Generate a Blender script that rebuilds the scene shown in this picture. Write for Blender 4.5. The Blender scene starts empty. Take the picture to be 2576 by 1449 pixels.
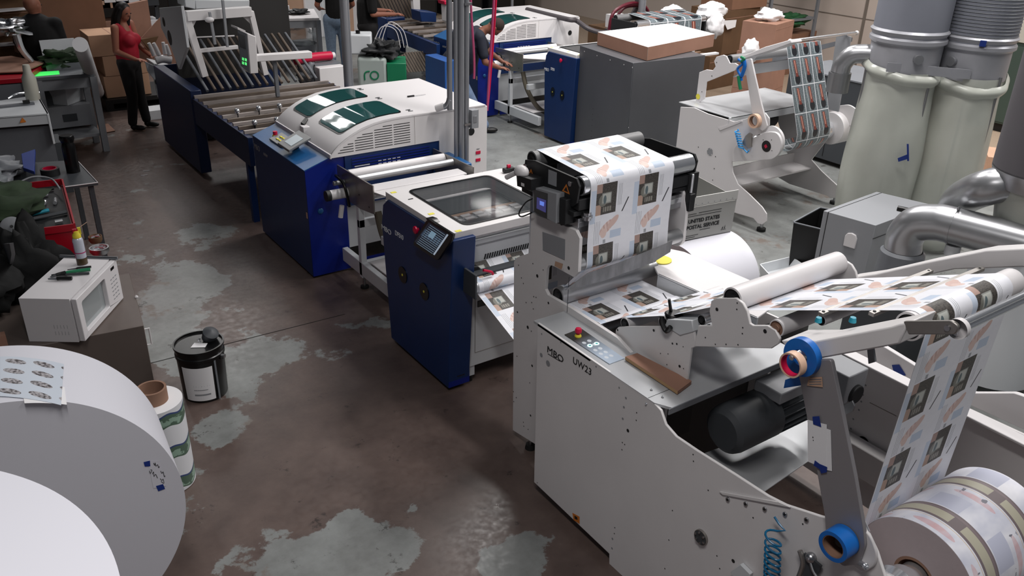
import bpy, bmesh, math, random
from mathutils import Vector as V, Matrix, noise
from mathutils.geometry import tessellate_polygon
random.seed(7)
PI = math.pi
scene = bpy.context.scene
# ---------------------------------------------------------------- camera
FPX = 2151.5                                   # focal length in pixels of the 2576x1449 frame
CAM = V((0, 0, 3.2))
def _axes(p, y, r):
    cp, sp, cy, sy, cr, sr = math.cos(p), math.sin(p), math.cos(y), math.sin(y), math.cos(r), math.sin(r)
    f = V((sy*cp, cy*cp, -sp)); rt = V((cy, -sy, 0)); dn = f.cross(rt)
    return cr*rt+sr*dn, -sr*rt+cr*dn, f
RT, DN, FW = _axes(math.radians(26.036), math.radians(35.446), math.radians(-1.563))
cd = bpy.data.cameras.new('camera'); cam = bpy.data.objects.new('camera', cd)
scene.collection.objects.link(cam); scene.camera = cam
cd.sensor_fit = 'HORIZONTAL'; cd.sensor_width = 36; cd.lens = FPX/2576*36; cd.clip_end = 200; cd.clip_start = .05
mw = Matrix((RT, -DN, -FW)).transposed().to_4x4(); mw.translation = CAM; cam.matrix_world = mw
# ---------------------------------------------------------------- world, lamps, exposure
scene.view_settings.view_transform = 'Standard'; scene.view_settings.look = 'None'
scene.view_settings.gamma = 1; scene.view_settings.use_curve_mapping = False
scene.view_settings.exposure = 0.0
w = bpy.data.worlds.new('hall_air'); scene.world = w; w.use_nodes = True
w.node_tree.nodes['Background'].inputs[0].default_value = (.75, .85, 1, 1)
w.node_tree.nodes['Background'].inputs[1].default_value = .065
def lamp(x, y, sx, sy, e, z=5.6, col=(1, .97, .95)):
    l = bpy.data.lights.new('ceiling_tube_light', 'AREA'); l.shape = 'RECTANGLE'; l.size = sx; l.size_y = sy
    l.energy = e; l.color = col; l.spread = math.radians(150)
    o = bpy.data.objects.new('ceiling_tube_light', l); scene.collection.objects.link(o); o.location = (x, y, z)
    return o
for x, y, sx, sy, e in [(4.9, 3.6, .5, 2.4, 115), (7.6, 4.2, .5, 2.4, 190), (5.8, 7.6, .5, 2.4, 170), (8.6, 8.4, .5, 2.4, 110),
                        (.2, .8, .5, 2.4, 90), (3.75, 15.05, 1.7, .34, 55), (3.75, 15.75, 1.7, .34, 55), (5.5, 17.3, 2.6, .9, 110), (11.5, 6.0, .5, 2.4, 200), (3.6, -.6, .5, 2.4, 75),
                        (1.6, 13.2, .5, 2.4, 40), (9.5, 13.5, .5, 2.4, 80), (10.5, 1.5, .5, 2.4, 140)]:
    lamp(x, y, sx, sy, e)
# ---------------------------------------------------------------- measuring on known planes
def _ray(x, y): return RT*((x-1288)/FPX)+DN*((y-724.5)/FPX)+FW
def on(ax, val, x, y):
    d = _ray(x, y); i = 'xyz'.index(ax); return CAM+d*((val-CAM[i])/d[i])
def px(v, x, y): return on('x', v, x, y)
def py(v, x, y): return on('y', v, x, y)
def pz(v, x, y): return on('z', v, x, y)
def tr(ax, v, pts): return [on(ax, v, *p) for p in pts]
# ---------------------------------------------------------------- materials
MATS = {}
def lin(c):
    if isinstance(c, str):
        c = [int(c[i:i+2], 16)/255 for i in (0, 2, 4)]
        c = [x/12.92 if x < .04045 else ((x+.055)/1.055)**2.4 for x in c]
    return (c[0], c[1], c[2], 1)
def mat(name, col, rough=.5, metal=0, var=0, bump=0, scale=6, emit=0, alpha=None, trans=0, coat=0, spec=.5, aniso=None, ior=1.45):
    if name in MATS: return MATS[name]
    m = bpy.data.materials.new(name); m.use_nodes = True; MATS[name] = m
    nt = m.node_tree; b = nt.nodes['Principled BSDF']; I = b.inputs
    I['Base Color'].default_value = lin(col); I['Roughness'].default_value = rough; I['Metallic'].default_value = metal
    I['Specular IOR Level'].default_value = spec; I['Coat Weight'].default_value = coat; I['IOR'].default_value = ior
    if trans: I['Transmission Weight'].default_value = trans
    if alpha is not None: I['Alpha'].default_value = alpha
    if emit: I['Emission Color'].default_value = lin(col); I['Emission Strength'].default_value = emit
    if var or bump:
        tc = nt.nodes.new('ShaderNodeTexCoord'); n = nt.nodes.new('ShaderNodeTexNoise')
        n.inputs['Scale'].default_value = scale; n.inputs['Detail'].default_value = 5
        mp = nt.nodes.new('ShaderNodeMapping'); nt.links.new(tc.outputs['Object'], mp.inputs[0]); nt.links.new(mp.outputs[0], n.inputs['Vector'])
        if aniso: mp.inputs['Scale'].default_value = aniso
        if var:
            c = lin(col); r = nt.nodes.new('ShaderNodeValToRGB')
            r.color_ramp.elements[0].position = .3; r.color_ramp.elements[1].position = .7
            r.color_ramp.elements[0].color = [x*(1-var) for x in c[:3]]+[1]; r.color_ramp.elements[1].color = [min(1, x*(1+var)) for x in c[:3]]+[1]
            nt.links.new(n.outputs['Fac'], r.inputs[0]); nt.links.new(r.outputs[0], I['Base Color'])
        if bump:
            bp = nt.nodes.new('ShaderNodeBump'); bp.inputs['Strength'].default_value = bump; bp.inputs['Distance'].default_value = .01
            nt.links.new(n.outputs['Fac'], bp.inputs['Height']); nt.links.new(bp.outputs[0], I['Normal'])
    return m
class G:                                        # tiny node-maths builder for printed patterns
    def __init__(s, name, rough=.5, spec=.5):
        s.m = bpy.data.materials.new(name); s.m.use_nodes = True; MATS[name] = s.m; s.nt = s.m.node_tree
        s.b = s.nt.nodes['Principled BSDF']; s.b.inputs['Roughness'].default_value = rough; s.b.inputs['Specular IOR Level'].default_value = spec
        uv = s.nt.nodes.new('ShaderNodeTexCoord'); sp = s.nt.nodes.new('ShaderNodeSeparateXYZ'); s.nt.links.new(uv.outputs['UV'], sp.inputs[0])
        s.tc = uv; s.u, s.v = sp.outputs[0], sp.outputs[1]
    def put(s, i, x):
        if isinstance(x, (int, float)): i.default_value = x
        else: s.nt.links.new(x, i)
    def f(s, op, a, b=0, c=None):
        n = s.nt.nodes.new('ShaderNodeMath'); n.operation = op; s.put(n.inputs[0], a); s.put(n.inputs[1], b)
        if c is not None: s.put(n.inputs[2], c)
        return n.outputs[0]
    def fr(s, a, k=1): return s.f('FRACT', s.f('MULTIPLY', a, k))
    def band(s, a, lo, hi): return s.f('MULTIPLY', s.f('GREATER_THAN', a, lo), s.f('LESS_THAN', a, hi))
    def rect(s, u, v, u0, u1, v0, v1): return s.f('MULTIPLY', s.band(u, u0, u1), s.band(v, v0, v1))
    def ell(s, u, v, cu, cv, ru, rv, k=1):      # soft-edged ellipse mask
        a = s.f('DIVIDE', s.f('SUBTRACT', u, cu), ru); b = s.f('DIVIDE', s.f('SUBTRACT', v, cv), rv)
        d = s.f('ADD', s.f('MULTIPLY', a, a), s.f('MULTIPLY', b, b))
        return s.f('LESS_THAN', d, 1.0)
    def noise(s, sc, det=3):
        n = s.nt.nodes.new('ShaderNodeTexNoise'); n.inputs['Scale'].default_value = sc; n.inputs['Detail'].default_value = det
        s.nt.links.new(s.tc.outputs['UV'], n.inputs['Vector']); return n.outputs['Fac']
    def mix(s, fac, a, b):
        n = s.nt.nodes.new('ShaderNodeMix'); n.data_type = 'RGBA'; s.put(n.inputs[0], fac)
        for i, x in ((6, a), (7, b)):
            if isinstance(x, (str, tuple, list)): n.inputs[i].default_value = lin(x)
            else: s.nt.links.new(x, n.inputs[i])
        return n.outputs[2]
    def done(s, col): s.nt.links.new(col, s.b.inputs['Base Color']); return s.m
# ---------------------------------------------------------------- objects
ORG = {}
def link(o): scene.collection.objects.link(o)
def tag(o, label=None, cat=None, group=None, kind=None):
    if label: o['label'] = label
    if cat: o['category'] = cat
    if group: o['group'] = group
    if kind: o['kind'] = kind
    return o
def thing(name, label, cat, loc=(0, 0, 0), group=None):
    o = bpy.data.objects.new(name, None); o.empty_display_size = .1; link(o); o.location = loc; ORG[o.name] = V(loc)
    return tag(o, label, cat, group)
def dup(root, loc, rotz=0, label=None, group=None, scale=None):
    r = root.copy(); link(r); r.location = loc; r.rotation_euler = (0, 0, rotz)
    if scale: r.scale = scale
    if label: r['label'] = label
    if group: r['group'] = group
    for ch in list(root.children):
        c = ch.copy(); link(c); c.parent = r
        for g in ch.children:
            d = g.copy(); link(d); d.parent = c
    return r
def perp(a):
    a = V(a).normalized(); h = V((0, 0, 1)) if abs(a.z) < .9 else V((1, 0, 0))
    u = a.cross(h).normalized(); return a, u, a.cross(u)
class MB:
    def __init__(s, m=None):
        s.bm = bmesh.new(); s.ms = []; s.i = 0; s.uv = None
        if m: s.m(m)
    def m(s, name):
        if name not in s.ms: s.ms.append(name)
        s.i = s.ms.index(name); return s
    def face(s, vs):
        try: f = s.bm.faces.new(vs)
        except ValueError: return None
        f.material_index = s.i; f.smooth = True; return f
    def pts(s, P): return [s.bm.verts.new(p) for p in P]
    def box(s, a, b):
        x0, y0, z0 = a; x1, y1, z1 = b
        v = s.pts([(x, y, z) for z in (z0, z1) for x, y in ((x0, y0), (x1, y0), (x1, y1), (x0, y1))])
        for f in ((3, 2, 1, 0), (4, 5, 6, 7), (0, 1, 5, 4), (1, 2, 6, 5), (2, 3, 7, 6), (3, 0, 4, 7)): s.face([v[i] for i in f])
        return s
    def hexa(s, q, h):                          # bottom quad q + offset h
        return s.prism(q, h)
    def prism(s, P, h, holes=()):
        P = [V(p) for p in P]; h = V(h); n = len(P); loops = [P]+[[V(p) for p in H] for H in holes]
        A = [s.pts(L) for L in loops]; B = [s.pts([p+h for p in L]) for L in loops]
        fa = [v for L in A for v in L]; fb = [v for L in B for v in L]
        if holes:
            for t in tessellate_polygon(loops): s.face([fa[i] for i in t]); s.face([fb[i] for i in t][::-1])
        else:
            s.face(A[0]); s.face(B[0][::-1])
        for L0, L1 in zip(A, B):
            k = len(L0)
            for i in range(k): s.face([L0[i], L0[(i+1) % k], L1[(i+1) % k], L1[i]])
        return s
    def obox(s, c, size, ax=None, rot=None):    # oriented box: centre, full size, 3 axes
        R = rot or Matrix.Identity(3); c = V(c); X, Y, Z = [R @ V(e) for e in ((size[0]/2, 0, 0), (0, size[1]/2, 0), (0, 0, size[2]/2))]
        return s.prism([c-X-Y-Z, c+X-Y-Z, c+X+Y-Z, c-X+Y-Z], Z*2)
    def cyl(s, p, q, r, r2=None, n=24, caps=True):
        p, q = V(p), V(q); r2 = r if r2 is None else r2; a, u, w_ = perp(q-p)
        c = [(math.cos(2*PI*i/n), math.sin(2*PI*i/n)) for i in range(n)]
        A = s.pts([p+(u*x+w_*y)*r for x, y in c]); B = s.pts([q+(u*x+w_*y)*r2 for x, y in c])
        for i in range(n): s.face([A[i], A[(i+1) % n], B[(i+1) % n], B[i]])
        if caps: s.face(A[::-1]); s.face(B)
        return s
    def lathe(s, p, axis, prof, n=32):          # prof: (distance along axis, radius)
        p = V(p); a, u, w_ = perp(axis); R = []
        for h, r in prof: R.append(s.pts([p+a*h+(u*math.cos(2*PI*i/n)+w_*math.sin(2*PI*i/n))*max(r, 1e-5) for i in range(n)]))
        for A, B in zip(R, R[1:]):
            for i in range(n): s.face([A[i], A[(i+1) % n], B[(i+1) % n], B[i]])
        return s
    def ring(s, p, q, ro, ri, n=40):            # hollow roll
        L = (V(q)-V(p)).length
        return s.lathe(p, V(q)-V(p), [(0, ri), (0, ro), (L, ro), (L, ri), (0, ri)], n)
    def tube(s, P, r, n=8, smooth=6, r2=None):
        P = [V(p) for p in P]
        if smooth > 1 and len(P) > 2:
            Q = []
            for i in range(len(P)-1):
                a, b, c, d = P[max(i-1, 0)], P[i], P[i+1], P[min(i+2, len(P)-1)]
                for k in range(smooth):
                    t = k/smooth; Q.append(.5*((2*b)+(c-a)*t+(2*a-5*b+4*c-d)*t*t+(3*b-a-3*c+d)*t**3))
            P = Q+[P[-1]]
        R = []; u = perp(P[1]-P[0])[1]
        for i, p in enumerate(P):
            t = (P[min(i+1, len(P)-1)]-P[max(i-1, 0)]).normalized(); u = (u-t*u.dot(t)).normalized(); w_ = t.cross(u)
            rr = r if r2 is None else r+(r2-r)*i/(len(P)-1)
            R.append(s.pts([p+(u*math.cos(2*PI*k/n)+w_*math.sin(2*PI*k/n))*rr for k in range(n)]))
        for A, B in zip(R, R[1:]):
            for i in range(n): s.face([A[i], A[(i+1) % n], B[(i+1) % n], B[i]])
        s.face(R[0][::-1]); s.face(R[-1]); return s
    def ball(s, c, r, nu=16, nv=10, R=None, nz=0, seed=0):
        c = V(c); r = (r, r, r) if isinstance(r, (int, float)) else r; rows = []
        for j in range(nv+1):
            th = PI*j/nv; row = []
            for i in range(nu):
                ph = 2*PI*i/nu; d = V((math.sin(th)*math.cos(ph), math.sin(th)*math.sin(ph), math.cos(th)))
                k = 1+nz*noise.fractal(d*2.2+V((seed, 0, 0)), 1, 2, 4) if nz else 1
                p = V((d.x*r[0], d.y*r[1], d.z*r[2]))*k
                row.append(c+(R @ p if R else p))
            rows.append(s.pts(row))
        for A, B in zip(rows, rows[1:]):
            for i in range(nu): s.face([A[i], B[i], B[(i+1) % nu], A[(i+1) % nu]])
        return s
    def grid(s, fn, nu, nv, uv=True):           # surface fn(a,b)->(point[,(u,v)]), a,b in 0..1
        if uv and s.uv is None: s.uv = s.bm.loops.layers.uv.new('uv')
        D = [[fn(i/nu, j/nv) for j in range(nv+1)] for i in range(nu+1)]
        Vt = [[s.bm.verts.new(d[0]) for d in row] for row in D]
        for i in range(nu):
            for j in range(nv):
                f = s.face([Vt[i][j], Vt[i+1][j], Vt[i+1][j+1], Vt[i][j+1]])
                if uv and f:
                    for l, (a, b) in zip(f.loops, ((i, j), (i+1, j), (i+1, j+1), (i, j+1))): l[s.uv].uv = D[a][b][1]
        return s
    def disc(s, c, axis, r, n=14, off=.0015):   # small dark hole / screw head disc on a surface
        a, u, w_ = perp(axis); c = V(c)+a*off
        s.face(s.pts([c+(u*math.cos(2*PI*i/n)+w_*math.sin(2*PI*i/n))*r for i in range(n)])); return s
    def out(s, name, parent=None, label=None, bevel=0, cat=None, group=None, kind=None, solid=0, ang=35, remesh=0, subs=0, smooth_it=0):
        me = bpy.data.meshes.new(name)
        if s.bm.faces: bmesh.ops.recalc_face_normals(s.bm, faces=s.bm.faces[:])
        o_ = ORG.get(parent.name, V()) if parent else V()
        root = parent
        if root: s.bm.transform(Matrix.Translation(-o_))
        s.bm.to_mesh(me); s.bm.free()
        for n in s.ms: me.materials.append(MATS[n])
        me.set_sharp_from_angle(angle=math.radians(ang))
        o = bpy.data.objects.new(name, me); link(o)
        if parent: o.parent = parent; ORG[o.name] = o_
        else:                                   # a one-mesh thing keeps its origin at its own base
            if me.vertices:
                xs = [v.co for v in me.vertices]; c = V(((min(p.x for p in xs)+max(p.x for p in xs))/2, (min(p.y for p in xs)+max(p.y for p in xs))/2, min(p.z for p in xs)))
                me.transform(Matrix.Translation(-c)); o.location = c; ORG[o.name] = c
        if remesh:
            r = o.modifiers.new('skin', 'REMESH'); r.mode = 'VOXEL'; r.voxel_size = remesh; r.use_smooth_shade = True
        if smooth_it:
            r = o.modifiers.new('smooth', 'SMOOTH'); r.iterations = smooth_it; r.factor = .5
        if solid: so = o.modifiers.new('thickness', 'SOLIDIFY'); so.thickness = solid; so.offset = 0; es = o.modifiers.new('split', 'EDGE_SPLIT'); es.split_angle = math.radians(40)
        if bevel:
            b = o.modifiers.new('bevel', 'BEVEL'); b.width = bevel; b.segments = 2; b.limit_method = 'ANGLE'; b.angle_limit = math.radians(40)
        if subs: sb = o.modifiers.new('subs', 'SUBSURF'); sb.levels = subs; sb.render_levels = subs
        return tag(o, label, cat, group, kind)
def struct(o): o['kind'] = 'structure'; return o
def text(name, parent, body, pos, xd, yd, size, m, extrude=.0008, space=1, bold=0, label=None, sx=1):
    c = bpy.data.curves.new(name, 'FONT'); c.body = body; c.size = size; c.extrude = extrude; c.space_character = space; c.offset = bold
    c.materials.append(MATS[m]); o = bpy.data.objects.new(name, c); link(o)
    xd = V(xd).normalized(); n = xd.cross(V(yd)).normalized(); yd = n.cross(xd)
    mt = Matrix((xd, yd, n)).transposed().to_4x4(); pos = V(pos)
    if parent: pos = pos-ORG.get(parent.name, V())
    me = bpy.data.meshes.new_from_object(o); bpy.data.objects.remove(o); bpy.data.curves.remove(c)
    if not me.materials: me.materials.append(MATS[m])
    me.transform(Matrix.Diagonal((sx, 1, 1, 1)))
    o = bpy.data.objects.new(name, me); link(o)
    if parent: o.parent = parent; ORG[o.name] = ORG.get(parent.name, V())
    mt.translation = pos; o.matrix_local = mt
    if label: o['label'] = label
    return o
def rnd(pts, r, n=5):                           # round the corners of a 2D/3D outline
    out = []; k = len(pts); P = [V(p) for p in pts]; rr = r if isinstance(r, (list, tuple)) else [r]*k
    for i in range(k):
        a, b, c = P[i-1], P[i], P[(i+1) % k]; q = min(rr[i], (a-b).length*.49, (c-b).length*.49)
        if q < 1e-4: out.append(b); continue
        p0 = b+(a-b).normalized()*q; p1 = b+(c-b).normalized()*q
        for j in range(n+1):
            t = j/n; out.append((1-t)**2*p0+2*t*(1-t)*b+t*t*p1)
    return out
def rotz(a): return Matrix.Rotation(a, 3, 'Z')
# ---------------------------------------------------------------- colours
mat('white_paint', 'd9d6d6', .38, var=.03, scale=3)
mat('white_edge', 'd3d0d1', .4)
mat('cool_white', 'c9cccf', .4)
mat('grey_paint', '8b8d91', .42)
mat('mid_grey', '6b6e73', .45, var=.05)
mat('dark_grey', '3c3f43', .5)
mat('darker', '1b1c1e', .55)
mat('black', '0b0b0c', .5)
mat('gloss_black', '0a0a0b', .28)
mat('chrome', 'dfe1e5', .16, metal=.82)
mat('steel', 'b4b5b8', .32, metal=1, var=.06, scale=30)
mat('matte_steel', 'b2b3b5', .42, metal=.85)
mat('plate_steel', '9c9894', .38, metal=.8, var=.08, scale=9)
mat('navy', '0f2c5c', .42, var=.05); mat('navy_shaded', '0c1f42', .45, var=.05)  # second navy carries the folding machine's shade in its colour
mat('navy_top', '1c568b', .38)
mat('royal', '0a1f78', .4)
mat('red', 'a50f25', .4)
mat('magenta_red', 'c0123e', .35)
mat('paper', 'e3e2e4', .75)
mat('paper_white', 'd2d2da', .6)
mat('card', '8f6b5a', .85, var=.06)
mat('card_light', 'b5937c', .85, var=.05)
mat('card_dark', '5f4630', .9, var=.1)
mat('wood', 'a98862', .6, var=.08)
mat('blue_tape', '1565b8', .35)
mat('navy_tape', '14307c', .5)
mat('tan_tape', 'd8b49c', .5)
mat('rubber', '121212', .7)
mat('brown_core', '8a6a58', .8)
mat('orange', 'c9742a', .5)
mat('yellow', 'd8c63a', .5)
mat('green', '1e7a52', .45)
mat('teal', '1f8aa0', .4)
# ================================================================ the hall
g = G('concrete_floor', .42); nt = g.nt
tco = nt.nodes.new('ShaderNodeNewGeometry').outputs['Position']
def nz(scale, det=6, rough=.6, loc=(0, 0, 0), sc=(1, 1, 1)):
    mp = nt.nodes.new('ShaderNodeMapping'); mp.inputs['Location'].default_value = loc; mp.inputs['Scale'].default_value = sc
    nt.links.new(tco, mp.inputs[0]); n = nt.nodes.new('ShaderNodeTexNoise'); n.inputs['Scale'].default_value = scale
    n.inputs['Detail'].default_value = det; n.inputs['Roughness'].default_value = rough; nt.links.new(mp.outputs[0], n.inputs['Vector']); return n.outputs['Fac']
spx = nt.nodes.new('ShaderNodeSeparateXYZ'); nt.links.new(tco, spx.inputs[0]); X_, Y_ = spx.outputs[0], spx.outputs[1]
def ramp(fac, lo, hi):
    n = nt.nodes.new('ShaderNodeMapRange'); n.inputs[1].default_value = lo; n.inputs[2].default_value = hi; nt.links.new(fac, n.inputs[0]); return n.outputs[0]
big = nz(.8, 9, .62, (3.1, 1.7, 0)); fine = nz(3.5, 8, .7); speck = nz(22, 4, .7)
EXTRA = ((1.1, 4.64, .22, .15), (1.34, 5.03, .26, .15), (1.24, 6.29, .30, .13), (1.64, 6.72, .25, .10), (1.2, 5.65, .34, .16), (1.23, 6.7, .25, .12), (1.15, 3.2, .22, .16), (1.45, 3.14, .22, .17), (.95, 3.24, .2, .12), (1.38, 3.42, .13, .12), (1.99, 2.72, .2, .12), (1.75, 3.34, .07, .14), (1.95, 4.1, .8, -.12), (1.3, 3.95, .35, -.10))
edge = g.f('ADD', g.f('MULTIPLY', g.f('SUBTRACT', big, .5), .75), g.f('ADD', .44, g.f('MULTIPLY', g.f('SUBTRACT', fine, .5), .30)))
for cx_, cy_, rr_, k_ in EXTRA+((1.5, 6.64, .40, .12), (1.68, 5.5, .28, .14), (1.30, 5.42, .25, .10), (2.05, 2.75, .3, .12), (1.8, 9.4, .3, .09), (1.9, 8.7, .3, .09), (1.96, 8.0, .3, .08), (1.57, 7.04, .3, .1), (1.1, 4.75, .22, .08)):
    dx_ = g.f('SUBTRACT', X_, cx_); dy_ = g.f('SUBTRACT', Y_, cy_); d2 = g.f('ADD', g.f('MULTIPLY', dx_, dx_), g.f('MULTIPLY', dy_, dy_))
    edge = g.f('ADD', edge, g.f('MULTIPLY', k_, g.f('POWER', 2.718, g.f('MULTIPLY', d2, -1/(rr_*rr_)))))
worn = ramp(edge, .525, .54)                                # grey cement where the brown paint has peeled
right = ramp(g.f('ADD', X_, g.f('MULTIPLY', g.f('SUBTRACT', fine, .5), 1.2)), 4.3, 4.8)                                  # the aisle behind the machines has lost its paint
mask = g.f('MAXIMUM', worn, right)
brown = g.mix(ramp(fine, .3, .75), '4a3d39', '64554f')
grey = g.mix(ramp(nz(2.2, 8, .7, (9, 2, 0)), .3, .7), '646563', '878a89')
grey = g.mix(ramp(nz(1.1, 9, .7, (2, 5, 0)), .58, .62), grey, '6e6660')
tan = g.mix(ramp(g.f('ADD', X_, 0), 9.6, 10.4), grey, '9c8a78')
col = g.mix(mask, brown, tan)
white = g.f('MULTIPLY', ramp(nz(2.0, 9, .75, (5.5, 8.2, 0)), .68, .69), .7)
col = g.mix(white, col, 'b3aca6')
col = g.mix(g.f('MULTIPLY', ramp(nz(5, 9, .8, (1, 4, 0)), .60, .63), .7), col, '241f1c')
nt.links.new(g.mix(ramp(speck, .3, .8), (.28, .28, .28), (.55, .55, .55)), g.b.inputs['Roughness'])
g.done(col)
struct(MB('concrete_floor').box((-6, -3, -.1), (16, 22, 0)).out('floor'))
joint = mat('joint_dark', '1f1b19', .8)
b = MB('joint_dark')
for a, c in (((-1, 5.75), (2.4, 5.65)), ((3.5, 4.2), (9, 4.0))):
    d = V((c[0]-a[0], c[1]-a[1], 0)).normalized().cross(V((0, 0, .004)))
    b.prism([V((a[0], a[1], .0006))-d, V((c[0], c[1], .0006))-d, V((c[0], c[1], .0006))+d, V((a[0], a[1], .0006))+d], (0, 0, .0008))
struct(b.out('trim_1'))
mat('wall_white', 'b9ada4', .8, var=.03, scale=1.5); mat('wall_dark', '17120f', .9); mat('seam', '6f675f', .8)
b = MB('wall_white').box((14, -3, 0), (14.2, 22, 7)).m('seam')
for zz in (1.0, 1.9, 2.8): b.box((13.992, -3, zz), (14, 22, zz+.012))
for yy in (2.6, 4.2, 9.2): b.box((13.985, yy, 0), (14, yy+.05, 7))
struct(b.out('wall_right'))
struct(MB('wall_dark').box((-6, 21, 0), (14, 21.2, 7)).out('wall_back'))
struct(MB('wall_dark').box((-6.2, -3, 0), (-6, 22, 7)).out('wall_left'))

# ================================================================ printed web
def web_material(name, blur=0):
    g = G(name, .45, .35); U = g.u; Vv = g.v
    u = g.fr(U, 2); v = g.fr(Vv); nf = g.noise(60, 3); nf2 = g.noise(14, 3)
    c = g.mix(nf2, 'dcdde4', 'e6e7ec')
    photo = g.rect(u, v, .14, .61, .0, .50); vv = g.f('ADD', v, 0)
    c = g.mix(g.rect(u, v, .02, .14, .08, .62), c, 'c3cede')
    inner = g.mix(ramp_(g, nf, .35, .65), '33312f', '55504b')
    inner = g.mix(g.rect(u, v, .14, .27, .0, .14), inner, 'a58a80')
    inner = g.mix(g.rect(u, v, .14, .26, .33, .50), inner, 'b09484')
    inner = g.mix(g.ell(u, v, .30, .27, .10, .10), inner, '77776f')
    inner = g.mix(g.rect(u, v, .27, .49, .15, .33), inner, '8f918c')
    inner = g.mix(g.rect(u, v, .29, .47, .165, .31), inner, 'b6b8b2')
    inner = g.mix(g.ell(u, v, .34, .26, .035, .07), inner, '5c6a6e')
    inner = g.mix(g.f('MULTIPLY', g.rect(u, v, .31, .50, .38, .46), g.f('GREATER_THAN', g.fr(u, 18), .3)), inner, '8b8880')
    c = g.mix(photo, c, inner)
    c = g.mix(g.f('MULTIPLY', g.rect(u, v, .66, .76, .05, .40), g.f('GREATER_THAN', g.fr(u, 30), .8)), c, '6f7178')
    sl = g.f('ADD', u, g.f('MULTIPLY', v, .62))
    c = g.mix(g.f('MULTIPLY', g.band(sl, 1.075, 1.105), g.band(v, .30, .52)), c, '33343a')
    c = g.mix(g.f('MULTIPLY', g.rect(u, v, .13, .27, .60, .98), g.f('GREATER_THAN', g.fr(u, 27), .8)), c, '84868e')
    c = g.mix(g.rect(u, v, .52, .78, .80, .93), c, 'b9c6d8')
    t = g.f('ADD', u, g.f('MULTIPLY', g.f('SUBTRACT', v, .72), .9))      # sheared hand
    skin = g.mix(g.f('GREATER_THAN', g.fr(g.f('SUBTRACT', u, g.f('MULTIPLY', v, .3)), 12), .55), 'dac3bd', 'c4a49c')
    c = g.mix(g.ell(t, v, .44, .73, .13, .12), c, skin)
    c = g.mix(g.ell(t, v, .52, .66, .09, .10), c, 'cfb3ab')
    c = g.mix(g.ell(u, v, .36, .82, .07, .08), c, 'd8bfb7')
    c = g.mix(g.rect(u, v, .36, .42, .93, .99), c, '9a9ca2')
    g.done(c)
def ramp_(g, fac, lo, hi):
    n = g.nt.nodes.new('ShaderNodeMapRange'); n.inputs[1].default_value = lo; n.inputs[2].default_value = hi; g.nt.links.new(fac, n.inputs[0]); return n.outputs[0]
web_material('printed_web')
def roll_material():                            # the same print seen many layers deep on the supply roll
    g = G('printed_roll', .4, .4); u = g.fr(g.u, 2); v = g.v; n = g.noise(7, 4); n2 = g.noise(3, 3)
    c = g.mix(ramp_(g, n2, .35, .65), 'dedee4', 'b9bccb')
    c = g.mix(g.f('MULTIPLY', g.band(u, .62, .98), g.band(g.fr(v, 1.3), .0, .5)), c, 'b4b7c8')
    c = g.mix(g.band(u, .30, .60), c, '6f6466')
    c = g.mix(g.f('MULTIPLY', g.band(u, .35, .52), g.band(g.fr(v, .8), .05, .93)), c, 'a8a493')
    c = g.mix(g.f('MULTIPLY', g.band(u, .53, .57), g.f('GREATER_THAN', n, .35)), c, '7a6d70')
    c = g.mix(g.band(u, .265, .275), c, 'c9b08a')
    c = g.mix(g.f('MULTIPLY', g.f('MULTIPLY', g.ell(u, g.fr(v, 1.3), .13, .45, .06, .33), n), .9), c, 'c4827f')
    c = g.mix(g.f('MULTIPLY', g.f('LESS_THAN', n, .36), g.band(u, .0, .25)), c, '767680')
    g.done(c)
roll_material()

# ================================================================ foreground unwinder
XP, XF, XR = 2.38, 2.585, 3.335
uw = thing('paper_unwinder', 'tall white roll unwinder with dark lettered side panel and black rotary motor, nearest the camera', 'unwinder', (2.9, 2.2, 0))
def vecs(x, *yz): return [V((x, y, z)) for y, z in yz]
# left side panel
o = tr('x', XP, [(1352, 812), (1643, 1012), (1662, 1033), (1674, 1068), (1700, 1098), (1750, 1132), (1850, 1195), (1930, 1247), (1975, 1270), (2060, 1298), (2110, 1312), (2150, 1310), (2185, 1345), (2206, 1390)])
o += vecs(XP, (1.02, .96), (.92, .88), (.80, .72), (.86, .58), (1.25, .50), (1.45, .36), (1.45, .2), (1.05, .08), (1.75, .04), (2.0, .06))
o += tr('x', XP, [(1560, 1449), (1532, 1418), (1532, 1393), (1343, 1213)])
b = MB('white_paint').prism(o, (.014, 0, 0)).m('darker')
for q, r in [((1362, 893), .012), ((1379, 914), .017)]: b.m('grey_paint').disc(px(XP, *q), (-1, 0, 0), r)
b.m('darker')
for q in [(1580, 1083), (1845, 1411)]: b.disc(px(XP, *q), (-1, 0, 0), .009)
for q in [(1363, 840), (1411, 861), (1500, 922), (1558, 975)]: b.m('grey_paint').disc(px(XP, *q), (-1, 0, 0), .005)
for q in [(1575, 1001), (1570, 1024), (1567, 1053), (1541, 1355), (1540, 1379)]: b.m('grey_paint').disc(px(XP, *q), (-1, 0, 0), .006)
b.m('darker')
for q in [(1602, 1038), (1601, 1057), (1566, 1113), (1572, 1118), (1565, 1131), (1744, 1143), (1745, 1160), (1683, 1358), (1692, 1284), (1673, 1430), (1804, 1398), (1782, 1233), (1547, 1327), (1546, 1342), (1352, 1214), (1895, 1302), (1811, 1430), (2020, 1318)]:
    b.disc(px(XP, *q), (-1, 0, 0), .0035, 8)
panel = b.out('side_panel', uw, bevel=.003)
for q in [(1641, 1016), (1671, 1030), (1628, 1005)]: pass
for q, r in [((1639, 981+0), .007), ((1667, 999), .007), ((1626, 1016), .007)]:
    MB('chrome').cyl(px(XP, *q), px(XP, *q)-V((.006, 0, 0)), r, .004, 12).out('dome_bolt', uw)
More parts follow.
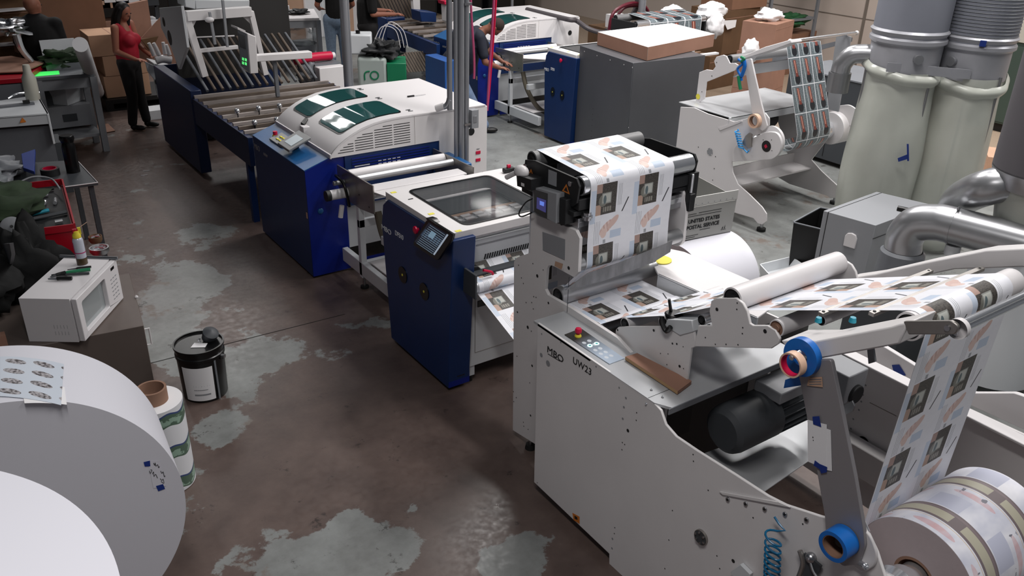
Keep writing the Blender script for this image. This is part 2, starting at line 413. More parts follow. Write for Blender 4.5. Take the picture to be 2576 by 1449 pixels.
for q in [(1832, 1256), (1877, 1267), (1925, 1280), (1976, 1293), (2030, 1307)]:
    c = px(XP, *q); MB('steel').cyl(c, c-V((.006, 0, 0)), .010, n=16).m('darker').disc(c-V((.006, 0, 0)), (-1, 0, 0), .005).out('dome_bolt', uw, bevel=.001)
c = px(XP, 1766, 1350); b = MB('plate_steel').cyl(c, c-V((.012, 0, 0)), .036, n=32).m('dark_grey').disc(c-V((.012, 0, 0)), (-1, 0, 0), .033, 28).m('steel')
for k in range(6):
    a = k*PI/3+.3; q = c+V((-.012, math.cos(a)*.026, math.sin(a)*.026)); b.cyl(q, q-V((.006, 0, 0)), .006, n=10)
b.out('axle_flange', uw)
b = MB('white_paint').prism(tr('x', XP-.001, [(1812, 1236), (1820, 1243), (1990, 1275), (1960, 1262)]), (-.006, 0, 0)).out('welded_strip', uw)
# fluted desk along the panel with its inset screen
ZD = 1.09
mat('desk_metal', 'b9bbbe', .33, metal=.35)
o = [(XP, 3.14), (XF, 3.14), (XF, 2.74), (3.3, 2.74), (3.3, 2.16), (2.42, 2.16), (XP, 2.23)]
b = MB('desk_metal').prism([(x, y, ZD-.014) for x, y in o], (0, 0, .014)).m('darker')
b.box((XP+.002, 2.272, ZD), (XF, 2.275, ZD+.0006))
desk = b.out('desk_top', uw, bevel=.002)
MB('mid_grey').box((2.40, 2.155, ZD-.03), (3.3, 2.16, ZD)).out('desk_lip', uw)
mat('panel_black', '2a2b2c', .18); mat('panel_lit', '9fb0c4', .3)
cp = tr('z', ZD+.0005, [(1420, 843), (1461, 827), (1571, 903), (1533, 917)])
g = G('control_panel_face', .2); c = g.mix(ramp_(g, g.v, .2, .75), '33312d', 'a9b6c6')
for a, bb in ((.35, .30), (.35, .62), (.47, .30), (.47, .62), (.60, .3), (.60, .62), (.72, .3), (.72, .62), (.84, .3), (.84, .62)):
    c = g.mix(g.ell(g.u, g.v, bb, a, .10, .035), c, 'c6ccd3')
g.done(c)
b = MB('control_panel_face').grid(lambda a, t: ((cp[0].lerp(cp[1], a)).lerp(cp[3].lerp(cp[2], a), t)+V((0, 0, .002)), (a, t)), 1, 1)
ctl = b.out('control_panel', uw, solid=.003)
for q in [(1484, 870), (1501, 865)]:
    mat('lit_ring', 'bdf6f0', .3, emit=3); mat('lit_core', '2f8f90', .3)
    c = pz(ZD+.003, *q); MB('lit_ring').ring(c, c+V((0, 0, .003)), .0125, .008, 24).m('lit_core').cyl(c, c+V((0, 0, .002)), .008, n=20).out('ring_button', uw, label='glowing ring push button')
c = pz(ZD+.003, 1454, 846)
st = MB('yellow').lathe(c, (0, 0, 1), [(0, 0), (0, .018), (.006, .017), (.012, .012), (.012, 0)]).out('emergency_stop', uw, label='red mushroom stop button on a yellow collar')
MB('magenta_red').lathe(c+V((0, 0, .012)), (0, 0, 1), [(0, 0), (0, .008), (.01, .009), (.012, .017), (.026, .018), (.034, .014), (.036, 0)]).out('mushroom_cap', st)
# lettering
mat('ink', '17181a', .5); mat('ink_white', 'e8eaee', .5)
L = (0, -1, 0); UPV = (0, 0, 1)
def side_text(p, body, x, q, size, m, sp=1, bold=.0, sx=1): return text('lettering', p, body, px(x, *q)-V((.0015, 0, 0)), L, UPV, size, m, space=sp, bold=bold, sx=sx)
side_text(uw, 'MBO', XP, (1376, 884), .052, 'ink', 1.0, .0, 1.25)
side_text(uw, 'UW23', XP, (1441, 912), .052, 'ink', 1.05)
MB('ink').prism(tr('x', XP-.001, [(1378, 889), (1378, 890.5), (1408, 909), (1408, 907.5)]), (-.0006, 0, 0)).out('logo_rule', uw)
b = MB('orange').prism(tr('x', XP-.001, [(1440, 1290), (1458, 1300), (1458, 1318), (1443, 1308)]), (-.0008, 0, 0)).m('ink').prism(tr('x', XP-.002, [(1445, 1297), (1452, 1301), (1453, 1308), (1446, 1305)]), (-.0006, 0, 0)); b.out('warning_sticker', uw)
# upright frame plates
fo = tr('x', XF, [(1290, 1082), (1293, 658), (1300, 648), (1333, 636), (1336, 536), (1430, 572), (1448, 580), (1458, 600), (1454, 685), (1443, 697), (1390, 668), (1380, 668), (1375, 676), (1371, 728), (1378, 742), (1436, 775), (1552, 850)])
fo += vecs(XF, (2.35, 1.0), (2.35, .12), (3.3, .10))
b = MB('white_paint').prism(fo, (.02, 0, 0)).m('darker')
for q, r in [((1352, 694), .010), ((1380, 762), .007), ((1328, 823), .010), ((1339, 920), .008), ((1302, 785), .006), ((1335, 1045), .007), ((1431, 674), .010)]:
    b.disc(px(XF, *q), (-1, 0, 0), r)
for q in [(1305, 667), (1341, 663), (1367, 679), (1312, 699), (1317, 713), (1343, 746), (1349, 748), (1324, 761), (1338, 761), (1342, 777), (1337, 833), (1301, 896), (1333, 963), (1299, 1000), (1317, 1062), (1318, 1072), (1329, 1080), (1292, 985), (1293, 1010)]:
    b.disc(px(XF, *q), (-1, 0, 0), .004, 8)
b.m('grey_paint').prism(tr('x', XF-.001, [(1365, 583), (1422, 602), (1421, 654), (1366, 629)]), (-.002, 0, 0))
b.m('dark_grey').box((XF-.001, 3.118, .93), (XF+.0005, 3.122, 1.30))
b.out('frame_plate', uw, bevel=.002)
b = MB('white_edge').prism(tr('x', XF-.002, [(1386, 664), (1418, 675), (1418, 680), (1387, 667)]), (-.0005, 0, 0)).m('card_light').prism(tr('x', XF-.002, [(1397, 657), (1416, 664), (1413, 678), (1395, 669)]), (-.0006, 0, 0)); b.out('warning_sticker', uw)
sh = XR-XF
fo2 = [p+V((sh, 0, 0)) for p in rnd(vecs(XF, *[(p.y, p.z) for p in tr('x', XF, [(1345, 1000), (1333, 636), (1336, 520), (1448, 540), (1458, 600), (1454, 685), (1443, 697), (1390, 668), (1375, 676), (1371, 728), (1436, 775), (1552, 850)])])+vecs(XF, (2.35, 1.0), (2.35, .6), (3.3, .6)), .02, 3)]
MB('white_paint').prism(fo2, (.02, 0, 0)).out('frame_plate', uw, bevel=.002)
# wide white cover to the right of the frame plates (flat shelf carrying the yellow pad)
cz = 1.16
cv = tr('z', cz, [(1640, 660), (1655, 690), (1905, 800), (1960, 760), (1928, 722), (1722, 633), (1660, 620)])
b = MB('white_edge').prism(cv, (0, 0, -.012)).out('top_cover', uw, bevel=.004)
MB('cool_white').prism([cv[1], cv[2], cv[2]-V((0, 0, .3)), cv[1]-V((0, 0, .3))], (.01, 0, 0)).out('cover_skirt', uw)
mat('pad_yellow', 'd9cf4a', .6)
c = pz(cz, 1663, 655); MB('pad_yellow').cyl(c+V((0, 0, .001)), c+V((0, 0, .006)), .062, n=32).out('yellow_pad', uw)
b = MB('grey_paint').prism([c+V((-.07, -.02, .008)), c+V((-.02, .03, .008)), c+V((-.02, .03, .11)), c+V((-.07, -.02, .05))], (.004, -.004, 0)); b.out('sheet_bracket', uw)
# side housing plate at the far right of the upper frame
b = MB('cool_white').prism(rnd([V((XR+.03, y, z)) for y, z in [(p.y, p.z) for p in tr('x', XR+.03, [(1693, 498), (1716, 500), (1724, 520), (1712, 610), (1698, 618), (1660, 600), (1655, 510)])]], .02), (.012, 0, 0)); b.out('side_shield', uw, bevel=.002)
# feet and base
for x, y in ((XF+.03, 3.43), (XR-.02, 3.43), (XF+.03, 1.6)):
    MB('rubber').cyl((x, y, 0), (x, y, .03), .035, .03).m('steel').cyl((x, y, .03), (x, y, .14), .012).out('levelling_foot', uw)
MB('white_paint').box((XF+.02, 3.35, .10), (XR, 3.5, .2)).out('cross_beam', uw, bevel=.004)
MB('white_paint').box((XF+.02, 2.36, .10), (XR+.45, 2.45, .2)).out('cross_beam', uw, bevel=.004)
mat('inner_dark', '2b2a29', .5)
MB('inner_dark').box((XP+.02, 2.46, .2), (3.78, 2.48, ZD-.02)).m('darker').box((2.62, 2.452, .6), (2.9, 2.46, 1.0)).out('inner_panel', uw)
s = tr('z', .63, [(1700, 1165), (2050, 1040), (2062, 1140), (1925, 1235)])
MB('desk_metal').prism(s, (0, 0, -.006)).out('drip_tray', uw, bevel=.002)
# ---- rollers
def roller(p, x0, x1, yz, r, m='matte_steel', cap='darker', name='roller', rin=.45):
    y, z = yz
    b = MB(m).lathe((x0, y, z), (1, 0, 0), [(0, r*.86), (.002, r), (x1-x0-.002, r), (x1-x0, r*.86)]).m(cap).lathe((x0, y, z), (1, 0, 0), [(.0, r*.86), (.006, r*.8), (.006, r*rin), (-.006, r*rin), (-.006, 0)]).lathe((x1, y, z), (-1, 0, 0), [(.0, r*.86), (.006, r*.8), (.006, 0)])
    return b.out(name, p)
YZ = lambda x, q: (px(x, *q).y, px(x, *q).z)
Y_m, Z_m = YZ(2.61, (1403, 745)); roller(uw, 2.61, XR-.02, (Y_m, Z_m), .050)
YZlow = YZ(2.65, (1508, 830)); roller(uw, 2.65, XR-.04, YZlow, .045)
_q = px(2.585, 1450, 456); YZs = (_q.y-.005-.0515+.041, YZ(2.60, (1462, 672))[1]); roller(uw, 2.60, XR+.02, YZs, .040)
mat('deflector', '7b7c7f', .4, metal=.5, var=.25, scale=7, aniso=(3, 1, 1))
MB('deflector').prism([py(YZs[0]-.075, *q) for q in [(1422, 730), (1478, 688), (1560, 660), (1692, 606), (1686, 634), (1640, 662), (1520, 706)]], (0, .004, 0)).out('deflector_sheet', uw)
YZw = YZ(2.62, (1845, 752)); roller(uw, 2.612, XR-.01, YZw, .052, 'white_edge')
YZt = YZ(2.60, (1948, 828)); roller(uw, 2.612, XR-.01, YZt, .036, 'white_edge', 'brown_core')
YZe = YZ(2.62, (2285, 822)); roller(uw, 2.62, XR-.03, YZe, .052, 'white_edge')
for q in [(1572, 815), (1668, 812)]: roller(uw, 2.633, XR-.02, YZ(2.633, q), .033, 'white_edge')
roller(uw, 2.64, XR-.02, YZ(2.64, (1765, 806)), .026, 'chrome')
roller(uw, 2.64, XR-.02, YZ(2.64, (2065, 806)), .022, 'white_edge')
# ---- web guide head: two black side plates, chrome and rubber rollers
XG0, XG1 = 2.575, 3.40
go = tr('x', XG0, [(1321, 402), (1345, 404), (1450, 450), (1457, 470), (1450, 512), (1440, 520), (1325, 462), (1317, 440)])
gh = uw
b = MB('darker').prism(go, (.012, 0, 0)).m('grey_paint').prism(tr('x', XG0-.001, [(1380, 426), (1401, 434), (1400, 470), (1379, 462)]), (-.001, 0, 0))
b.m('steel')
for q, r in [((1322, 418), .014), ((1435, 462), .014)]: c = px(XG0, *q); b.cyl(c, c-V((.006, 0, 0)), r, n=18)
b.out('guide_side_plate', gh, bevel=.002)
MB('darker').prism([p+V((XG1-XG0-.01, 0, 0)) for p in go], (.012, 0, 0)).out('guide_side_plate', gh, bevel=.002)
for tri in ([(1336, 425), (1343, 448), (1330, 440)], [(1425, 463), (1433, 489), (1414, 480)]):
    MB('orange').prism(tr('x', XG0-.001, tri), (-.001, 0, 0)).m('ink').prism([p.lerp(sum(tr('x', XG0-.002, tri), V())/3, .45) for p in tr('x', XG0-.002, tri)], (-.0005, 0, 0)).out('warning_triangle', gh)
yc, zc = YZ(XG0+.03, (1455, 468)); YC, ZC = yc-.005, zc+.0
roller(gh, XG0+.03, XG1-.03, (YC, ZC), .050, 'chrome')
yb, zb = YZ(XG0+.03, (1338, 402)); mat('rubber_grey', '6d6d6e', .45)
roller(gh, XG0+.03, XG1-.03, (yb, zb), .046, 'rubber_grey')
MB('darker').box((XG0+.012, yc+.05, zc-.16), (XG1-.01, yb-.02, zc-.15)).out('guide_floor', gh)
MB('darker').box((XG0+.012, YC-.03, ZC-.12), (XG1-.01, YC+.03, ZC-.06)).out('guide_beam', gh, bevel=.004)
MB('steel').box((XF+.02, YC-.01, ZC-.25), (XR, YC+.10, ZC-.17)).m('chrome').box((XF+.02, YC-.012, ZC-.22), (XR, YC-.008, ZC-.19)).out('guide_beam', gh, bevel=.003)
MB('darker').box((XF-.02, YC-.02, ZC-.15), (XR+.08, yb+.03, ZC-.125)).out('guide_bracket', gh, bevel=.003)
o = tr('x', XF-.06, [(1339, 470), (1400, 488), (1398, 562), (1341, 530)])
cb = MB('grey_paint').prism(o, (.08, 0, 0)).m('panel_black').prism(tr('x', XF-.061, [(1343, 476), (1378, 487), (1376, 550), (1344, 533)]), (-.001, 0, 0)).out('guide_controller', gh, bevel=.003)
mat('violet_screen', '4b4a86', .3, emit=.35); mat('violet_spot', '6e8cf0', .3, emit=.6)
MB('violet_screen').prism(tr('x', XF-.063, [(1351, 496), (1374, 504), (1373, 535), (1350, 524)]), (-.001, 0, 0)).m('violet_spot').prism(tr('x', XF-.065, [(1358, 505), (1369, 509), (1368, 519), (1358, 515)]), (-.0005, 0, 0)).out('screen', cb)
o = tr('x', XF-.04, [(1393, 492), (1424, 503), (1421, 566), (1410, 568), (1406, 560), (1405, 535), (1396, 528)])
MB('darker').prism(o, (.09, 0, 0)).out('sensor_block', gh, bevel=.004)
b = MB('darker').prism(tr('x', XG0-.08, [(1299, 440), (1336, 452), (1336, 480), (1301, 468)]), (.09, 0, 0)).m('white_edge').prism(tr('x', XG0-.081, [(1311, 459), (1319, 462), (1319, 470), (1311, 467)]), (-.0005, 0, 0)).out('actuator_box', gh, bevel=.004)
c = px(XG0-.05, 1312, 432); MB('white_edge').ball(c, (.035, .05, .035)).tube([c, c+V((0, .05, -.02)), c+V((-.02, .11, -.06))], .014).out('cable_gland', gh)
MB('darker').tube([px(XG0-.02, *q) for q in [(1340, 500), (1322, 510), (1306, 535), (1312, 545), (1338, 535)]], .004).out('cable', gh)
b = MB('darker').box((XG1-.05, YC-.04, ZC-.20), (XG1+.02, YC+.05, ZC-.05)).m('chrome').cyl((XG1-.04, YC-.05, ZC-.16), (XG1-.04, YC-.05, ZC-.05), .008).m('darker').box((XG1-.06, YC-.07, ZC-.26), (XG1-.02, YC-.03, ZC-.16)).out('side_actuator', gh, bevel=.004)
b = MB('steel').cyl((XF+.05, YC-.04, ZC-.13), (XF+.05, YC-.04, ZC-.17), .022).cyl((XF+.05, YC-.04, ZC-.145), (XF+.05, YC-.04, ZC-.155), .03); b.out('spindle_knob', gh)
# ---- plate A (resting bracket) and plates B (T-shaped pair)
XA = 2.617
ao = tr('x', XA, [(1547, 858), (1549, 829), (1555, 823), (1584, 821), (1671, 821), (1678, 806), (1740, 808), (1752, 872), (1739, 876), (1728, 957), (1723, 959), (1599, 889)])
b = MB('white_paint').prism(ao, (.014, 0, 0)).m('darker')
for q, r in [((1554, 830), .006), ((1645, 831), .007), ((1692, 864), .005), ((1703, 865), .005), ((1710, 921), .007)]: b.disc(px(XA, *q), (-1, 0, 0), r)
for q in [(1694, 814), (1662, 889), (1681, 890), (1719, 872), (1678, 917), (1720, 927)]: b.disc(px(XA, *q), (-1, 0, 0), .003, 8)
b.out('bracket_plate', uw, bevel=.003)
o = tr('x', XA-.005, [(1672, 820), (1678, 803), (1740, 806), (1750, 870), (1745, 872)]); MB('cool_white').prism([o[0], o[1], o[2], o[2].lerp(o[3], .45), o[0].lerp(o[3], .5)], (.11, 0, 0)).out('gear_box', uw, bevel=.004)
c = px(XA+.04, 1693, 806)
kb = MB('gloss_black').lathe(c, (0, 0, 1), [(0, .012), (.02, .012), (.024, .04), (.034, .043), (.040, .036), (.040, 0)]).out('hand_wheel', uw)
MB('gloss_black').cyl(c+V((.0, .02, .04)), c+V((-.01, .03, .10)), .008, .007).out('crank_handle', kb)
c = px(2.61, 1671, 815); MB('gloss_black').tube([c+V((0, .02, .03)), c+V((-.01, .0, .0)), c+V((-.012, -.03, -.02)), c+V((-.01, -.05, .01))], .012).out('clamp_lever', uw)
XB = 2.598
bo = [(1757, 819), (1791, 820), (1784, 783), (1789, 757), (1802, 750), (1851, 750), (1868, 763), (1879, 783), (1886, 814), (1894, 819), (1930, 819), (1950, 831), (1961, 852), (1958, 865), (1940, 877), (1746, 872)]
bo = tr('x', XB, bo)
def platb(x):
    b = MB('white_paint').prism([p+V((x-XB, 0, 0)) for p in bo], (.014, 0, 0))
    if x == XB:
        b.m('darker')
        for q, r in [((1804, 778), .008), ((1925, 833), .009)]: b.disc(px(XB, *q), (-1, 0, 0), r)
        for q in [(1855, 762), (1854, 778), (1869, 824), (1868, 839), (1775, 849), (1857, 867), (1827, 866), (1800, 866)]: b.disc(px(XB, *q), (-1, 0, 0), .0035, 8)
    else:
        b.m('darker')
        for dy, dz in ((.0, .0),): pass
    return b.out('roller_bracket', uw, bevel=.003)
platb(XB); platb(XR-.01)
# ---- wing arms with end bar
wo = tr('x', 2.375, [(1963, 857), (2050, 858), (2240, 822), (2262, 815), (2285, 812), (2262, 866), (2060, 903), (1990, 890)])
b = MB('white_paint').prism(wo, (.16, 0, 0)); b.out('wing_arm', uw, bevel=.006)
for q in [(2059, 806), (2145, 806)]:
    c = px(2.50, *q); MB('teal').lathe(c-V((0, 0, .006)), (0, 0, 1), [(0, 0), (0, .013), (.004, .013), (.018, .010), (.018, 0)], 14).out('teal_clip', uw)
wr = tr('x', XR+.02, [(2130, 700), (2200, 690), (2330, 660), (2480, 630), (2576, 625), (2700, 640), (2700, 690), (2570, 672), (2400, 678), (2250, 710), (2140, 715)])
MB('white_paint').prism(wr, (.10, 0, 0)).out('wing_arm', uw, bevel=.006)
eo = rnd(tr('x', 2.375, [(2272, 809), (2395, 807), (2412, 822), (2404, 842), (2285, 842)]), [0, .02, .02, .02, 0])
MB('plate_steel').prism(eo, (.015, 0, 0)).out('end_arm', uw, bevel=.003)
c = px(2.375, 2384, 825); MB('steel').cyl(c, c-V((.005, 0, 0)), .009).m('white_edge').lathe(c+V((.015, -.02, .0)), (1, 0, 0), [(0, .032), (.02, .032), (.022, .0)]).out('end_pivot', uw)
yb_, zb_ = px(2.42, 2410, 815).yz
for dz in (0, -.026): MB('chrome').cyl((2.40, yb_-.004, zb_+dz), (XR+.05, yb_-.004, zb_+dz), .011).out('chrome_bar', uw)
MB('grey_paint').prism(tr('x', 2.50, [(2176, 830), (2188, 828), (2201, 911), (2184, 916)]), (.012, 0, 0)).out('hanging_tab', uw, bevel=.002)
# ---- flat hold-down bars across the web
for a, bq in (((2075, 790), (2350, 676)), ((2203, 790), (2482, 664))):
    p = px(2.63, *a); q = V((XR, p.y, p.z)); d = .011
    MB('plate_steel').prism([p+V((-.03, -d, 0)), q+V((0, -d, 0)), q+V((0, d, 0)), p+V((-.03, d, 0))], (0, 0, .014)).m('darker').cyl(p+V((-.012, 0, .014)), p+V((-.012, 0, .017)), .006, n=10).cyl(q+V((-.02, 0, .014)), q+V((-.02, 0, .016)), .005, n=10).out('hold_down_bar', uw, bevel=.002)
# ---- dancer arm with pivot
do = rnd(tr('x', 2.355, [(2002, 905), (2090, 905), (2112, 1010), (2150, 1200), (2172, 1330), (2176, 1375), (2160, 1420), (2120, 1425), (2080, 1385), (2075, 1300), (2045, 1130)]), .012)
mat('arm_grey', '8f8c8f', .4, metal=.3)
MB('arm_grey').prism(do, (.018, 0, 0)).out('dancer_arm', uw, bevel=.002)
so = rnd(tr('x', XP-.012, [(2120, 1280), (2160, 1318), (2190, 1350), (2206, 1395), (2200, 1425), (2168, 1443), (2120, 1400)]), .02)
MB('white_edge').prism(so, (.012, 0, 0)).out('pivot_plate', uw, bevel=.004)
c = px(2.36, 2172, 1422); MB('chrome').cyl(c+V((.01, .02, -.01)), c+V((-.02, -.02, .02)), .012).cyl(c+V((-.02, -.02, .02)), c+V((-.03, -.03, .03)), .006).out('pivot_bolt', uw, bevel=.002)
MB('chrome').tube([px(2.40, *q) for q in [(2135, 1180), (2157, 1275), (2185, 1338)]], .006, smooth=1).m('white_edge').tube([px(2.40, *q) for q in [(2130, 1160), (2153, 1265)]], .010, smooth=1).out('gas_strut', uw)
# ---- motor
mot = MB('dark_grey').lathe((2.74, 2.12, .86), (1, 0, 0), [(0, 0), (0, .09), (.02, .115), (.05, .122), (.30, .122), (.30, .09)])
for k in range(20):
    a = k/20*2*PI; mot.obox((3.14, 2.12+math.cos(a)*.105, .86+math.sin(a)*.105), (.24, .004, .03), rot=Matrix.Rotation(a-PI/2, 3, 'X'))
mot.cyl((3.0, 2.12, .86), (3.3, 2.12, .86), .095)
m_ = mot.out('motor', uw, bevel=.002)
MB('grey_paint').box((3.0, 2.02, .97), (3.2, 2.18, 1.03)).out('terminal_box', m_, bevel=.006)
for i, c in enumerate(((2.86, 2.3, .97), (2.97, 2.28, .98))): MB('plate_steel').cyl(V(c), V(c)+V((.05, -.02, .06)), .02).out('hydraulic_fitting', m_, bevel=.003)
MB('grey_paint').box((3.42, 1.95, .86), (3.58, 2.15, 1.02)).m('darker').cyl((3.5, 2.0, .90), (3.5, 1.93, .90), .05).out('gearbox', uw, bevel=.006)
MB('steel').prism(tr('x', 3.45, [(2085, 1035), (2143, 1008), (2150, 1022), (2145, 1035), (2092, 1062)]), (.01, 0, 0)).out('link_bracket', uw, bevel=.002)
# ---- far side plate and lifting arms
XQ = 3.8
fo = vecs(XQ, (2.9, .90), (2.24, .93), (1.84, .92), (1.28, .94), (1.0, .90), (.8, .72), (.86, .5), (1.25, .42), (1.4, .3), (1.0, .06), (3.3, .10), (3.3, .9))
b = MB('white_paint').prism(fo, (.014, 0, 0)).m('darker')
b.disc(px(XQ, 2172, 1112), (-1, 0, 0), .034, 28).m('mid_grey').disc(px(XQ, 2172, 1112), (-1, 0, 0), .022, 20, .003)
for q in [(2178, 969), (2171, 993), (2167, 1010), (2161, 1031), (2147, 1054), (2141, 1078)]: b.m('grey_paint').disc(px(XQ, *q), (-1, 0, 0), .006, 10)
b.m('seam').prism(tr('x', XQ-.001, [(2108, 966), (2166, 992), (2166, 993.5), (2108, 967.5)]), (-.0005, 0, 0)).prism(tr('x', XQ-.001, [(2188, 1012), (2255, 1046), (2255, 1047.5), (2188, 1013.5)]), (-.0005, 0, 0))
b.out('far_side_plate', uw, bevel=.003)
MB('white_edge').box((XQ-.075, 1.0, .925), (XQ, 2.35, .94)).out('plate_flange', uw, bevel=.004)
MB('white_paint').box((XQ-.1, 1.0, .30), (XQ-.012, 2.3, .48)).out('lower_beam', uw, bevel=.006)
o = rnd(tr('x', XQ+.12, [(2110, 848), (2190, 852), (2310, 925), (2449, 989), (2551, 989), (2640, 1020), (2640, 1110), (2420, 1010), (2300, 962), (2140, 892)]), .01)
MB('white_edge').prism(o, (.03, 0, 0)).out('lifting_arm', uw, bevel=.005)
MB('navy_tape').prism(tr('x', XQ+.117, [(2244, 918), (2262, 917), (2279, 944), (2252, 950)]), (-.002, 0, 0)).out('blue_tape_flag', uw)
# ---- chuck bearing at the roll
b = MB('chrome').lathe((2.50, 1.083, .862), (1, 0, 0), [(0, .03), (0, .085), (.04, .092), (.05, .07), (.10, .07), (.11, .055), (.2, .055)]).m('brown_core').lathe((2.49, 1.083, .862), (1, 0, 0), [(0, 0), (0, .06), (.02, .06)])
b.out('chuck', uw)
MB('chrome').lathe((3.24, 1.083, .862), (1, 0, 0), [(0, .06), (.08, .06), (.09, .09), (.14, .09), (.15, 0)]).out('chuck', uw)
o = rnd(vecs(XP-.02, (1.30, .83), (1.02, .95), (.92, .86), (.8, .6), (1.2, .55)), .04); MB('white_paint').prism(o, (.02, 0, 0)).out('chuck_arm', uw, bevel=.003)
MB('white_edge').cyl((XP+.005, 1.083, .862), (2.5, 1.083, .862), .08).out('chuck_housing', uw)
# pressure gauge fittings and latch at the bottom right
c = px(XP, 2045, 1400); MB('steel').ball(c-V((.012, 0, 0)), .022).tube([c-V((.02, 0, 0)), c+V((-.03, -.03, -.03)), c+V((-.03, -.06, -.05))], .006).out('air_fitting', uw)
MB('plate_steel').tube([px(XP-.02, *q) for q in [(2012, 1385), (2020, 1415), (2010, 1449), (1998, 1470)]], .010).m('dark_grey').prism(tr('x', XP-.02, [(2022, 1392), (2036, 1400), (2065, 1425), (2050, 1460), (2020, 1460)]), (.01, 0, 0)).out('toggle_latch', uw)
MB('cool_white').prism(tr('x', XP-.002, [(1845, 1435), (1870, 1415), (1895, 1440), (1890, 1460), (1860, 1460)]), (-.02, 0, 0)).out('junction_cover', uw, bevel=.002)
# ================================================================ paper web and supply roll
RC = V((0, 1.083, .862)); RR = .232; X0, X1 = 2.64, 3.21
rl = thing('printed_paper_roll', 'large supply roll of blurred colour-printed paper on the chuck at bottom right', 'paper roll', (2.93, 1.083, .63))
g_ = lambda a, t: (V((X0+.01+(X1-X0-.02)*a, RC.y+RR*math.cos(2*PI*t), RC.z+RR*math.sin(2*PI*t))), (a, t*2*PI*RR/.33))
MB('printed_roll').grid(g_, 1, 96).out('outer_wrap', rl)
mat('roll_side', 'b3a6a8', .7, var=.02, scale=40)
for x, sgn in ((X0+.01, 1), (X1-.01, -1)):
    MB('roll_side').lathe((x, RC.y, RC.z), (sgn, 0, 0), [(.002, .078), (0, .08), (0, RR-.002), (.002, RR)], 72).m('brown_core').lathe((x, RC.y, RC.z), (sgn, 0, 0), [(0, .068), (0, .08)], 40).lathe((x, RC.y, RC.z), (sgn, 0, 0), [(0, .068), (.05, .068), (.05, 0)], 40).out('roll_face', rl)
def arc(c, r, a0, a1, n=10): return [V((0, c[0]+r*math.cos(math.radians(a0+(a1-a0)*i/n)), c[1]+r*math.sin(math.radians(a0+(a1-a0)*i/n)))) for i in range(n+1)]
def web(name, path, x0, x1, material, per, v0, label, cat, flip=False):
    D = [0]
    for a, b_ in zip(path, path[1:]): D.append(D[-1]+(b_-a).length)
    n = len(path)-1
    fn = lambda a, t: (V((x0+(x1-x0)*a, path[round(t*n)].y, path[round(t*n)].z)), (a, (v0-D[round(t*n)]/per) if flip else (v0+D[round(t*n)]/per)))
    return MB(material).grid(fn, 1, n).out(name, None, label, cat=cat, solid=.0012, ang=60)
e = (YZe[0], YZe[1]); wv = YZw; t_ = .0535
p = [V((0, RC.y+.2310, RC.z+.03)), V((0, e[0]-.0535+.02, e[1]-.3))]
p = []
def seg(a, b_, n=2): return [a.lerp(b_, i/n) for i in range(n)]
E0 = V((0, 1.305, .95)); E1 = V((0, e[0]-.004, e[1]-.052))
path = [V((0, RC.y+RR*math.cos(math.radians(25)), RC.z+RR*math.sin(math.radians(25))))]
path = [V((0, RC.y+RR+.0015, RC.z+.0)), V((0, e[0]-t_, e[1]-.25))]
# rises from the right-hand tangent of the roll, over the end roller, down the slope to the wide roller
path = seg(V((0, RC.y+RR*.985, RC.z+.06)), V((0, e[0]-.0535, e[1])), 1)+arc(e, .0535, 180, 62, 12)
path += arc((wv[0], wv[1]), .0545, -118, -118, 1)[:1]
q = V((0, wv[0]-.0545*math.cos(math.radians(62)), wv[1]-.0545*math.sin(math.radians(62)))); path[-1] = q
path += arc(wv, .0545, -118, -50, 6)
lows = [YZ(2.633, (1668, 812)), YZ(2.633, (1572, 815))]
path += arc(lows[0], .0345, 100, 100, 1)[:1]+arc(lows[0], .0345, 96, 84, 2)+arc(lows[1], .0345, 96, 70, 3)
path += arc(YZlow, .0465, 110, 60, 5)
path += arc((Y_m, Z_m), .0515, -75, 100, 10)
path += arc(YZs, .0415, -95, -180, 6)
path += [V((0, YC-.0515, ZC-.3)), V((0, YC-.0515, ZC))]+arc((YC, ZC), .0515, 180, 90, 10)+arc((yb, zb), .0475, 90, 0, 10)
path += [V((0, yb+.0475, zb-.5)), V((0, yb+.05, .60))]+arc((4.10, .82), .0395, -100, -270, 12)+[V((0, 4.20, .875)), V((0, 4.255, .91))]
web('paper_web', path, X0, X1, 'printed_web', .33, .02, 'continuous printed paper web running over the white unwinder rollers', 'paper web', flip=True)
# ================================================================ loose things on the unwinder
w_ = tr('z', ZD+.022, [(1573, 897), (1603, 888), (1740, 958), (1705, 984)])
MB('card').prism(w_, (0, 0, -.018)).m('wood').prism([w_[0]-V((.0006, 0, .001)), w_[3]-V((.0006, 0, .001)), w_[3]-V((.0006, 0, .017)), w_[0]-V((.0006, 0, .017))], (.0005, 0, 0)).out('wooden_board', None, 'thin brown wooden board lying on the unwinder desk below its lettering', cat='board', bevel=.001)
# blue tape roll hung on the lower end of the dancer arm
c = px(2.34, 2120, 1360)
bt = thing('tape_roll', 'blue masking tape roll low on the grey dancer arm', 'tape', c, 'tape rolls hung on the dancer arm')
MB('blue_tape').ring(c+V((.012, 0, 0)), c-V((.058, 0, 0)), .058, .043, 48).out('tape', bt)
MB('brown_core').ring(c+V((.010, 0, 0)), c-V((.056, 0, 0)), .043, .040, 48).out('core', bt)
MB('darker').cyl(c+V((.012, .0, .0)), c-V((.02, 0, 0)), .018).out('peg', uw)
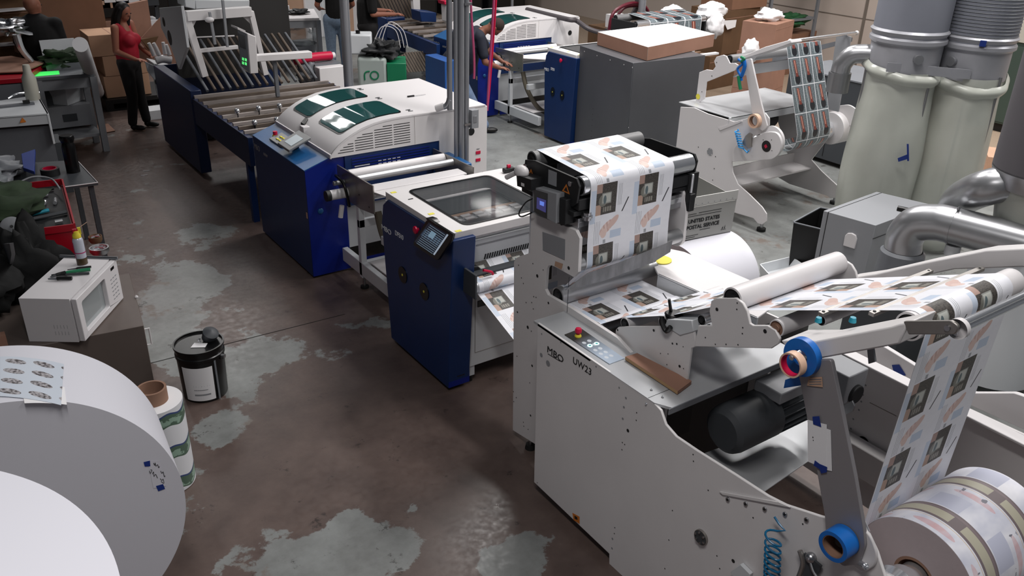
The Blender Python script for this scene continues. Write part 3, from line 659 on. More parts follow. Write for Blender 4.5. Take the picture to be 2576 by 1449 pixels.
# tan and blue rolls at the top
c = px(2.33, 2012, 900)
bt = thing('tape_roll', 'broad blue tape roll behind a tan one at the top of the dancer arm', 'tape', c, 'tape rolls hung on the dancer arm')
MB('blue_tape').ring(c+V((.03, 0, 0)), c+V((.0, 0, 0)), .07, .03, 48).out('tape', bt)
MB('blue_tape').grid(lambda a, t: (c+V((.028+.01*math.sin(3*t), -.03+.0+.09*t-.05*a*(1-t), -.05-.09*t-.02*a+.012*math.sin(6*a))), (a, t)), 6, 8).out('loose_end', bt, solid=.001)
c2 = px(2.28, 1993, 917)
bt = thing('tape_roll', 'thin tan masking tape roll in front of the blue roll', 'tape', c2, 'tape rolls hung on the dancer arm')
MB('tan_tape').ring(c2+V((.02, 0, 0)), c2-V((.012, 0, 0)), .046, .040, 48).out('tape', bt)
MB('magenta_red').ring(c2+V((.018, 0, 0)), c2-V((.010, 0, 0)), .040, .038, 48).out('core', bt)
MB('chrome').cyl(c2+V((.03, 0, .04)), c2-V((.014, 0, -.03)), .009).out('peg', uw)
# notes taped to the arm
XN = 2.352
b = MB('paper').prism(tr('x', XN, [(2032, 1056), (2080, 1068), (2079, 1181), (2033, 1161)]), (-.001, 0, 0)).m('ink').prism(tr('x', XN-.0015, [(2044, 1098), (2046, 1099), (2046, 1102), (2044, 1101)]), (-.0005, 0, 0)).m('ink').prism(tr('x', XN-.0015, [(2045, 1106), (2047, 1107), (2047, 1109), (2045, 1108)]), (-.0005, 0, 0))
nt1 = b.out('paper_note', None, 'white paper note taped on the dancer arm, front one of two', cat='note')
MB('navy_tape').prism(tr('x', XN-.002, [(2044, 1048), (2061, 1047), (2066, 1074), (2046, 1067)]), (-.0008, 0, 0)).out('tape_strip', nt1)
MB('navy_tape').prism(tr('x', XN-.002, [(2050, 1158), (2062, 1167), (2081, 1175), (2080, 1188), (2066, 1191), (2062, 1180), (2047, 1171)]), (-.0008, 0, 0)).out('tape_strip', nt1)
MB('paper').prism(tr('x', XN+.001, [(2070, 1075), (2090, 1082), (2093, 1185), (2072, 1181)]), (-.0008, 0, 0)).out('paper_note', None, 'white paper note peeking out behind the front one on the dancer arm', cat='note')
b = MB('card_light').prism(tr('x', XN, [(2035, 950), (2068, 948), (2070, 974), (2030, 970)]), (-.0008, 0, 0)).m('mid_grey')
for k in range(3): b.prism(tr('x', XN-.001, [(2036, 954+k*6), (2066, 953+k*6), (2066, 955+k*6), (2036, 956+k*6)]), (-.0004, 0, 0))
b.out('specification_label', uw)
# coiled air hose at the bottom
P = [px(XP-.03, 1948, 1300), px(XP-.03, 1960, 1318), px(XP-.03, 1975, 1335)]
c0 = px(XP-.045, 1955, 1336); c1 = px(XP-.045, 1950, 1475); n = 9*14
for i in range(n+1):
    t = i/n; c = c0.lerp(c1, t**.8); a = 2*PI*9*t; P.append(c+V((-.022+.022*math.cos(a), .034*math.sin(a), .0)))
mat('hose_teal', '125e86', .25)
MB('hose_teal').tube(P, .0045, 8, 1).out('air_hose', None, 'coiled dark teal air hose hanging on the white side panel', cat='hose')
# ================================================================ digital finishing unit (blue and white) with the glazed lid
def box_face(b, ax, v, pts): b.prism(tr(ax, v, pts), (0, 0, 0))
glass = mat('smoke_glass', '3c4144', .06, trans=0, alpha=.32, spec=.25)
fin = thing('finishing_machine', 'blue and white machine with a glazed lid and a black tablet', 'machine', (2.95, 4.65, 0))
YF = 4.245
o = tr('x', 2.51, [(1127, 985), (985, 862), (960, 560), (963, 515), (974, 503), (1139, 607)])
b = MB('navy').prism([V((p.x, p.y, max(p.z, .03))) for p in o], (.17, 0, 0)); b.out('blue_side_cover', fin, bevel=.006)
for q in [(1014, 691), (1068, 733)]:
    c = px(2.51, *q); MB('gloss_black').cyl(c, c-V((.006, 0, 0)), .060, n=32).m('pad_yellow').cyl(c-V((.006, 0, 0)), c-V((.008, 0, 0)), .009, n=14).out('round_vent', fin, label='black round vent with a small bright centre')
side_text(fin, 'MBO', 2.51, (960, 575), .052, 'ink_white', 1.0, .0, 1.35); side_text(fin, 'DFS10', 2.51, (994, 590), .050, 'ink_white', .9)
b = MB('cool_white').box((2.68, 4.26, .13), (3.5, 5.04, 1.06)).m('seam')
for x0, x1, z0, z1 in ((2.735, 2.738, .23, .80), (2.735, 3.45, .228, .231), (2.9, 3.45, .79, .793)): b.box((x0, 4.258, z0), (x1, 4.262, z1))
b.m('gloss_black').box((2.755, 4.254, .575), (2.86, 4.262, .62))
b.m('grey_paint').box((2.74, 4.256, 1.02), (3.4, 4.262, 1.03))
b.m('darker')
for k in range(26): b.prism([V((2.80+k*.019, 4.256, .915)), V((2.81+k*.019, 4.256, .915)), V((2.82+k*.019, 4.256, .95)), V((2.81+k*.019, 4.256, .95))], (0, .006, 0))
b.out('white_body', fin, bevel=.003)
for x, y in ((2.69, 4.27), (3.44, 4.27), (2.69, 4.98), (3.44, 4.98)):
    MB('cool_white').box((x, y, .05), (x+.05, y+.05, .2)).m('rubber').cyl((x+.025, y+.025, 0), (x+.025, y+.025, .05), .02).out('leg', fin)
MB('royal').box((2.515, 4.24, .03), (2.68, 4.246, 1.07)).m('navy').box((2.56, 4.236, .84), (2.62, 4.24, .845)).m('darker').box((2.58, 4.236, .10), (2.64, 4.24, .106)).out('blue_end_cover', fin)
# lid with a window opening
lo = rnd(vecs(0, (4.2, 0), (5.11, 0)), 0)
lo = rnd([V((2.525, 4.20, 1.12)), V((3.52, 4.20, 1.12)), V((3.52, 5.11, 1.12)), V((2.525, 5.11, 1.12))], .03)
wi = rnd([V((2.665, 4.27, 1.12)), V((3.33, 4.27, 1.12)), V((3.33, 5.02, 1.12)), V((2.665, 5.02, 1.12))], .06)
lid = MB('white_paint').prism(lo, (0, 0, .055), [wi]).out('lid', fin, bevel=.006)
MB('white_edge').prism([(2.512, 4.25, 1.085), (3.5, 4.25, 1.085), (3.5, 5.08, 1.085), (2.512, 5.08, 1.085)], (0, 0, .035), [[p+V((0, 0, -.035)) for p in wi]]).m('darker').box((2.60, 4.3, 1.086), (2.62, 4.5, 1.1)).out('lid_rim', fin, bevel=.003)
wf = rnd([V((2.655, 4.26, 1.175)), V((3.34, 4.26, 1.175)), V((3.34, 5.03, 1.175)), V((2.655, 5.03, 1.175))], .065)
wf2 = rnd([V((2.672, 4.277, 1.175)), V((3.323, 4.277, 1.175)), V((3.323, 5.013, 1.175)), V((2.672, 5.013, 1.175))], .055)
MB('gloss_black').prism(wf, (0, 0, .005), [wf2]).out('window_seal', lid)
MB('smoke_glass').prism(wf2, (0, 0, .003)).out('window_pane', lid)
b = MB('mid_grey').box((2.67, 4.28, 1.061), (3.32, 5.0, 1.064)).m('card_light').box((2.67, 4.40, 1.064), (3.32, 4.45, 1.09)).box((2.67, 4.62, 1.064), (3.32, 4.66, 1.09)).m('steel').box((2.67, 4.50, 1.07), (3.32, 4.58, 1.10)).m('white_edge')
for k in range(6): b.box((2.72+k*.1, 4.50, 1.10), (2.79+k*.1, 4.535, 1.108)).box((2.72+k*.1, 4.55, 1.10), (2.79+k*.1, 4.59, 1.108))
b.m('dark_grey').box((2.67, 4.70, 1.064), (3.32, 4.98, 1.08)); b.out('tool_bed', fin)
for q in [(990, 484), (1153, 581), (1085, 538)]:
    c = pz(1.176, *q); MB('pad_yellow').box(c-V((.02, .014, 0)), c+V((.02, .014, .001))).out('yellow_sticker', lid)
c = pz(1.176, 1033, 501); MB('darker').box(c-V((.018, .004, 0)), c+V((.018, .004, .003))).out('lid_slot', lid)
c = pz(1.18, 1278, 432); MB('darker').box(c-V((.04, .02, 0)), c+V((.05, .02, .03))).m('magenta_red').box(c+V((-.01, -.01, .03)), c+V((.02, .01, .055))).out('lid_switch', lid, bevel=.004)
# tablet and stop button
tb = thing('tablet_monitor', 'black tablet screen clamped to the blue side of the glazed-lid machine', 'screen', px(2.46, 1085, 610))
XT = 2.45
to = tr('x', XT, [(1071, 556), (1078, 552), (1139, 590), (1136, 603), (1102, 654), (1096, 654), (1040, 617), (1040, 609)])
MB('gloss_black').prism(to, (.02, 0, 0)).out('housing', tb, bevel=.003)
g = G('tablet_screen', .25); c = g.mix(g.f('MULTIPLY', g.band(g.v, .30, .62), g.f('GREATER_THAN', g.fr(g.u, 7), .3)), '141d2a', '36485c')
c = g.mix(g.rect(g.u, g.v, .30, .55, .22, .5), c, '7f9fb4'); c = g.mix(g.f('MULTIPLY', g.f('GREATER_THAN', g.fr(g.v, 12), .8), g.band(g.u, .1, .9)), c, '8ba6bb')
c = g.mix(g.f('GREATER_THAN', g.u, .93), c, 'aab8c8'); g.done(c); g.nt.links.new(c, g.b.inputs['Emission Color']); g.b.inputs['Emission Strength'].default_value = .5
so = tr('x', XT-.001, [(1079, 559), (1128, 591), (1093, 642), (1043, 608)])
MB('tablet_screen').grid(lambda a, t: (so[0].lerp(so[1], a).lerp(so[3].lerp(so[2], a), t), (a, t)), 1, 1).out('screen', tb, solid=.001)
MB('gloss_black').prism(tr('x', XT+.02, [(1071, 548), (1082, 552), (1090, 562), (1080, 566)]), (.05, 0, 0)).out('clamp', tb)
c = px(2.505, 1053, 577); MB('magenta_red').lathe(c, (-1, 0, 0), [(0, 0), (0, .012), (.015, .012), (.018, .026), (.03, .026), (.035, .018), (.036, 0)]).out('emergency_stop', fin)
# infeed: roller, side lever
roller(fin, 2.62, 3.3, (4.10, .82), .038, 'matte_steel')
MB('dark_grey').box((2.62, 4.14, .87), (3.3, 4.26, .88)).out('infeed_plate', fin)
MB('darker').prism(tr('y', 4.20, [(1180, 672), (1204, 670), (1222, 690), (1215, 722), (1200, 720), (1182, 700)]), (0, .04, 0)).out('infeed_clamp', fin, bevel=.006)
MB('gloss_black').tube([py(4.12, *q) for q in [(1215, 700), (1200, 722), (1186, 738)]], .010, 8).m('magenta_red').tube([py(4.10, *q) for q in [(1216, 680), (1235, 684), (1240, 690)]], .009).tube([py(4.10, *q) for q in [(1221, 718), (1228, 730)]], .007, smooth=1).out('clamp_lever', fin)
MB('dark_grey').box((2.60, 4.05, .76), (2.616, 4.26, .93)).out('infeed_cheek', fin, bevel=.003)

# ================================================================ arched-hood die cutting machine
mat('teal_glass', '24504f', .04, spec=.8, coat=.6)
mat('steel_dull', '8e8f90', .45, metal=.6)
PROF = [(2.672, 1.045), (2.677, 1.072), (2.70, 1.10), (2.746, 1.14), (2.81, 1.182), (2.879, 1.218), (2.97, 1.255), (3.077, 1.283), (3.18, 1.297), (3.277, 1.304), (3.45, 1.306)]
def hz(x):
    for (a, za), (b_, zb_) in zip(PROF, PROF[1:]):
        if x <= b_: return za+(zb_-za)*(x-a)/(b_-a)
    return 1.306
def cutter(label):
    Yn, Yf = 6.36, 7.58
    T = thing('die_cutting_machine', label, 'machine', (3.3, 7.0, 0))
    MB('navy').prism([V((2.45, 6.39, .02)), V((2.45, 7.60, .02)), V((2.45, 7.60, .958)), V((2.45, 6.39, .962))], (.2, 0, 0)).out('blue_side_cover', T, bevel=.004)
    MB('navy_top').prism([V((2.45, 6.39, .962)), V((2.45, 7.60, .958)), V((2.70, 7.60, 1.045)), V((2.70, 6.39, 1.045))], (0, 0, .008)).out('blue_sloping_top', T)
    MB('royal').prism([V((2.452, 6.385, .02)), V((2.80, 6.385, .02)), V((2.80, 6.385, 1.05)), V((2.70, 6.385, 1.05)), V((2.452, 6.385, .963))], (0, .01, 0)).out('blue_end_cover', T)
    b = MB('navy').box((2.80, 6.37, .6), (3.70, 6.40, 1.05)).m('royal')
    for k in range(7): b.box((2.86, 6.362, .86+k*.024), (3.6, 6.368, .868+k*.024))
    b.m('white_edge')  # white dashes paint the glints reflected by the louvre
    for k in range(4): b.box((2.88, 6.360, .865+k*.024), (3.02, 6.363, .872+k*.024))
    for k in range(3):
        for j in range(5): b.box((3.10+j*.045, 6.360, .90+k*.026), (3.13+j*.045, 6.363, .907+k*.026))
    b.out('blue_louvre_panel', T)
    body = MB('cool_white').box((2.66, 6.42, .2), (3.7, 7.58, 1.04)).out('body', T)
    # hood shell: near end face with slots, curved top with two windows
    end = [V((x, Yn, z)) for x, z in PROF]+[V((3.70, Yn, 1.306)), V((3.70, Yn, 1.045))]
    b = MB('white_paint').prism(end, (0, .012, 0)).m('darker')
    for k in range(11):
        z = 1.075+k*.021
        for x0, x1 in ((2.74, 2.88), (2.895, 3.06), (3.075, 3.24), (3.255, 3.41)):
            x = x0
            while x < x1 and hz(x) < z+.05: x += .01
            if x1-x > .04: b.box((x, Yn-.002, z), (x1, Yn+.001, z+.0055))
    b.m('seam').box((3.455, Yn-.001, 1.05), (3.457, Yn+.001, 1.30))
    hood = b.out('hood_end_panel', T)
    xs = [p[0] for p in PROF]+[3.7, 4.18]
    b = MB('white_edge')
    out_ = [V((x, 0, hz(x) if x > 2.68 else 1.072)) for x in xs]
    b.prism([V((p.x, Yn-.004, p.z)) for p in out_]+[V((p.x, Yn-.004, p.z-.012)) for p in out_[::-1]], (0, Yf-Yn+.004, 0))
    b.prism([V((2.668, Yn-.002, 1.04)), V((2.668, Yn-.002, 1.075)), V((2.68, Yn-.002, 1.075)), V((2.68, Yn-.002, 1.04))], (0, Yf-Yn, 0))
    hood = b.out('hood', T, ang=25)
    def surf(x0, x1, y0, y1, m, dz, r, name, par):
        q = rnd([V((x0, y0, 0)), V((x1, y0, 0)), V((x1, y1, 0)), V((x0, y1, 0))], r, 6)
        P = []
        for a, b_ in zip(q, q[1:]+q[:1]):
            k = max(1, int((a-b_).length/.03)); P += [a.lerp(b_, i/k) for i in range(k)]
        return [V((p.x, p.y, hz(p.x)+dz)) for p in P]
    def window(x0, x1, y0, y1):
        nx, ny = 18, 8; r = .045
        def f(ex, dz):
            def fn(a, t):
                x = x0-ex+(x1-x0+2*ex)*a; hy = (y1-y0)/2+ex; cy = (y0+y1)/2
                e_ = min(x-(x0-ex), (x1+ex)-x); k = 0
                if e_ < r: k = r-math.sqrt(max(0, r*r-(r-e_)**2))
                return (V((x, cy+(hy-k)*(2*t-1), hz(x)+dz)), (a, t))
            return fn
        fr_ = MB('gloss_black').grid(f(.012, .002), 40, 2).out('window_seal', hood, solid=.003)
        MB('teal_glass').grid(f(0, .006), 40, 2).out('window_pane', hood, solid=.003)
    window(2.83, 3.40, 6.49, 6.94); window(2.82, 3.40, 7.13, 7.49)
    MB('gloss_black').prism([V((2.735, 7.04, 1.135)), V((2.80, 7.10, 1.175)), V((2.79, 7.14, 1.175)), V((2.73, 7.11, 1.14))], (0, 0, .02)).m('white_edge').box((2.70, 6.98, 1.10), (2.77, 7.06, 1.15)).out('hood_handle', hood, bevel=.005)
    for x, y in ((3.46, 7.42), (3.45, 7.02), (3.48, 6.5)):
        MB('steel_dull').box((x-.015, y-.03, 1.306), (x+.025, y-.018, 1.312)).box((x-.015, y+.018, 1.306), (x+.025, y+.03, 1.312)).m('darker').box((x, y-.02, 1.306), (x+.012, y+.02, 1.310)).out('hinge', hood)
    # electrical cabinet on the right
    b = MB('white_paint').box((3.70, 6.36, .12), (3.90, 6.372, 1.296)).box((3.90, 6.36, .10), (4.2, 7.54, 1.292)).m('magenta_red')
    for z in (.79, .86): b.box((4.08, 6.354, z), (4.13, 6.36, z+.03))
    b.m('ink').disc((4.03, 6.359, 1.08), (0, -1, 0), .035, 20).m('grey_paint').box((4.09, 6.355, .905), (4.12, 6.36, .915))
    b.out('electrical_cabinet', T, bevel=.004)
    MB('chrome').tube([(4.13, 6.35, .66), (4.14, 6.33, .69), (4.15, 6.33, .66)], .006).m('white_edge').cyl((4.05, 6.36, .67), (4.05, 6.33, .67), .015).out('hose_coupling', T)
    # control desk on the sloping top
    b = MB('steel_dull').prism([V((2.50, 7.02, .99)), V((2.50, 7.30, .99)), V((2.62, 7.30, 1.03)), V((2.62, 7.02, 1.03))], (0, 0, .012)).m('pad_yellow')
    for i in range(3):
        for j in range(2): b.box((2.53+.035*j, 7.06+.06*i, 1.012+.013*j), (2.55+.035*j, 7.10+.06*i, 1.022+.013*j))
    kp = b.out('key_pad', T, bevel=.003)
    MB('magenta_red').cyl((2.57, 7.33, 1.01), (2.57, 7.33, 1.05), .02).m('yellow').cyl((2.57, 7.33, 1.0), (2.57, 7.33, 1.018), .026).out('emergency_stop', kp)
    b = MB('steel_dull').prism([V((2.46, 6.72, 1.03)), V((2.46, 6.98, 1.03)), V((2.66, 6.98, 1.115)), V((2.66, 6.72, 1.115))], (0, 0, .02))
    sc = b.out('touch_panel', T, bevel=.004)
    mat('panel_glow', '98a2a8', .3, emit=.35)
    MB('panel_glow').prism([V((2.50, 6.77, 1.0685)), V((2.50, 6.92, 1.0685)), V((2.61, 6.92, 1.115)), V((2.61, 6.77, 1.115))], (0, 0, .003)).out('screen', sc)
    MB('gloss_black').box((2.55, 6.85, .99), (2.60, 7.08, 1.045)).out('panel_mount', T, bevel=.004)
    # delivery table towards the next machine
    for x, sgn in ((2.72, 1), (3.63, 1)):
        o = [V((x, y, z)) for y, z in ((6.36, .985), (5.78, .995), (5.70, 1.0), (5.70, .765), (5.94, .73), (6.20, .73), (6.36, .80))]
        b = MB('plate_steel').prism(o, (.012, 0, 0)).m('darker')
        for y, z in ((5.95, .85), (5.78, .80)): b.disc((x, y, z), (-1, 0, 0), .008)
        b.out('table_side_plate', T, bevel=.002)
    roller(T, 2.735, 3.63, (6.17, .945), .045, 'white_edge')
    roller(T, 2.735, 3.63, (6.02, .955), .03, 'matte_steel')
    MB('white_edge').prism([V((2.735, 5.72, .90)), V((2.735, 5.90, .90)), V((2.735, 5.92, .925)), V((2.735, 5.86, .95)), V((2.735, 5.72, .95))], (.85, 0, 0)).out('table_tray', T, bevel=.004)
    MB('chrome').cyl((2.735, 5.82, .86), (3.63, 5.82, .86), .02).out('tie_rod', T)
    MB('white_edge').prism([V((2.735, 5.76, .93)), V((2.735, 5.12, 1.02)), V((3.55, 5.12, 1.02)), V((3.55, 5.76, .93))], (0, 0, .006)).out('sheet_guide', T)
    MB('navy_top').prism([V((3.63, 6.36, .93)), V((3.80, 6.36, .93)), V((3.80, 5.98, .93)), V((3.66, 6.0, .93))], (0, 0, -.2)).out('blue_corner_cover', T, bevel=.01)
    m = MB('white_edge').cyl((2.55, 6.18, .80), (2.72, 6.18, .80), .042).m('darker').cyl((2.53, 6.18, .80), (2.57, 6.18, .80), .045).m('steel_dull').cyl((2.62, 6.22, .88), (2.72, 6.22, .88), .02).out('pneumatic_motor', T, bevel=.004)
    MB('gloss_black').tube([(2.70, 6.3, .90), (2.66, 6.25, .93), (2.66, 6.1, .9), (2.68, 6.06, .72)], .012).m('white_edge').cyl((2.64, 6.12, .72), (2.62, 6.12, .62), .02).out('cable', T)
    # open base frame
    b = MB('cool_white').box((2.72, 5.98, .12), (2.77, 6.03, .73)).box((2.72, 5.55, .55), (3.6, 5.60, .62)).box((2.72, 5.98, .55), (3.6, 6.02, .62)).box((2.72, 5.30, .12), (2.77, 6.36, .24)).box((2.72, 5.98, .10), (3.6, 6.03, .24)).m('white_edge').box((2.78, 5.5, .24), (3.4, 5.95, .25))
    b.out('base_frame', T, bevel=.004)
    MB('steel').cyl((2.745, 6.0, 0), (2.745, 6.0, .12), .012).m('rubber').cyl((2.745, 6.0, 0), (2.745, 6.0, .02), .035).out('levelling_foot', T)
    mat('hose_grey', '5d574b', .7)
    hp = [(2.80, 5.80, .74), (2.82, 5.70, .5), (2.95, 5.55, .25), (3.2, 5.35, .18), (3.3, 5.2, .3)]
    MB('hose_grey').tube(hp, .032, 10).out('extraction_hose', T)
    MB('royal').box((2.82, 6.36, .02), (3.7, 6.37, .10)).out('kick_plate', T)
    for q in [(2.449, 6.63, .57)]: MB('card_light').box((q[0]-.004, 6.40, .55), (q[0], 6.42, .60)).out('latch', T)
    c = V((2.56, 6.384, .60)); MB('navy_top').ball(c, (.026, .014, .026)).out('knob', T)
    return T
M2 = cutter('blue cutting machine with a white arched hood, in the middle of the line')
side_text(M2, 'MBO', 2.45, (640, 372), .07, 'grey_paint', 1.0); side_text(M2, 'cutter', 2.45, (663, 389), .05, 'grey_paint', .9)
FO = V((4.06, 3.72, 0))
M3 = dup(M2, V((3.3, 7.0, 0))+FO, 0, 'far arched-hood cutting machine the man in navy leans over')
# knife lying on the hood
c = V((3.70, 6.93, 1.308)); b = MB('gloss_black').box(c+V((0, -.006, 0)), c+V((.07, .006, .012))).m('chrome').box(c+V((.07, -.003, .002)), c+V((.19, .003, .005)))
b.out('hobby_knife', None, 'thin black-handled knife lying on the white hood', cat='knife')
# far finishing machine behind the grey enclosure
M4 = dup(fin, V((7.21, 8.595, 0)), 0, 'blue machine with two black round vents beside the tall grey enclosure', scale=(1, .66, 1))
# sheet-metal enclosure with the carton on it
mat('enclosure_grey', '5b5c60', .42, metal=.35, var=.08, scale=1.5)
b = MB('enclosure_grey').prism([V((6.83, 8.30, 0)), V((6.70, 7.19, 0)), V((7.78, 7.12, 0)), V((7.95, 8.25, 0))], (0, 0, 1.29)).m('white_edge')
for t in (.1, .35, .6, .85, 1.0): b.disc(V((6.83, 8.30, 1.24)).lerp(V((6.70, 7.19, 1.24)), t), (-1, .12, 0), .008, 8, .003)
b.disc((6.71, 7.19, .55), (0, -1, 0), .008, 8, .003).m('darker')
for k in range(6): b.disc((6.785, 7.92, .60-.07*k), (-1, .12, 0), .006, 6, .003)
b.m('dark_grey').box((6.70, 7.186, .0), (6.712, 7.192, 1.28))
enc = b.out('metal_enclosure', None, 'tall plain grey sheet-metal enclosure carrying a flat carton', cat='enclosure', bevel=.003)
bx = [pz(1.45, *q) for q in [(1504, 80), (1630, 118), (1798, 85), (1690, 58)]]; bx = [V((p.x, p.y, 1.295)) for p in bx]
b = MB('card').prism(bx, (0, 0, .15)).m('paper').prism([p+V((0, 0, .1505)) for p in bx], (0, 0, .004)); b.m('seam').box((bx[1].x-.002, bx[1].y-.004, 1.3), (bx[1].x+.002, bx[1].y, 1.44))
b.out('carton', None, 'flat brown carton with a white top resting on the grey enclosure', cat='box', bevel=.003)
for q in ((7.7, 7.3, 7.95, 8.4),): MB('white_edge').box((7.78, 7.2, 1.26), (8.1, 7.26, 1.28)).out('sheet_rail', None, 'white rail sticking out behind the grey enclosure', cat='rail')
# ================================================================ second unwinder with label web, right of centre
ru = thing('paper_unwinder', 'second white unwinder further back, with a web of small repeated pictures', 'unwinder', (7.2, 5.5, 0))
XN_ = 6.6
o = tr('x', XN_, [(1747, 271), (1780, 286), (1847, 306), (1879, 298), (1905, 284), (1925, 284), (1935, 298), (1935, 315), (1925, 332), (1890, 345), (1850, 372), (1841, 409), (1843, 433), (1856, 463), (1884, 488), (1917, 521), (1928, 538), (1928, 557), (1917, 565), (1906, 562), (1895, 549), (1834, 531)])
o += vecs(XN_, (6.2, .17), (6.3, .3), (6.3, 1.0))
b = MB('white_edge').prism(o, (.014, 0, 0)).m('grey_paint').disc(px(XN_, 1786, 382), (-1, 0, 0), .040, 20).m('white_edge')
for k in range(6): b.disc(px(XN_, 1786+8*math.cos(k), 382+8*math.sin(k)), (-1, 0, 0), .006, 8, .004)
b.m('darker')
for q in [(1812, 322), (1828, 318), (1845, 313), (1862, 308), (1797, 424), (1793, 453), (1757, 370), (1800, 394)]: b.disc(px(XN_, *q), (-1, 0, 0), .006, 8)
b.out('side_panel', ru, bevel=.003)
MB('white_edge').prism(tr('x', XN_-.001, [(1808, 322), (1866, 302), (1868, 306), (1812, 328)]), (-.004, 0, 0)).out('welded_strip', ru)
o = rnd(tr('x', XN_-.03, [(1842, 407), (1843, 385), (1850, 365), (1930, 331), (1955, 333), (1966, 355), (1962, 385), (1944, 401)]), [0, .02, .05, .05, .06, .06, .05, .05])
b = MB('white_edge').prism(o, (.03, 0, 0)).m('gloss_black').disc(px(XN_-.03, 1928, 368), (-1, 0, 0), .055, 28).m('magenta_red').disc(px(XN_-.03, 1927, 368), (-1, 0, 0), .022, 4, .004).m('darker')
for q in [(1891, 367), (1920, 352), (1941, 352), (1942, 379)]: b.disc(px(XN_-.03, *q), (-1, 0, 0), .005, 8)
b.out('chuck_arm', ru, bevel=.003)
fo = tr('x', 7.98, [(1984, 397), (1990, 360), (2030, 350), (2033, 383), (2041, 402), (2066, 430), (2102, 463), (2116, 477), (2114, 497), (2089, 499), (2082, 493), (1986, 463), (1983, 438)])
fo = rnd(fo[:1]+[V((7.98, 6.3, 1.03)), V((7.98, 5.45, 1.03)), V((7.98, 5.32, .85))]+fo[4:12]+[V((7.98, 6.3, .14))], .01, 2)
MB('white_edge').prism(fo, (.014, 0, 0)).out('far_side_plate', ru, bevel=.003)
for q in [(1915, 583, 6.68, 5.09), (0, 0, 8.0, 5.2)]:
    x, y = q[2:]; MB('steel').cyl((x, y, .0), (x, y, .16), .016).m('rubber').cyl((x, y, 0), (x, y, .03), .045).out('levelling_foot', ru)
MB('white_edge').box((6.61, 5.55, .30), (7.98, 5.80, .315)).box((6.61, 5.80, .30), (7.98, 5.815, .42)).out('cross_tray', ru)
MB('inner_dark').box((6.62, 6.2, .3), (7.97, 6.22, 1.0)).out('inner_panel', ru)
MB('desk_metal').prism([V((6.62, 5.62, 1.03)), V((7.98, 5.62, 1.03)), V((7.98, 6.35, 1.03)), V((6.62, 6.35, 1.03))], (0, 0, .012)).m('cool_white').box((6.6, 5.62, .96), (7.98, 5.634, 1.042)).out('desk_top', ru, bevel=.003)
XU = 6.80
o = tr('x', XU, [(1759, 182), (1777, 175), (1793, 177), (1800, 167), (1796, 154), (1802, 143), (1819, 138), (1827, 141), (1836, 159), (1849, 159), (1857, 164), (1849, 177), (1777, 206), (1772, 249), (1749, 264)])
b = MB('white_edge').prism(o, (.014, 0, 0)).m('darker')
for q in [(1803, 157), (1791, 191), (1766, 231)]: b.disc(px(XU, *q), (-1, 0, 0), .006, 8)
b.m('pad_yellow').disc(px(XU, 1756, 243), (-1, 0, 0), .03, 12); b.out('roller_bracket', ru, bevel=.003)
c = px(XU, 1832, 150); roller(ru, XU+.02, 7.9, (c.y, c.z), .045, 'rubber_grey')
c = px(XU, 1850, 185); MB('grey_paint').prism([V((XU+.03, c.y+.05, c.z-.05)), V((7.8, c.y+.05, c.z-.05)), V((7.8, 5.60, c.z+.12)), V((XU+.03, 5.60, c.z+.12))], (0, 0, .01)).out('web_underside_sheet', ru)
o = tr('x', 6.9, [(1856, 146), (1924, 118), (1988, 100), (1991, 108), (1946, 125), (1877, 146), (1870, 156)])
MB('white_edge').prism(o, (.16, 0, 0)).out('wing_arm', ru, bevel=.005)
c = px(7.0, 1991, 103); MB('chrome').cyl((6.98, c.y, c.z), (8.02, c.y, c.z), .016).m('white_edge').ball((6.98, c.y, c.z), .022).ball((8.02, c.y, c.z), .022).out('end_bar', ru)
BAR = c
MB('mid_grey').prism([V((7.9, c.y+.9, 1.35)), V((7.9, c.y-.02, 1.72)), V((7.9, c.y-.02, 1.76)), V((7.9, c.y+.9, 1.42))], (.04, 0, 0)).out('wing_arm', ru)
MB('grey_paint').prism([V((7.86, c.y-.05, c.z-.02)), V((7.86, c.y+.12, c.z-.02)), V((7.86, 5.42, 1.02)), V((7.86, 5.27, 1.02))], (.014, 0, 0)).out('far_dancer_arm', ru)
do = rnd(tr('x', 6.57, [(1875, 150), (1889, 147), (1914, 259), (1930, 318), (1918, 330), (1905, 320), (1892, 284), (1877, 190)]), .015)
MB('white_edge').prism(do, (.02, 0, 0)).out('dancer_arm', ru, bevel=.002)
pc = rnd([V((7.95, 5.42, 1.03)), V((7.95, 5.22, 1.10)), V((7.95, 5.08, 1.05)), V((7.95, 5.1, .9)), V((7.95, 5.4, .85))], .05)
MB('white_edge').prism(pc, (.02, 0, 0)).out('pivot_plate', ru, bevel=.003)
RC2 = V((0, 5.33, .83)); RR2 = .135
MB('white_edge').cyl((6.92, RC2.y, RC2.z), (6.95, RC2.y, RC2.z), .15, n=40).m('chrome').lathe((6.62, RC2.y, RC2.z), (1, 0, 0), [(0, .05), (.05, .09), (.09, .09), (.12, .06), (.3, .075), (.3, 0)]).out('chuck', ru)
MB('chrome').lathe((7.70, RC2.y, RC2.z), (1, 0, 0), [(0, .06), (.03, .10), (.1, .10), (.12, .05), (.2, .05)]).m('white_edge').lathe((7.86, RC2.y, RC2.z), (1, 0, 0), [(0, 0), (0, .17), (.2, .17), (.22, .14), (.22, 0)], 40).out('chuck', ru, bevel=.003)
g = G('picture_labels', .3, .5); u = g.fr(g.u, 3); v = g.fr(g.v); nf = g.noise(30, 3)
c = g.mix(ramp_(g, nf, .3, .7), '4c565c', '7f8a8f')
c = g.mix(g.ell(u, v, .62, .78, .22, .17), c, '22272d')
t = g.f('ADD', u, g.f('MULTIPLY', v, -.18))
c = g.mix(g.f('MULTIPLY', g.band(t, .38, .60), g.band(v, .08, .68)), c, '7d4038')
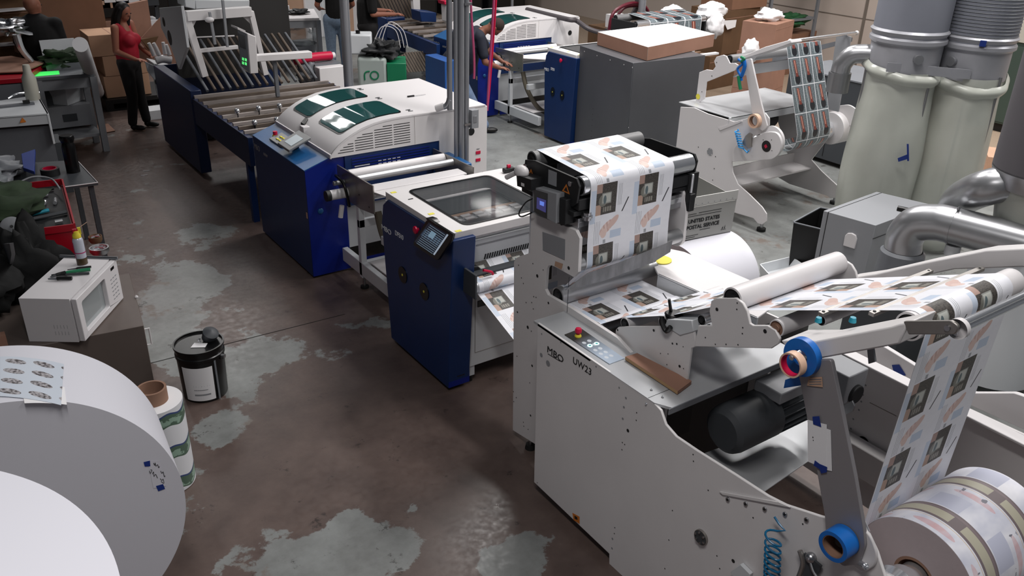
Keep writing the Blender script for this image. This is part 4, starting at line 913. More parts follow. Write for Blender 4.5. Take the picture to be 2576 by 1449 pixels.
c = g.mix(g.f('MULTIPLY', g.band(t, .46, .52), g.band(v, .10, .55)), c, 'cfa08e')
c = g.mix(g.f('MULTIPLY', g.band(t, .18, .24), g.band(v, .05, .95)), c, 'aab4b6')
w1 = g.f('LESS_THAN', g.f('ABSOLUTE', g.f('SUBTRACT', u, .5)), .475); w2 = g.f('LESS_THAN', g.f('ABSOLUTE', g.f('SUBTRACT', v, .5)), .485)
c = g.mix(g.f('MULTIPLY', w1, w2), 'e4e6ea', c); g.done(c)
path = arc((RC2.y, RC2.z), RR2, 20, -115, 1)[:0]
top = V((0, 5.50, 1.72)); path = [V((0, 5.85, 1.55)), V((0, 5.60, 1.70))]+[top]+[V((0, RC2.y-RR2*.995, .88))]+arc((RC2.y, RC2.z), RR2, 185, 330, 14)
path = [V((0, 5.55, 1.715)), V((0, 5.50, 1.72)), V((0, RC2.y-RR2, .90))]+arc((RC2.y, RC2.z), RR2, 182, 330, 14)
web('label_web', path, 7.14, 7.67, 'picture_labels', .275, .35, 'web of small dark pictures hanging down the second unwinder', 'paper web')
c = px(6.54, 1900, 304); q = thing('tape_roll', 'tan tape roll hanging on the second unwinder', 'tape', c)
MB('tan_tape').ring(c+V((.015, 0, 0)), c-V((.03, 0, 0)), .068, .05, 40).out('tape', q); MB('brown_core').ring(c+V((.014, 0, 0)), c-V((.028, 0, 0)), .05, .046, 40).out('core', q)
c = px(6.55, 1868, 160); q = thing('earmuff_scissors', 'bundle of blue and green handled tools hung on the second unwinder', 'tools', c-V((0, 0, .15)))
b = MB('blue_tape').tube([c+V((0, .06, .03)), c, c+V((0, .05, -.06)), c+V((0, .0, -.12)), c+V((0, -.02, -.16))], .012, 8).tube([c+V((0, .0, .05)), c+V((0, -.03, -.02)), c+V((0, -.01, -.12))], .018, 8); b.out('blue_handle', q)
MB('green').tube([c+V((-.01, .02, .06)), c+V((-.01, -.02, .05)), c+V((-.01, .01, .02))], .014).tube([c+V((-.01, .02, -.12)), c+V((-.01, -.01, -.2)), c+V((-.01, -.03, -.24))], .016, 8).out('green_handle', q)
q['label'] = 'blue and green tool handles hung at the top of the second unwinder'; q.name = 'hand_tools'
P = [px(6.55, 1856, 325)]; c0, c1 = px(6.55, 1858, 330), px(6.55, 1868, 372)
for i in range(7*12+1): t = i/84; a = 2*PI*7*t; P.append(c0.lerp(c1, t)+V((-.02+.02*math.cos(a), .025*math.sin(a), 0)))
P += [px(6.53, 1880, 384), px(6.53, 1884, 378)]
mat('hose_blue', '2f8fd0', .3); MB('hose_blue').tube(P, .007, 6, 1).out('air_hose', None, 'coiled bright blue air hose on the second unwinder', cat='hose')
MB('plate_steel').prism(tr('x', 6.55, [(1875, 342), (1884, 334), (1890, 338), (1889, 370), (1880, 372), (1866, 360)]), (.02, 0, 0)).out('toggle_latch', ru)
MB('darker').lathe((7.0, 5.9, .85), (1, 0, 0), [(0, 0), (0, .10), (.3, .12), (.3, .1), (.6, .1), (.6, 0)]).out('motor', ru)

# ================================================================ dust collectors
mat('filter_cloth', '7f828c', .8, var=.05, scale=3, bump=.15); mat('drum_steel', 'a6a7ad', .4, metal=.3, var=.05, scale=8)
mat('bag_plastic', 'c3c6bd', .25, alpha=.85, var=.05, scale=3, bump=.4, spec=.6)
mat('duct', 'a9aaad', .3, metal=.75, var=.08, scale=5); mat('duct_dull', '8d8e90', .35, metal=.7)
def collector(x, y, zr, label, bag_label, folds, skew):
    t = thing('dust_collector', label, 'dust collector', (x, y, 0))
    R_ = .31
    b = MB('filter_cloth').cyl((x, y, zr+.02), (x, y, 4.2), R_*1.0, n=48); fb = b.out('filter_canister', t)
    if folds:
        b = MB('mid_grey')
        for k in range(60): b.lathe((x, y, zr+.08+k*.028), (0, 0, 1), [(0, R_+.001), (.004, R_+.006), (.008, R_+.001)], 48)
        b.out('pleats', fb)
    MB('drum_steel').lathe((x, y, zr-.30), (0, 0, 1), [(0, R_*.97), (.25, R_*.97), (.27, R_+.015), (.30, R_+.015), (.32, R_*.99), (.36, R_+.02), (.38, R_)], 48).out('drum', t)
    dv = V((-x, -y, 0)).normalized(); s_ = dv.cross(V((0, 0, 1)))
    c = V((x, y, zr-.12))+dv*R_*.97-s_*.0
    c = V((x, y, zr-.14))+(dv*.90+s_*skew).normalized()*R_*.97; MB('duct').cyl(c, c+(dv*.9+s_*skew)*.04, .04).out('sight_port', t)
    for a in (.4, 2.5, 4.6):
        q = V((x+R_*1.0*math.cos(a), y+R_*1.0*math.sin(a), 0)); MB('duct_dull').cyl(q, q+V((0, 0, zr-.25)), .012).out('leg', t)
    H = zr-.30
    def bag(a, tt):
        th = 2*PI*a; h = tt
        r = R_*(.98+.10*math.sin(PI*min(1, h*1.15)))*(1+.05*math.sin(3*th+folds*2)*(1-abs(h-.5))+.035*noise.noise(V((math.cos(th)*2.2, math.sin(th)*2.2, h*4+folds*5))))
        if h < .04: r *= .85+h*4
        return (V((x+r*math.cos(th), y+r*math.sin(th), .01+h*(H+.02))), (a, h))
    bg = MB('bag_plastic').grid(bag, 64, 40).out('collection_bag', None, bag_label, cat='plastic bag', ang=80)
    def cuff(a, tt):
        th = 2*PI*a; r = R_*(1.02+.10*math.sin(PI*tt)+.03*math.sin(7*th)); dz = .05*math.sin(th+folds*1.5)
        if folds: dz = -.10*max(0, math.cos(th-math.atan2(dv.y, dv.x)-.5))
        return (V((x+r*math.cos(th), y+r*math.sin(th), H-.04+.10*tt+dz)), (a, tt))
    MB('bag_plastic').grid(cuff, 64, 6).out('cuff', bg, ang=80)
    return t, R_, H, dv, s_
T1, R1, H1, dv, s_ = collector(7.36, 4.38, 1.96, 'left dust collector with a smooth grey cloth filter above a steel drum', 'translucent collection bag with a blue tape tick, under the left dust collector', 0, -.35)
T2, R2, H2, dv2, s2 = collector(7.85, 4.02, 1.93, 'right dust collector with a pleated grey filter above a steel drum', 'translucent collection bag with a drooping cuff, under the right dust collector', 1, .5)
c = V((7.36, 4.38, .0))
pd = V((7.36, 4.38, 1.78)); e0 = pd-s_*.26
s1 = (V((7.02, 4.85, 0))-V((7.36, 4.38, 0))).normalized()
MB('duct').tube([pd+s1*.25, pd+s1*.34, pd+s1*.44+V((0, 0, -.02)), pd+s1*.50+V((0, 0, -.10)), pd+s1*.51+V((0, 0, -.18))], .085, 24, 8).m('duct_dull').cyl(pd+s1*.51+V((0, 0, -.18)), pd+s1*.51+V((0, 0, -.36)), .10, n=24).out('inlet_elbow', T1)
MB('drum_steel').prism([V((7.36, 4.38, 1.70))+dv*.30+V((-.1, .08, 0)), V((7.85, 4.02, 1.66))+dv*.32, V((7.85, 4.02, 1.74))+dv*.32, V((7.36, 4.38, 1.78))+dv*.30+V((-.1, .08, 0))], -dv*.01).out('joining_plate', T1)
MB('duct_dull').box((7.5, 4.15, 1.8), (7.7, 4.3, 1.95)).out('latch_block', T2)
for tk in ([(2258, 398), (2283, 388), (2283, 400), (2260, 407)], [(2281, 362), (2286, 362), (2287, 405), (2282, 405)]):
    d_ = dv*.362; n0 = V((7.36, 4.38, 0))+d_
    P = []
    for q in tk:
        r = _ray(*q); t_ = ((n0-CAM).dot(dv))/r.dot(dv); P.append(CAM+r*t_)
    MB('navy_tape').prism(P, dv*.002).out('tape_mark', bpy.data.objects['collection_bag'])
c = V((7.85, 4.02, 1.97))+dv2*.33-s2*.05; MB('navy_tape').obox(c, (.05, .012, .05), rot=rotz(math.atan2(dv2.y, dv2.x)+PI/2)).out('tape_mark', T2)
# third collector at the right edge and the blower with its ducts
X3, Y3 = 6.05, 1.75
t = thing('dust_collector', 'dark grey dust collector cut off by the right edge of the picture', 'dust collector', (X3, Y3, 0))
def loc_at(z, q): return pz(z, *q)
c3 = loc_at(1.55, (2640, 430)); X3, Y3 = c3.x, c3.y; t.location = (X3, Y3, 0); ORG[t.name] = V((X3, Y3, 0))
mat('cone_grey', '5f5c60', .6)
MB('cone_grey').cyl((X3, Y3, 1.55), (X3, Y3, 3.4), .33, n=48).out('filter_canister', t)
MB('bag_plastic').lathe((X3, Y3, 1.15), (0, 0, 1), [(0, .22), (.05, .24), (.3, .28), (.4, .31)], 48).m('duct').lathe((X3, Y3, 1.44), (0, 0, 1), [(0, .30), (.1, .33), (.12, .33)], 48).out('clear_collar', t)
MB('cool_white').lathe((X3, Y3, .05), (0, 0, 1), [(0, .2), (.02, .3), (1.0, .3), (1.1, .24)], 40).out('drum', t)
bl = thing('dust_blower', 'steel blower with fat bent ducts beside the small grey cabinet', 'blower', (5.6, 2.9, 0))
a0 = pz(1.12, 2600, 620); a1 = pz(1.12, 2400, 568); a2 = pz(1.10, 2345, 556); dd = (a1-a0).normalized()
pt = [a0, a1, a1+dd*.12+V((0, 0, -.01)), a1+dd*.24+V((0, 0, -.06)), a1+dd*.29+V((0, 0, -.17)), a1+dd*.28+V((0, 0, -.28))]
MB('duct').tube(pt, .125, 32, 8).out('main_duct', bl)
MB('duct').cyl(a1-dd*.005, a1+dd*.01, .13, n=32).m('steel').tube([a1+V((0, 0, .13)), a1+V((-.05, -.02, .135))], .008, smooth=1).out('clamp_band', bl)
ev = a1+dd*.28+V((0, 0, -.28))
MB('mid_grey').lathe(ev+V((0, 0, .0)), (0, 0, -1), [(-.02, .13), (0, .15), (.1, .155), (.3, .17), (.32, .1)], 32).out('inlet_cone', bl)
MB('dark_grey').box((ev.x-.25, ev.y-.25, .0), (ev.x+.35, ev.y+.2, ev.z-.3)).out('base_box', bl, bevel=.01)
MB('cool_white').cyl(a1-dd*.03+V((0, 0, -.13)), a1-dd*.03+V((0, 0, -.2)), .05).m('mid_grey').cyl(a1-dd*.3+V((0, 0, -.1)), a1-dd*.3+V((0, 0, -.6)), .03).out('sensor_probe', bl)
b0 = pz(1.1, 2405, 530)
MB('duct').tube([pz(.95, 2400, 525), pz(1.2, 2420, 500), pz(1.38, 2470, 476), pz(1.45, 2540, 462), pz(1.45, 2620, 470)], .12, 28, 8).out('chrome_duct', bl)
MB('gloss_black').tube([pz(.95, 2258, 524), pz(.95, 2310, 536), pz(.95, 2350, 548)], .022, 12).out('black_handle', bl)
# small grey cabinet
za = .70; gc = [pz(za, *q) for q in [(2072, 530), (2205, 482), (2345, 515), (2203, 567)]]
t = thing('machine_cabinet', 'small grey steel cabinet with a pale latch, beside the black waste bin', 'cabinet', ((gc[0]+gc[2])/2).xy.to_3d())
b = MB('grey_paint').prism([V((p.x, p.y, .02)) for p in gc], (0, 0, za-.02)); b.out('body', t, bevel=.004)
nl = (gc[3]-gc[0]).normalized().cross(V((0, 0, 1)));
b = MB('darker')
f0 = gc[0].lerp(gc[3], .09); b.prism([V((f0.x, f0.y, .04)), V((f0.x, f0.y, za)), f0+(gc[3]-gc[0]).normalized()*.006, V((f0.x, f0.y, .04))+(gc[3]-gc[0]).normalized()*.006], nl*.003 if nl.x < 0 else nl*-.003)
g0, g1 = gc[0].lerp(gc[3], .09), gc[1].lerp(gc[2], .09); dgc = (gc[3]-gc[0]).normalized()*.006
b.prism([g0, g1, g1+dgc, g0+dgc], (0, 0, .0015))
q0, q1 = gc[3]+V((0, 0, -.12)), gc[2]+V((0, 0, -.12)); nf_ = (gc[2]-gc[3]).normalized().cross(V((0, 0, 1)))
b.prism([q0, q1, q1+V((0, 0, .005)), q0+V((0, 0, .005))], nf_*(.003 if nf_.y < 0 else -.003)); b.out('door_gap', t)
lc = gc[0].lerp(gc[3], .62)+V((0, 0, -.17)); nn = nl if nl.x < 0 else -nl; al = (gc[3]-gc[0]).normalized()
pr_ = [lc+al*x+V((0, 0, z)) for x, z in ((-.05, -.07), (.05, -.07), (.05, .02), (.035, .045), (0, .055), (-.035, .045), (-.05, .02))]
MB('white_edge').prism(pr_, nn*.02).out('latch', t, bevel=.004)
bb = pz(0, 1990, 655)
t = thing('waste_bin', 'open black waste bin left of the small grey cabinet', 'bin', (bb.x+.12, bb.y, 0))
bt_ = [pz(.46, *q) for q in [(1998, 560), (2012, 545), (2070, 522), (2062, 588)]]
bt_ = [pz(.46, 1998, 560), pz(.46, 2064, 524), pz(.46, 2064, 524)+V((.12, -.25, 0)), pz(.46, 1998, 560)+V((.10, -.30, 0))]
b = MB('black').prism([V((p.x, p.y, 0)).lerp(V((bb.x+.2, bb.y-.1, 0)), .08) for p in bt_], (0, 0, .02)); b.out('bottom', t)
cxy = sum(bt_, V())/4
for i in range(4):
    p, q = bt_[i], bt_[(i+1) % 4]; P = [V((p.x, p.y, 0)).lerp(V((cxy.x, cxy.y, 0)), .1), V((q.x, q.y, 0)).lerp(V((cxy.x, cxy.y, 0)), .1), q, p]
    n_ = (q-p).normalized().cross(V((0, 0, 1))); MB('black').prism(P, n_*-.006).m('mid_grey').prism([p, q, q+V((0, 0, .008)), p+V((0, 0, .008))], n_*-.014).out('side', t)
# white paper roll with the postal tote on top
c = (4.83, 0, .38)
t = thing('blank_paper_roll', 'blank white paper roll lying behind the unwinder, under the postal tote', 'paper roll', (4.72, 4.09, 0))
MB('paper_white').cyl((4.44, 4.09, .352), (5.0, 4.09, .352), .35, n=96, caps=False).out('outer_wrap', t)
for x, s__ in ((4.44, 1), (5.0, -1)): MB('roll_side').lathe((x, 4.09, .352), (s__, 0, 0), [(0, .35), (0, .05)], 96).m('brown_core').lathe((x, 4.09, .352), (s__, 0, 0), [(0, .05), (0, .04), (.1, .04), (.1, 0)], 24).out('roll_face', t)
A, B_ = pz(.705, 1712, 608), pz(.705, 1838, 583); dB = (B_-A).normalized(); up = V((0, 0, 1)); nB = dB.cross(up)
if nB.y > 0: nB = -nB
W_ = (B_-A).length; t = thing('postal_tote', 'grey corrugated postal tote standing on the white paper roll', 'tote', (A+B_)/2)
mat('tote_grey', '9b9b98', .6); mat('tote_rim', 'b6b6b3', .6)
A0, B0 = A+up*.002, B_+up*.002
fl = .015
MB('tote_grey').prism([A0, B0, B0+dB*.01+up*.26, A0-dB*.02+up*.26], -nB*.006).out('front', t)
MB('tote_grey').prism([A0-nB*.45, B0-nB*.45, B0-nB*.47+up*.30, A0-nB*.47-dB*.02+up*.30], nB*.006).out('back', t)
for p, q in ((A0, -dB*.02), (B0, dB*.01)): MB('tote_grey').prism([p, p-nB*.45, p-nB*.47+q+up*.30, p+q+up*.28], (.004, 0, 0)).out('side', t)
MB('tote_grey').prism([A0, B0, B0-nB*.45, A0-nB*.45], up*.004).out('bottom', t)
b = MB('tote_rim').prism([A0-dB*.02+up*.27, B0+dB*.012+up*.27, B0+dB*.014+up*.345, A0-dB*.022+up*.345], nB*.008).m('grey_paint')
for k in range(8): b.disc(A0+dB*W_*(.08+.12*k)+up*.285+nB*.008, nB, .005, 8)
b.out('rim_flap', t, bevel=.002)
tn = nB*.002
text('lettering', t, 'UNITED STATES', A0+up*.135+dB*.05+tn, dB, up, .042, 'ink', bold=.0012)
text('lettering', t, 'POSTAL SERVICE', A0+up*.085+dB*.04+tn, dB, up, .042, 'ink', bold=.0012)
b = MB('ink')
for u0, u1, z in ((.03, .12, .205), (.14, .36, .208), (.03, .36, .188), (.03, .16, .03), (.03, .13, .015), (.17, .27, .065)):
    b.prism([A0+dB*u0+up*z+tn, A0+dB*u1+up*z+tn, A0+dB*u1+up*(z+.004)+tn, A0+dB*u0+up*(z+.004)+tn], tn*.2)
b.prism([A0+dB*.38+up*.03+tn, A0+dB*.43+up*.03+tn, A0+dB*.43+up*.034+tn, A0+dB*.38+up*.034+tn], tn*.2).prism([A0+dB*.385+up*.04+tn, A0+dB*.40+up*.04+tn, A0+dB*.40+up*.06+tn], tn*.2).prism([A0+dB*.41+up*.04+tn, A0+dB*.42+up*.04+tn, A0+dB*.42+up*.07+tn], tn*.2)
b.out('printed_marks', t)
MB('card').box((4.52, 4.46, 0), (4.90, 4.75, .70)).m('card_light').box((4.52, 4.58, .70), (4.90, 4.63, .702)).out('carton', None, 'brown carton behind the white roll, holding up the back of the postal tote', cat='box', bevel=.004)
P = [pz(.02, *q) for q in [(1912, 690), (1984, 672), (2010, 690), (1935, 716)]]
b = MB('cool_white').prism(P, (0, 0, .01)); cxy = sum(P, V())/4
for i in range(4):
    p, q = P[i], P[(i+1) % 4]; n_ = (q-p).normalized().cross(V((0, 0, 1)))*.01; b.prism([p, q, q+(q-cxy)*.12+V((0, 0, .10)), p+(p-cxy)*.12+V((0, 0, .10))], n_)
b.out('plastic_tray', None, 'shallow pale tray on the floor beside the black waste bin', cat='tray')
# ================================================================ left foreground: giant paper rolls
def giant(cx, cy, phi, r, w_, label, name='giant_paper_roll'):
    ax = V((-math.sin(phi), math.cos(phi), 0)); c = V((cx, cy, r)); t = thing(name, label, 'paper roll', (cx, cy, 0), None)
    MB('paper_white').cyl(c, c+ax*w_, r, n=160, caps=False).out('outer_wrap', t)
    for p, d in ((c, ax), (c+ax*w_, -ax)):
        MB('roll_side_white').lathe(p, d, [(0, r), (0, .055)], 160).m('brown_core').lathe(p, d, [(0, .055), (0, .04), (.06, .04), (.06, 0)], 32).out('roll_face', t)
    return t, c, ax
mat('roll_side_white', 'cfcfd6', .75)
GA, gc_, gax = giant(-.080, 3.353, -.075, .662, .486, 'giant white paper roll with a handwritten note taped on its face')
u_ = V((math.cos(-.075), math.sin(-.075), 0)); cen2 = gc_-gax*.458-u_*.413
for z0, z1, la in ((0, .94, 'lower giant white roll of the flat-lying stack at the bottom left corner'), (.945, 1.9, 'upper giant white roll lying flat, filling the bottom left corner')):
    t = thing('giant_paper_roll', la, 'paper roll', (-.583, 1.557, z0))
    MB('paper_white').cyl((-.583, 1.557, z0), (-.583, 1.557, z1), .70, n=160, caps=False).out('outer_wrap', t)
    MB('paper_white').lathe((-.583, 1.557, z1), (0, 0, -1), [(0, .70), (0, .05), (z1-z0, .05), (z1-z0, .70)], 160).out('roll_face', t)
# note on the roll face
def onface(q, off=.0015):
    r = _ray(*q); t = (gc_-CAM).dot(gax)/r.dot(gax); return CAM+r*t-gax*off
nt_ = MB('paper_white').prism([onface(q) for q in [(372, 1158), (402, 1158), (418, 1222), (386, 1228)]], -gax*.0003).out('paper_note', None, 'small handwritten note taped to the face of the giant roll', cat='note')
nt_.active_material  # note keeps the paper tone of the roll
for P in ([(361, 1162), (377, 1158), (378, 1172), (364, 1173)], [(392, 1222), (410, 1217), (415, 1229), (398, 1235)]):
    MB('navy_tape').prism([onface(q, .002) for q in P], -gax*.0006).out('tape_strip', nt_)
sc = MB('ink')
for P in ([(386, 1164), (389, 1170), (390, 1163), (392, 1172), (396, 1168), (399, 1176), (401, 1172)], [(376, 1184), (378, 1190), (382, 1182), (378, 1181)], [(383, 1192), (386, 1186), (387, 1198), (391, 1192), (396, 1202)], [(404, 1184), (407, 1190), (410, 1186), (413, 1198), (415, 1196)], [(403, 1203), (407, 1208), (410, 1204), (412, 1215), (405, 1210)]):
    sc.tube([onface(q, .0025) for q in P], .0012, 5, 3)
sc.out('handwriting', nt_)
# printed sheets lying on the roll
g = G('printed_sheet', .35); u = g.fr(g.u, 3.2); v = g.fr(g.v, 4); nf = g.noise(26, 4)
c = g.mix(g.f('LESS_THAN', g.u, .18), 'c5cdd8', 'c9d2da'); im = g.mix(ramp_(g, nf, .38, .62), '3c3638', 'b5b2b6')
tt = g.f('ADD', u, g.f('MULTIPLY', g.f('SUBTRACT', v, .5), .5))
c = g.mix(g.f('MULTIPLY', g.ell(tt, v, .5, .5, .36, .26), g.f('GREATER_THAN', g.u, .16)), c, im)
c = g.mix(g.f('MULTIPLY', g.f('LESS_THAN', g.u, .14), g.f('GREATER_THAN', g.fr(g.v, 40), .75)), c, '8d939c'); g.done(c)
def sheet(q, mt, lift, nm, label):
    c = [pz(1.32, *p) for p in q]; NU = 14
    def f(a, t):
        p = c[0].lerp(c[1], a).lerp(c[3].lerp(c[2], a), t); s = (p-gc_).dot(u_); hz_ = math.sqrt(max(.01, .662**2-s*s))
        return (V((p.x, p.y, .662+hz_+lift)), (a, t))
    return MB(mt).grid(f, NU, 4).out(nm, None, label, cat='paper sheet', solid=.0008)
sheet([(-90, 1003), (147, 992), (152, 880), (-60, 905)], 'printed_sheet', .004, 'printed_sheet', 'glossy printed proof sheet lying on top of the giant roll')
sheet([(60, 1008), (160, 985), (154, 940), (50, 960)], 'paper', .0022, 'blank_sheet', 'blank sheet peeking out under the printed proof sheet')
# printed label roll standing on its end behind
P = pz(0, 425, 1215); cx, cy = .683, 4.309
t = thing('label_roll', 'upright roll of printed labels with a brown core, behind the giant roll', 'label roll', (cx, cy, 0))
g = G('label_print', .35); s_1 = g.fr(g.v, 2.6); wv_ = g.f('ADD', s_1, g.f('MULTIPLY', g.f('SINE', g.f('MULTIPLY', g.u, 38)), .05)); nf = g.noise(9, 4)
c = g.mix(g.band(wv_, .08, .42), 'd9dbdf', '4f6657'); c = g.mix(g.f('MULTIPLY', g.band(wv_, .12, .36), g.f('GREATER_THAN', nf, .5)), c, '8aa595'); c = g.mix(g.band(wv_, .42, .47), c, '3a4a78'); g.done(c)
MB('label_print').grid(lambda a, tt: (V((cx+.15*math.cos(2*PI*a), cy+.15*math.sin(2*PI*a), .005+.545*tt)), (a, tt)), 48, 1).out('outer_wrap', t)
MB('paper').lathe((cx, cy, .55), (0, 0, 1), [(0, .15), (0, .05)], 48).out('roll_face', t)
MB('brown_core').ring((cx, cy, .53), (cx, cy, .63), .078, .066, 40).out('core', t)
# ================================================================ paint bucket
t = thing('paint_bucket', 'black steel bucket with a lid and a pale paper label on the bare floor', 'bucket', (1.145, 5.12, 0))
c = V((1.145, 5.12, 0))
MB('gloss_black').lathe(c, (0, 0, 1), [(0, 0), (0, .138), (.01, .142), (.30, .150), (.305, .156), (.325, .156), (.33, .150), (.365, .152), (.37, .160), (.385, .160), (.385, .150), (.372, .146), (.372, 0)], 56).out('body', t)
def onb(a, z, r): return c+V((r*math.cos(a), r*math.sin(a), z))
fa = math.atan2(-c.y, -c.x)
MB('paper').grid(lambda a, tt: (onb(fa-.95+1.35*a, .02+.25*tt, .1445+.007*tt), (a, tt)), 16, 1).m('grey_paint').grid(lambda a, tt: (onb(fa-.5+.7*a, .06+.012*tt, .1462), (a, tt)), 6, 1).grid(lambda a, tt: (onb(fa-.5+.6*a, .10+.006*tt, .147), (a, tt)), 6, 1).grid(lambda a, tt: (onb(fa-.5+.7*a, .13+.006*tt, .1476), (a, tt)), 6, 1).out('paper_label', t, solid=.0008)
MB('steel').cyl(onb(fa+1.0, .30, .15), onb(fa+1.0, .30, .175), .014).m('gloss_black').cyl(onb(fa+1.0, .30, .15), onb(fa+1.0, .30, .157), .024).out('handle_ear', t)
MB('mid_grey').obox(onb(fa+.55, .16, .151), (.006, .012, .30), rot=rotz(fa+.55)).out('side_seam', t)
MB('paper').prism([c+V(p) for p in ((-.06, -.03, .3735), (.02, -.075, .3735), (.05, -.03, .3735), (-.02, .02, .3735))], (0, 0, .0015)).out('lid_label', t)
q = c+V((.075, .03, .374)); MB('dark_grey').lathe(q, (.25, -.5, 1), [(0, 0), (0, .045), (.06, .052), (.075, .03), (.08, 0)], 32).out('lid_spout', t); MB('chrome').tube([q+V((-.06, -.03, .006)), q+V((-.075, -.02, .02)), q+V((-.055, 0, .012))], .005).out('lid_clasp', t)
# ================================================================ cabinet with the microwave
t = thing('storage_cabinet', 'low grey-brown cabinet under the white microwave', 'cabinet', (.35, 5.75, 0))
mat('taupe', '5e544f', .45, var=.06)
MB('taupe').prism([V((-.6, 5.50, 0)), V((.872, 5.33, 0)), V((.985, 6.20, 0)), V((-.5, 6.35, 0))], (0, 0, .49)).out('body', t, bevel=.004)
MB('white_edge').tube([(.885, 5.45, .40), (.92, 5.45, .40), (.92, 5.45, .28), (.885, 5.45, .28)], .006, smooth=1).out('handle', t)
MB('white_edge').ball((.93, 5.76, .497), .012).out('top_bolt', t)
mo = V((.515, 5.29, .492)); dx = (V((.88, 5.80, 0))-V((.517, 5.263, 0))).normalized(); dn = V((-dx.y, dx.x, 0))   # dx along the door, dn into the depth
t = thing('microwave_oven', 'white microwave oven on the low cabinet', 'microwave', mo+dx*.32+dn*.17)
W_, D_, H_ = .61, .345, .30
def mv(x, y, z): return mo+dx*x+dn*y+V((0, 0, z))
mat('appliance_white', 'd5d2d4', .32); mat('mw_glass', '9aa0a2', .12, metal=.2)
b = MB('appliance_white').prism([mv(0, .04, 0), mv(W_, .04, 0), mv(W_, D_, 0), mv(0, D_, 0)], (0, 0, H_)).m('grey_paint')
for r in range(2):
    for k in range(5): b.prism([mv(-.001, .17-.02*k, .05+.045*r), mv(-.001, .168-.02*k, .05+.045*r), mv(-.001, .168-.02*k, .075+.045*r), mv(-.001, .17-.02*k, .075+.045*r)], dx*-.0006)
b.out('case', t, bevel=.008)
fo = [mv(0.004, .034, .004), mv(W_-.004, .034, .004), mv(W_-.004, .034, H_-.004), mv(.004, .034, H_-.004)]
hl = rnd([mv(.06, .034, .045), mv(.40, .034, .045), mv(.40, .034, H_-.05), mv(.06, .034, H_-.05)], .02)
dr = MB('appliance_white').prism(fo, -dn*.034, [hl]).out('door', t, bevel=.004)
hl2 = [p-dn*.008 for p in hl]; MB('mw_glass').prism(hl, -dn*.006).out('window', dr)
b = MB('gloss_black').prism([mv(.50, -.002, .255), mv(.55, -.002, .255), mv(.55, -.002, .275), mv(.50, -.002, .275)], dn*.001).m('grey_paint')
for i in range(3):
    for j in range(6): b.prism([mv(.47+.035*i, -.002, .06+.028*j), mv(.49+.035*i, -.002, .06+.028*j), mv(.49+.035*i, -.002, .066+.028*j), mv(.47+.035*i, -.002, .066+.028*j)], dn*.0008)
b.out('control_panel', t)
zt = .492+H_+.001
def onm(q, z=zt): return pz(z, *q)
# things on the microwave
c = onm((208, 664)); t = thing('spray_can', 'clear spray can with a yellow cap standing on the microwave', 'spray can', c)
mat('can_clear', 'b9bcc8', .2, metal=.1); mat('can_base', '4a3c28', .3); mat('can_pink', 'a83a6a', .3)
MB('can_clear').lathe(c, (0, 0, 1), [(.0, 0), (0, .030), (.004, .033), (.17, .033), (.185, .028), (.195, .018)], 32).out('body', t)
MB('can_base').lathe(c, (0, 0, 1), [(.004, .0335), (.045, .0337), (.05, .0334)], 32).m('can_pink').lathe(c, (0, 0, 1), [(.085, .0335), (.092, .0335)], 32).m('can_pink').prism([c+V((-.032, -.012, .05)), c+V((-.033, -.004, .05)), c+V((-.033, -.004, .16)), c+V((-.032, -.012, .16))], (-.002, -.002, 0)).out('label_print', t)
MB('yellow').lathe(c+V((0, 0, .19)), (0, 0, 1), [(0, .026), (.02, .026), (.03, .02), (.045, .018), (.05, 0)], 24).m('yellow').box(c+V((.01, -.008, .21)), c+V((.03, .008, .255))).m('red').box(c+V((-.02, -.01, .225)), c+V((.012, .008, .25))).m('card_light').tube([c+V((.0, -.01, .245)), c+V((.08, .03, .27))], .002, smooth=1).out('cap', t, bevel=.003)
def knife(p, q, r, m, label, name='utility_knife', m2='dark_grey'):
    p, q = onm(p)+V((0, 0, r)), onm(q)+V((0, 0, r)); d = (q-p); b = MB(m).tube([p, p+d*.5+V((0, 0, .002)), p+d*.62], r, 8); b.m(m2).tube([p+d*.62, q], r*.8, 8, 1, r*.4); return b.out(name, None, label, cat='hand tool')
knife((228, 681), (130, 696), .011, 'green', 'green-handled black screwdriver on the microwave', 'screwdriver', 'black')
knife((230, 673), (170, 681), .007, 'black', 'thin black tool nearest the spray can on the microwave', 'pen_tool')
knife((225, 690), (130, 697), .008, 'dark_grey', 'grey pliers behind the front black cutter on the microwave', 'pliers', 'black')
knife((182, 704), (122, 706), .012, 'black', 'black box cutter, the front tool on the microwave', 'box_cutter', 'mid_grey')
knife((165, 688), (128, 700), .010, 'black', 'short black marker between the tools on the microwave', 'marker_pen')
p, q = onm((150, 648)), onm((296, 653)); MB('mid_grey').prism([p+V((0, .0, .0)), q, q+V((.01, .035, 0)), p+V((.01, .035, 0))], (0, 0, .006)).m('dark_grey').prism([p+V((0, .01, .006)), q+V((0, .01, .006)), q+V((0, .02, .006)), p+V((0, .02, .006))], (0, 0, .006)).out('metal_ruler', None, 'grey metal bar along the back edge of the microwave top', cat='metal bar')
c = V((.045, 5.50, .492)); b = MB('card').box(c, c+V((.07, .06, .07))).m('chrome')
for k in range(4): b.tube([c+V((0, .03, .03+.01*k)), c+V((-.07, .03-.02*k, .02+.015*k))], .006, smooth=1)
b.out('key_box', None, 'small cardboard box with metal keys left of the microwave', cat='box')
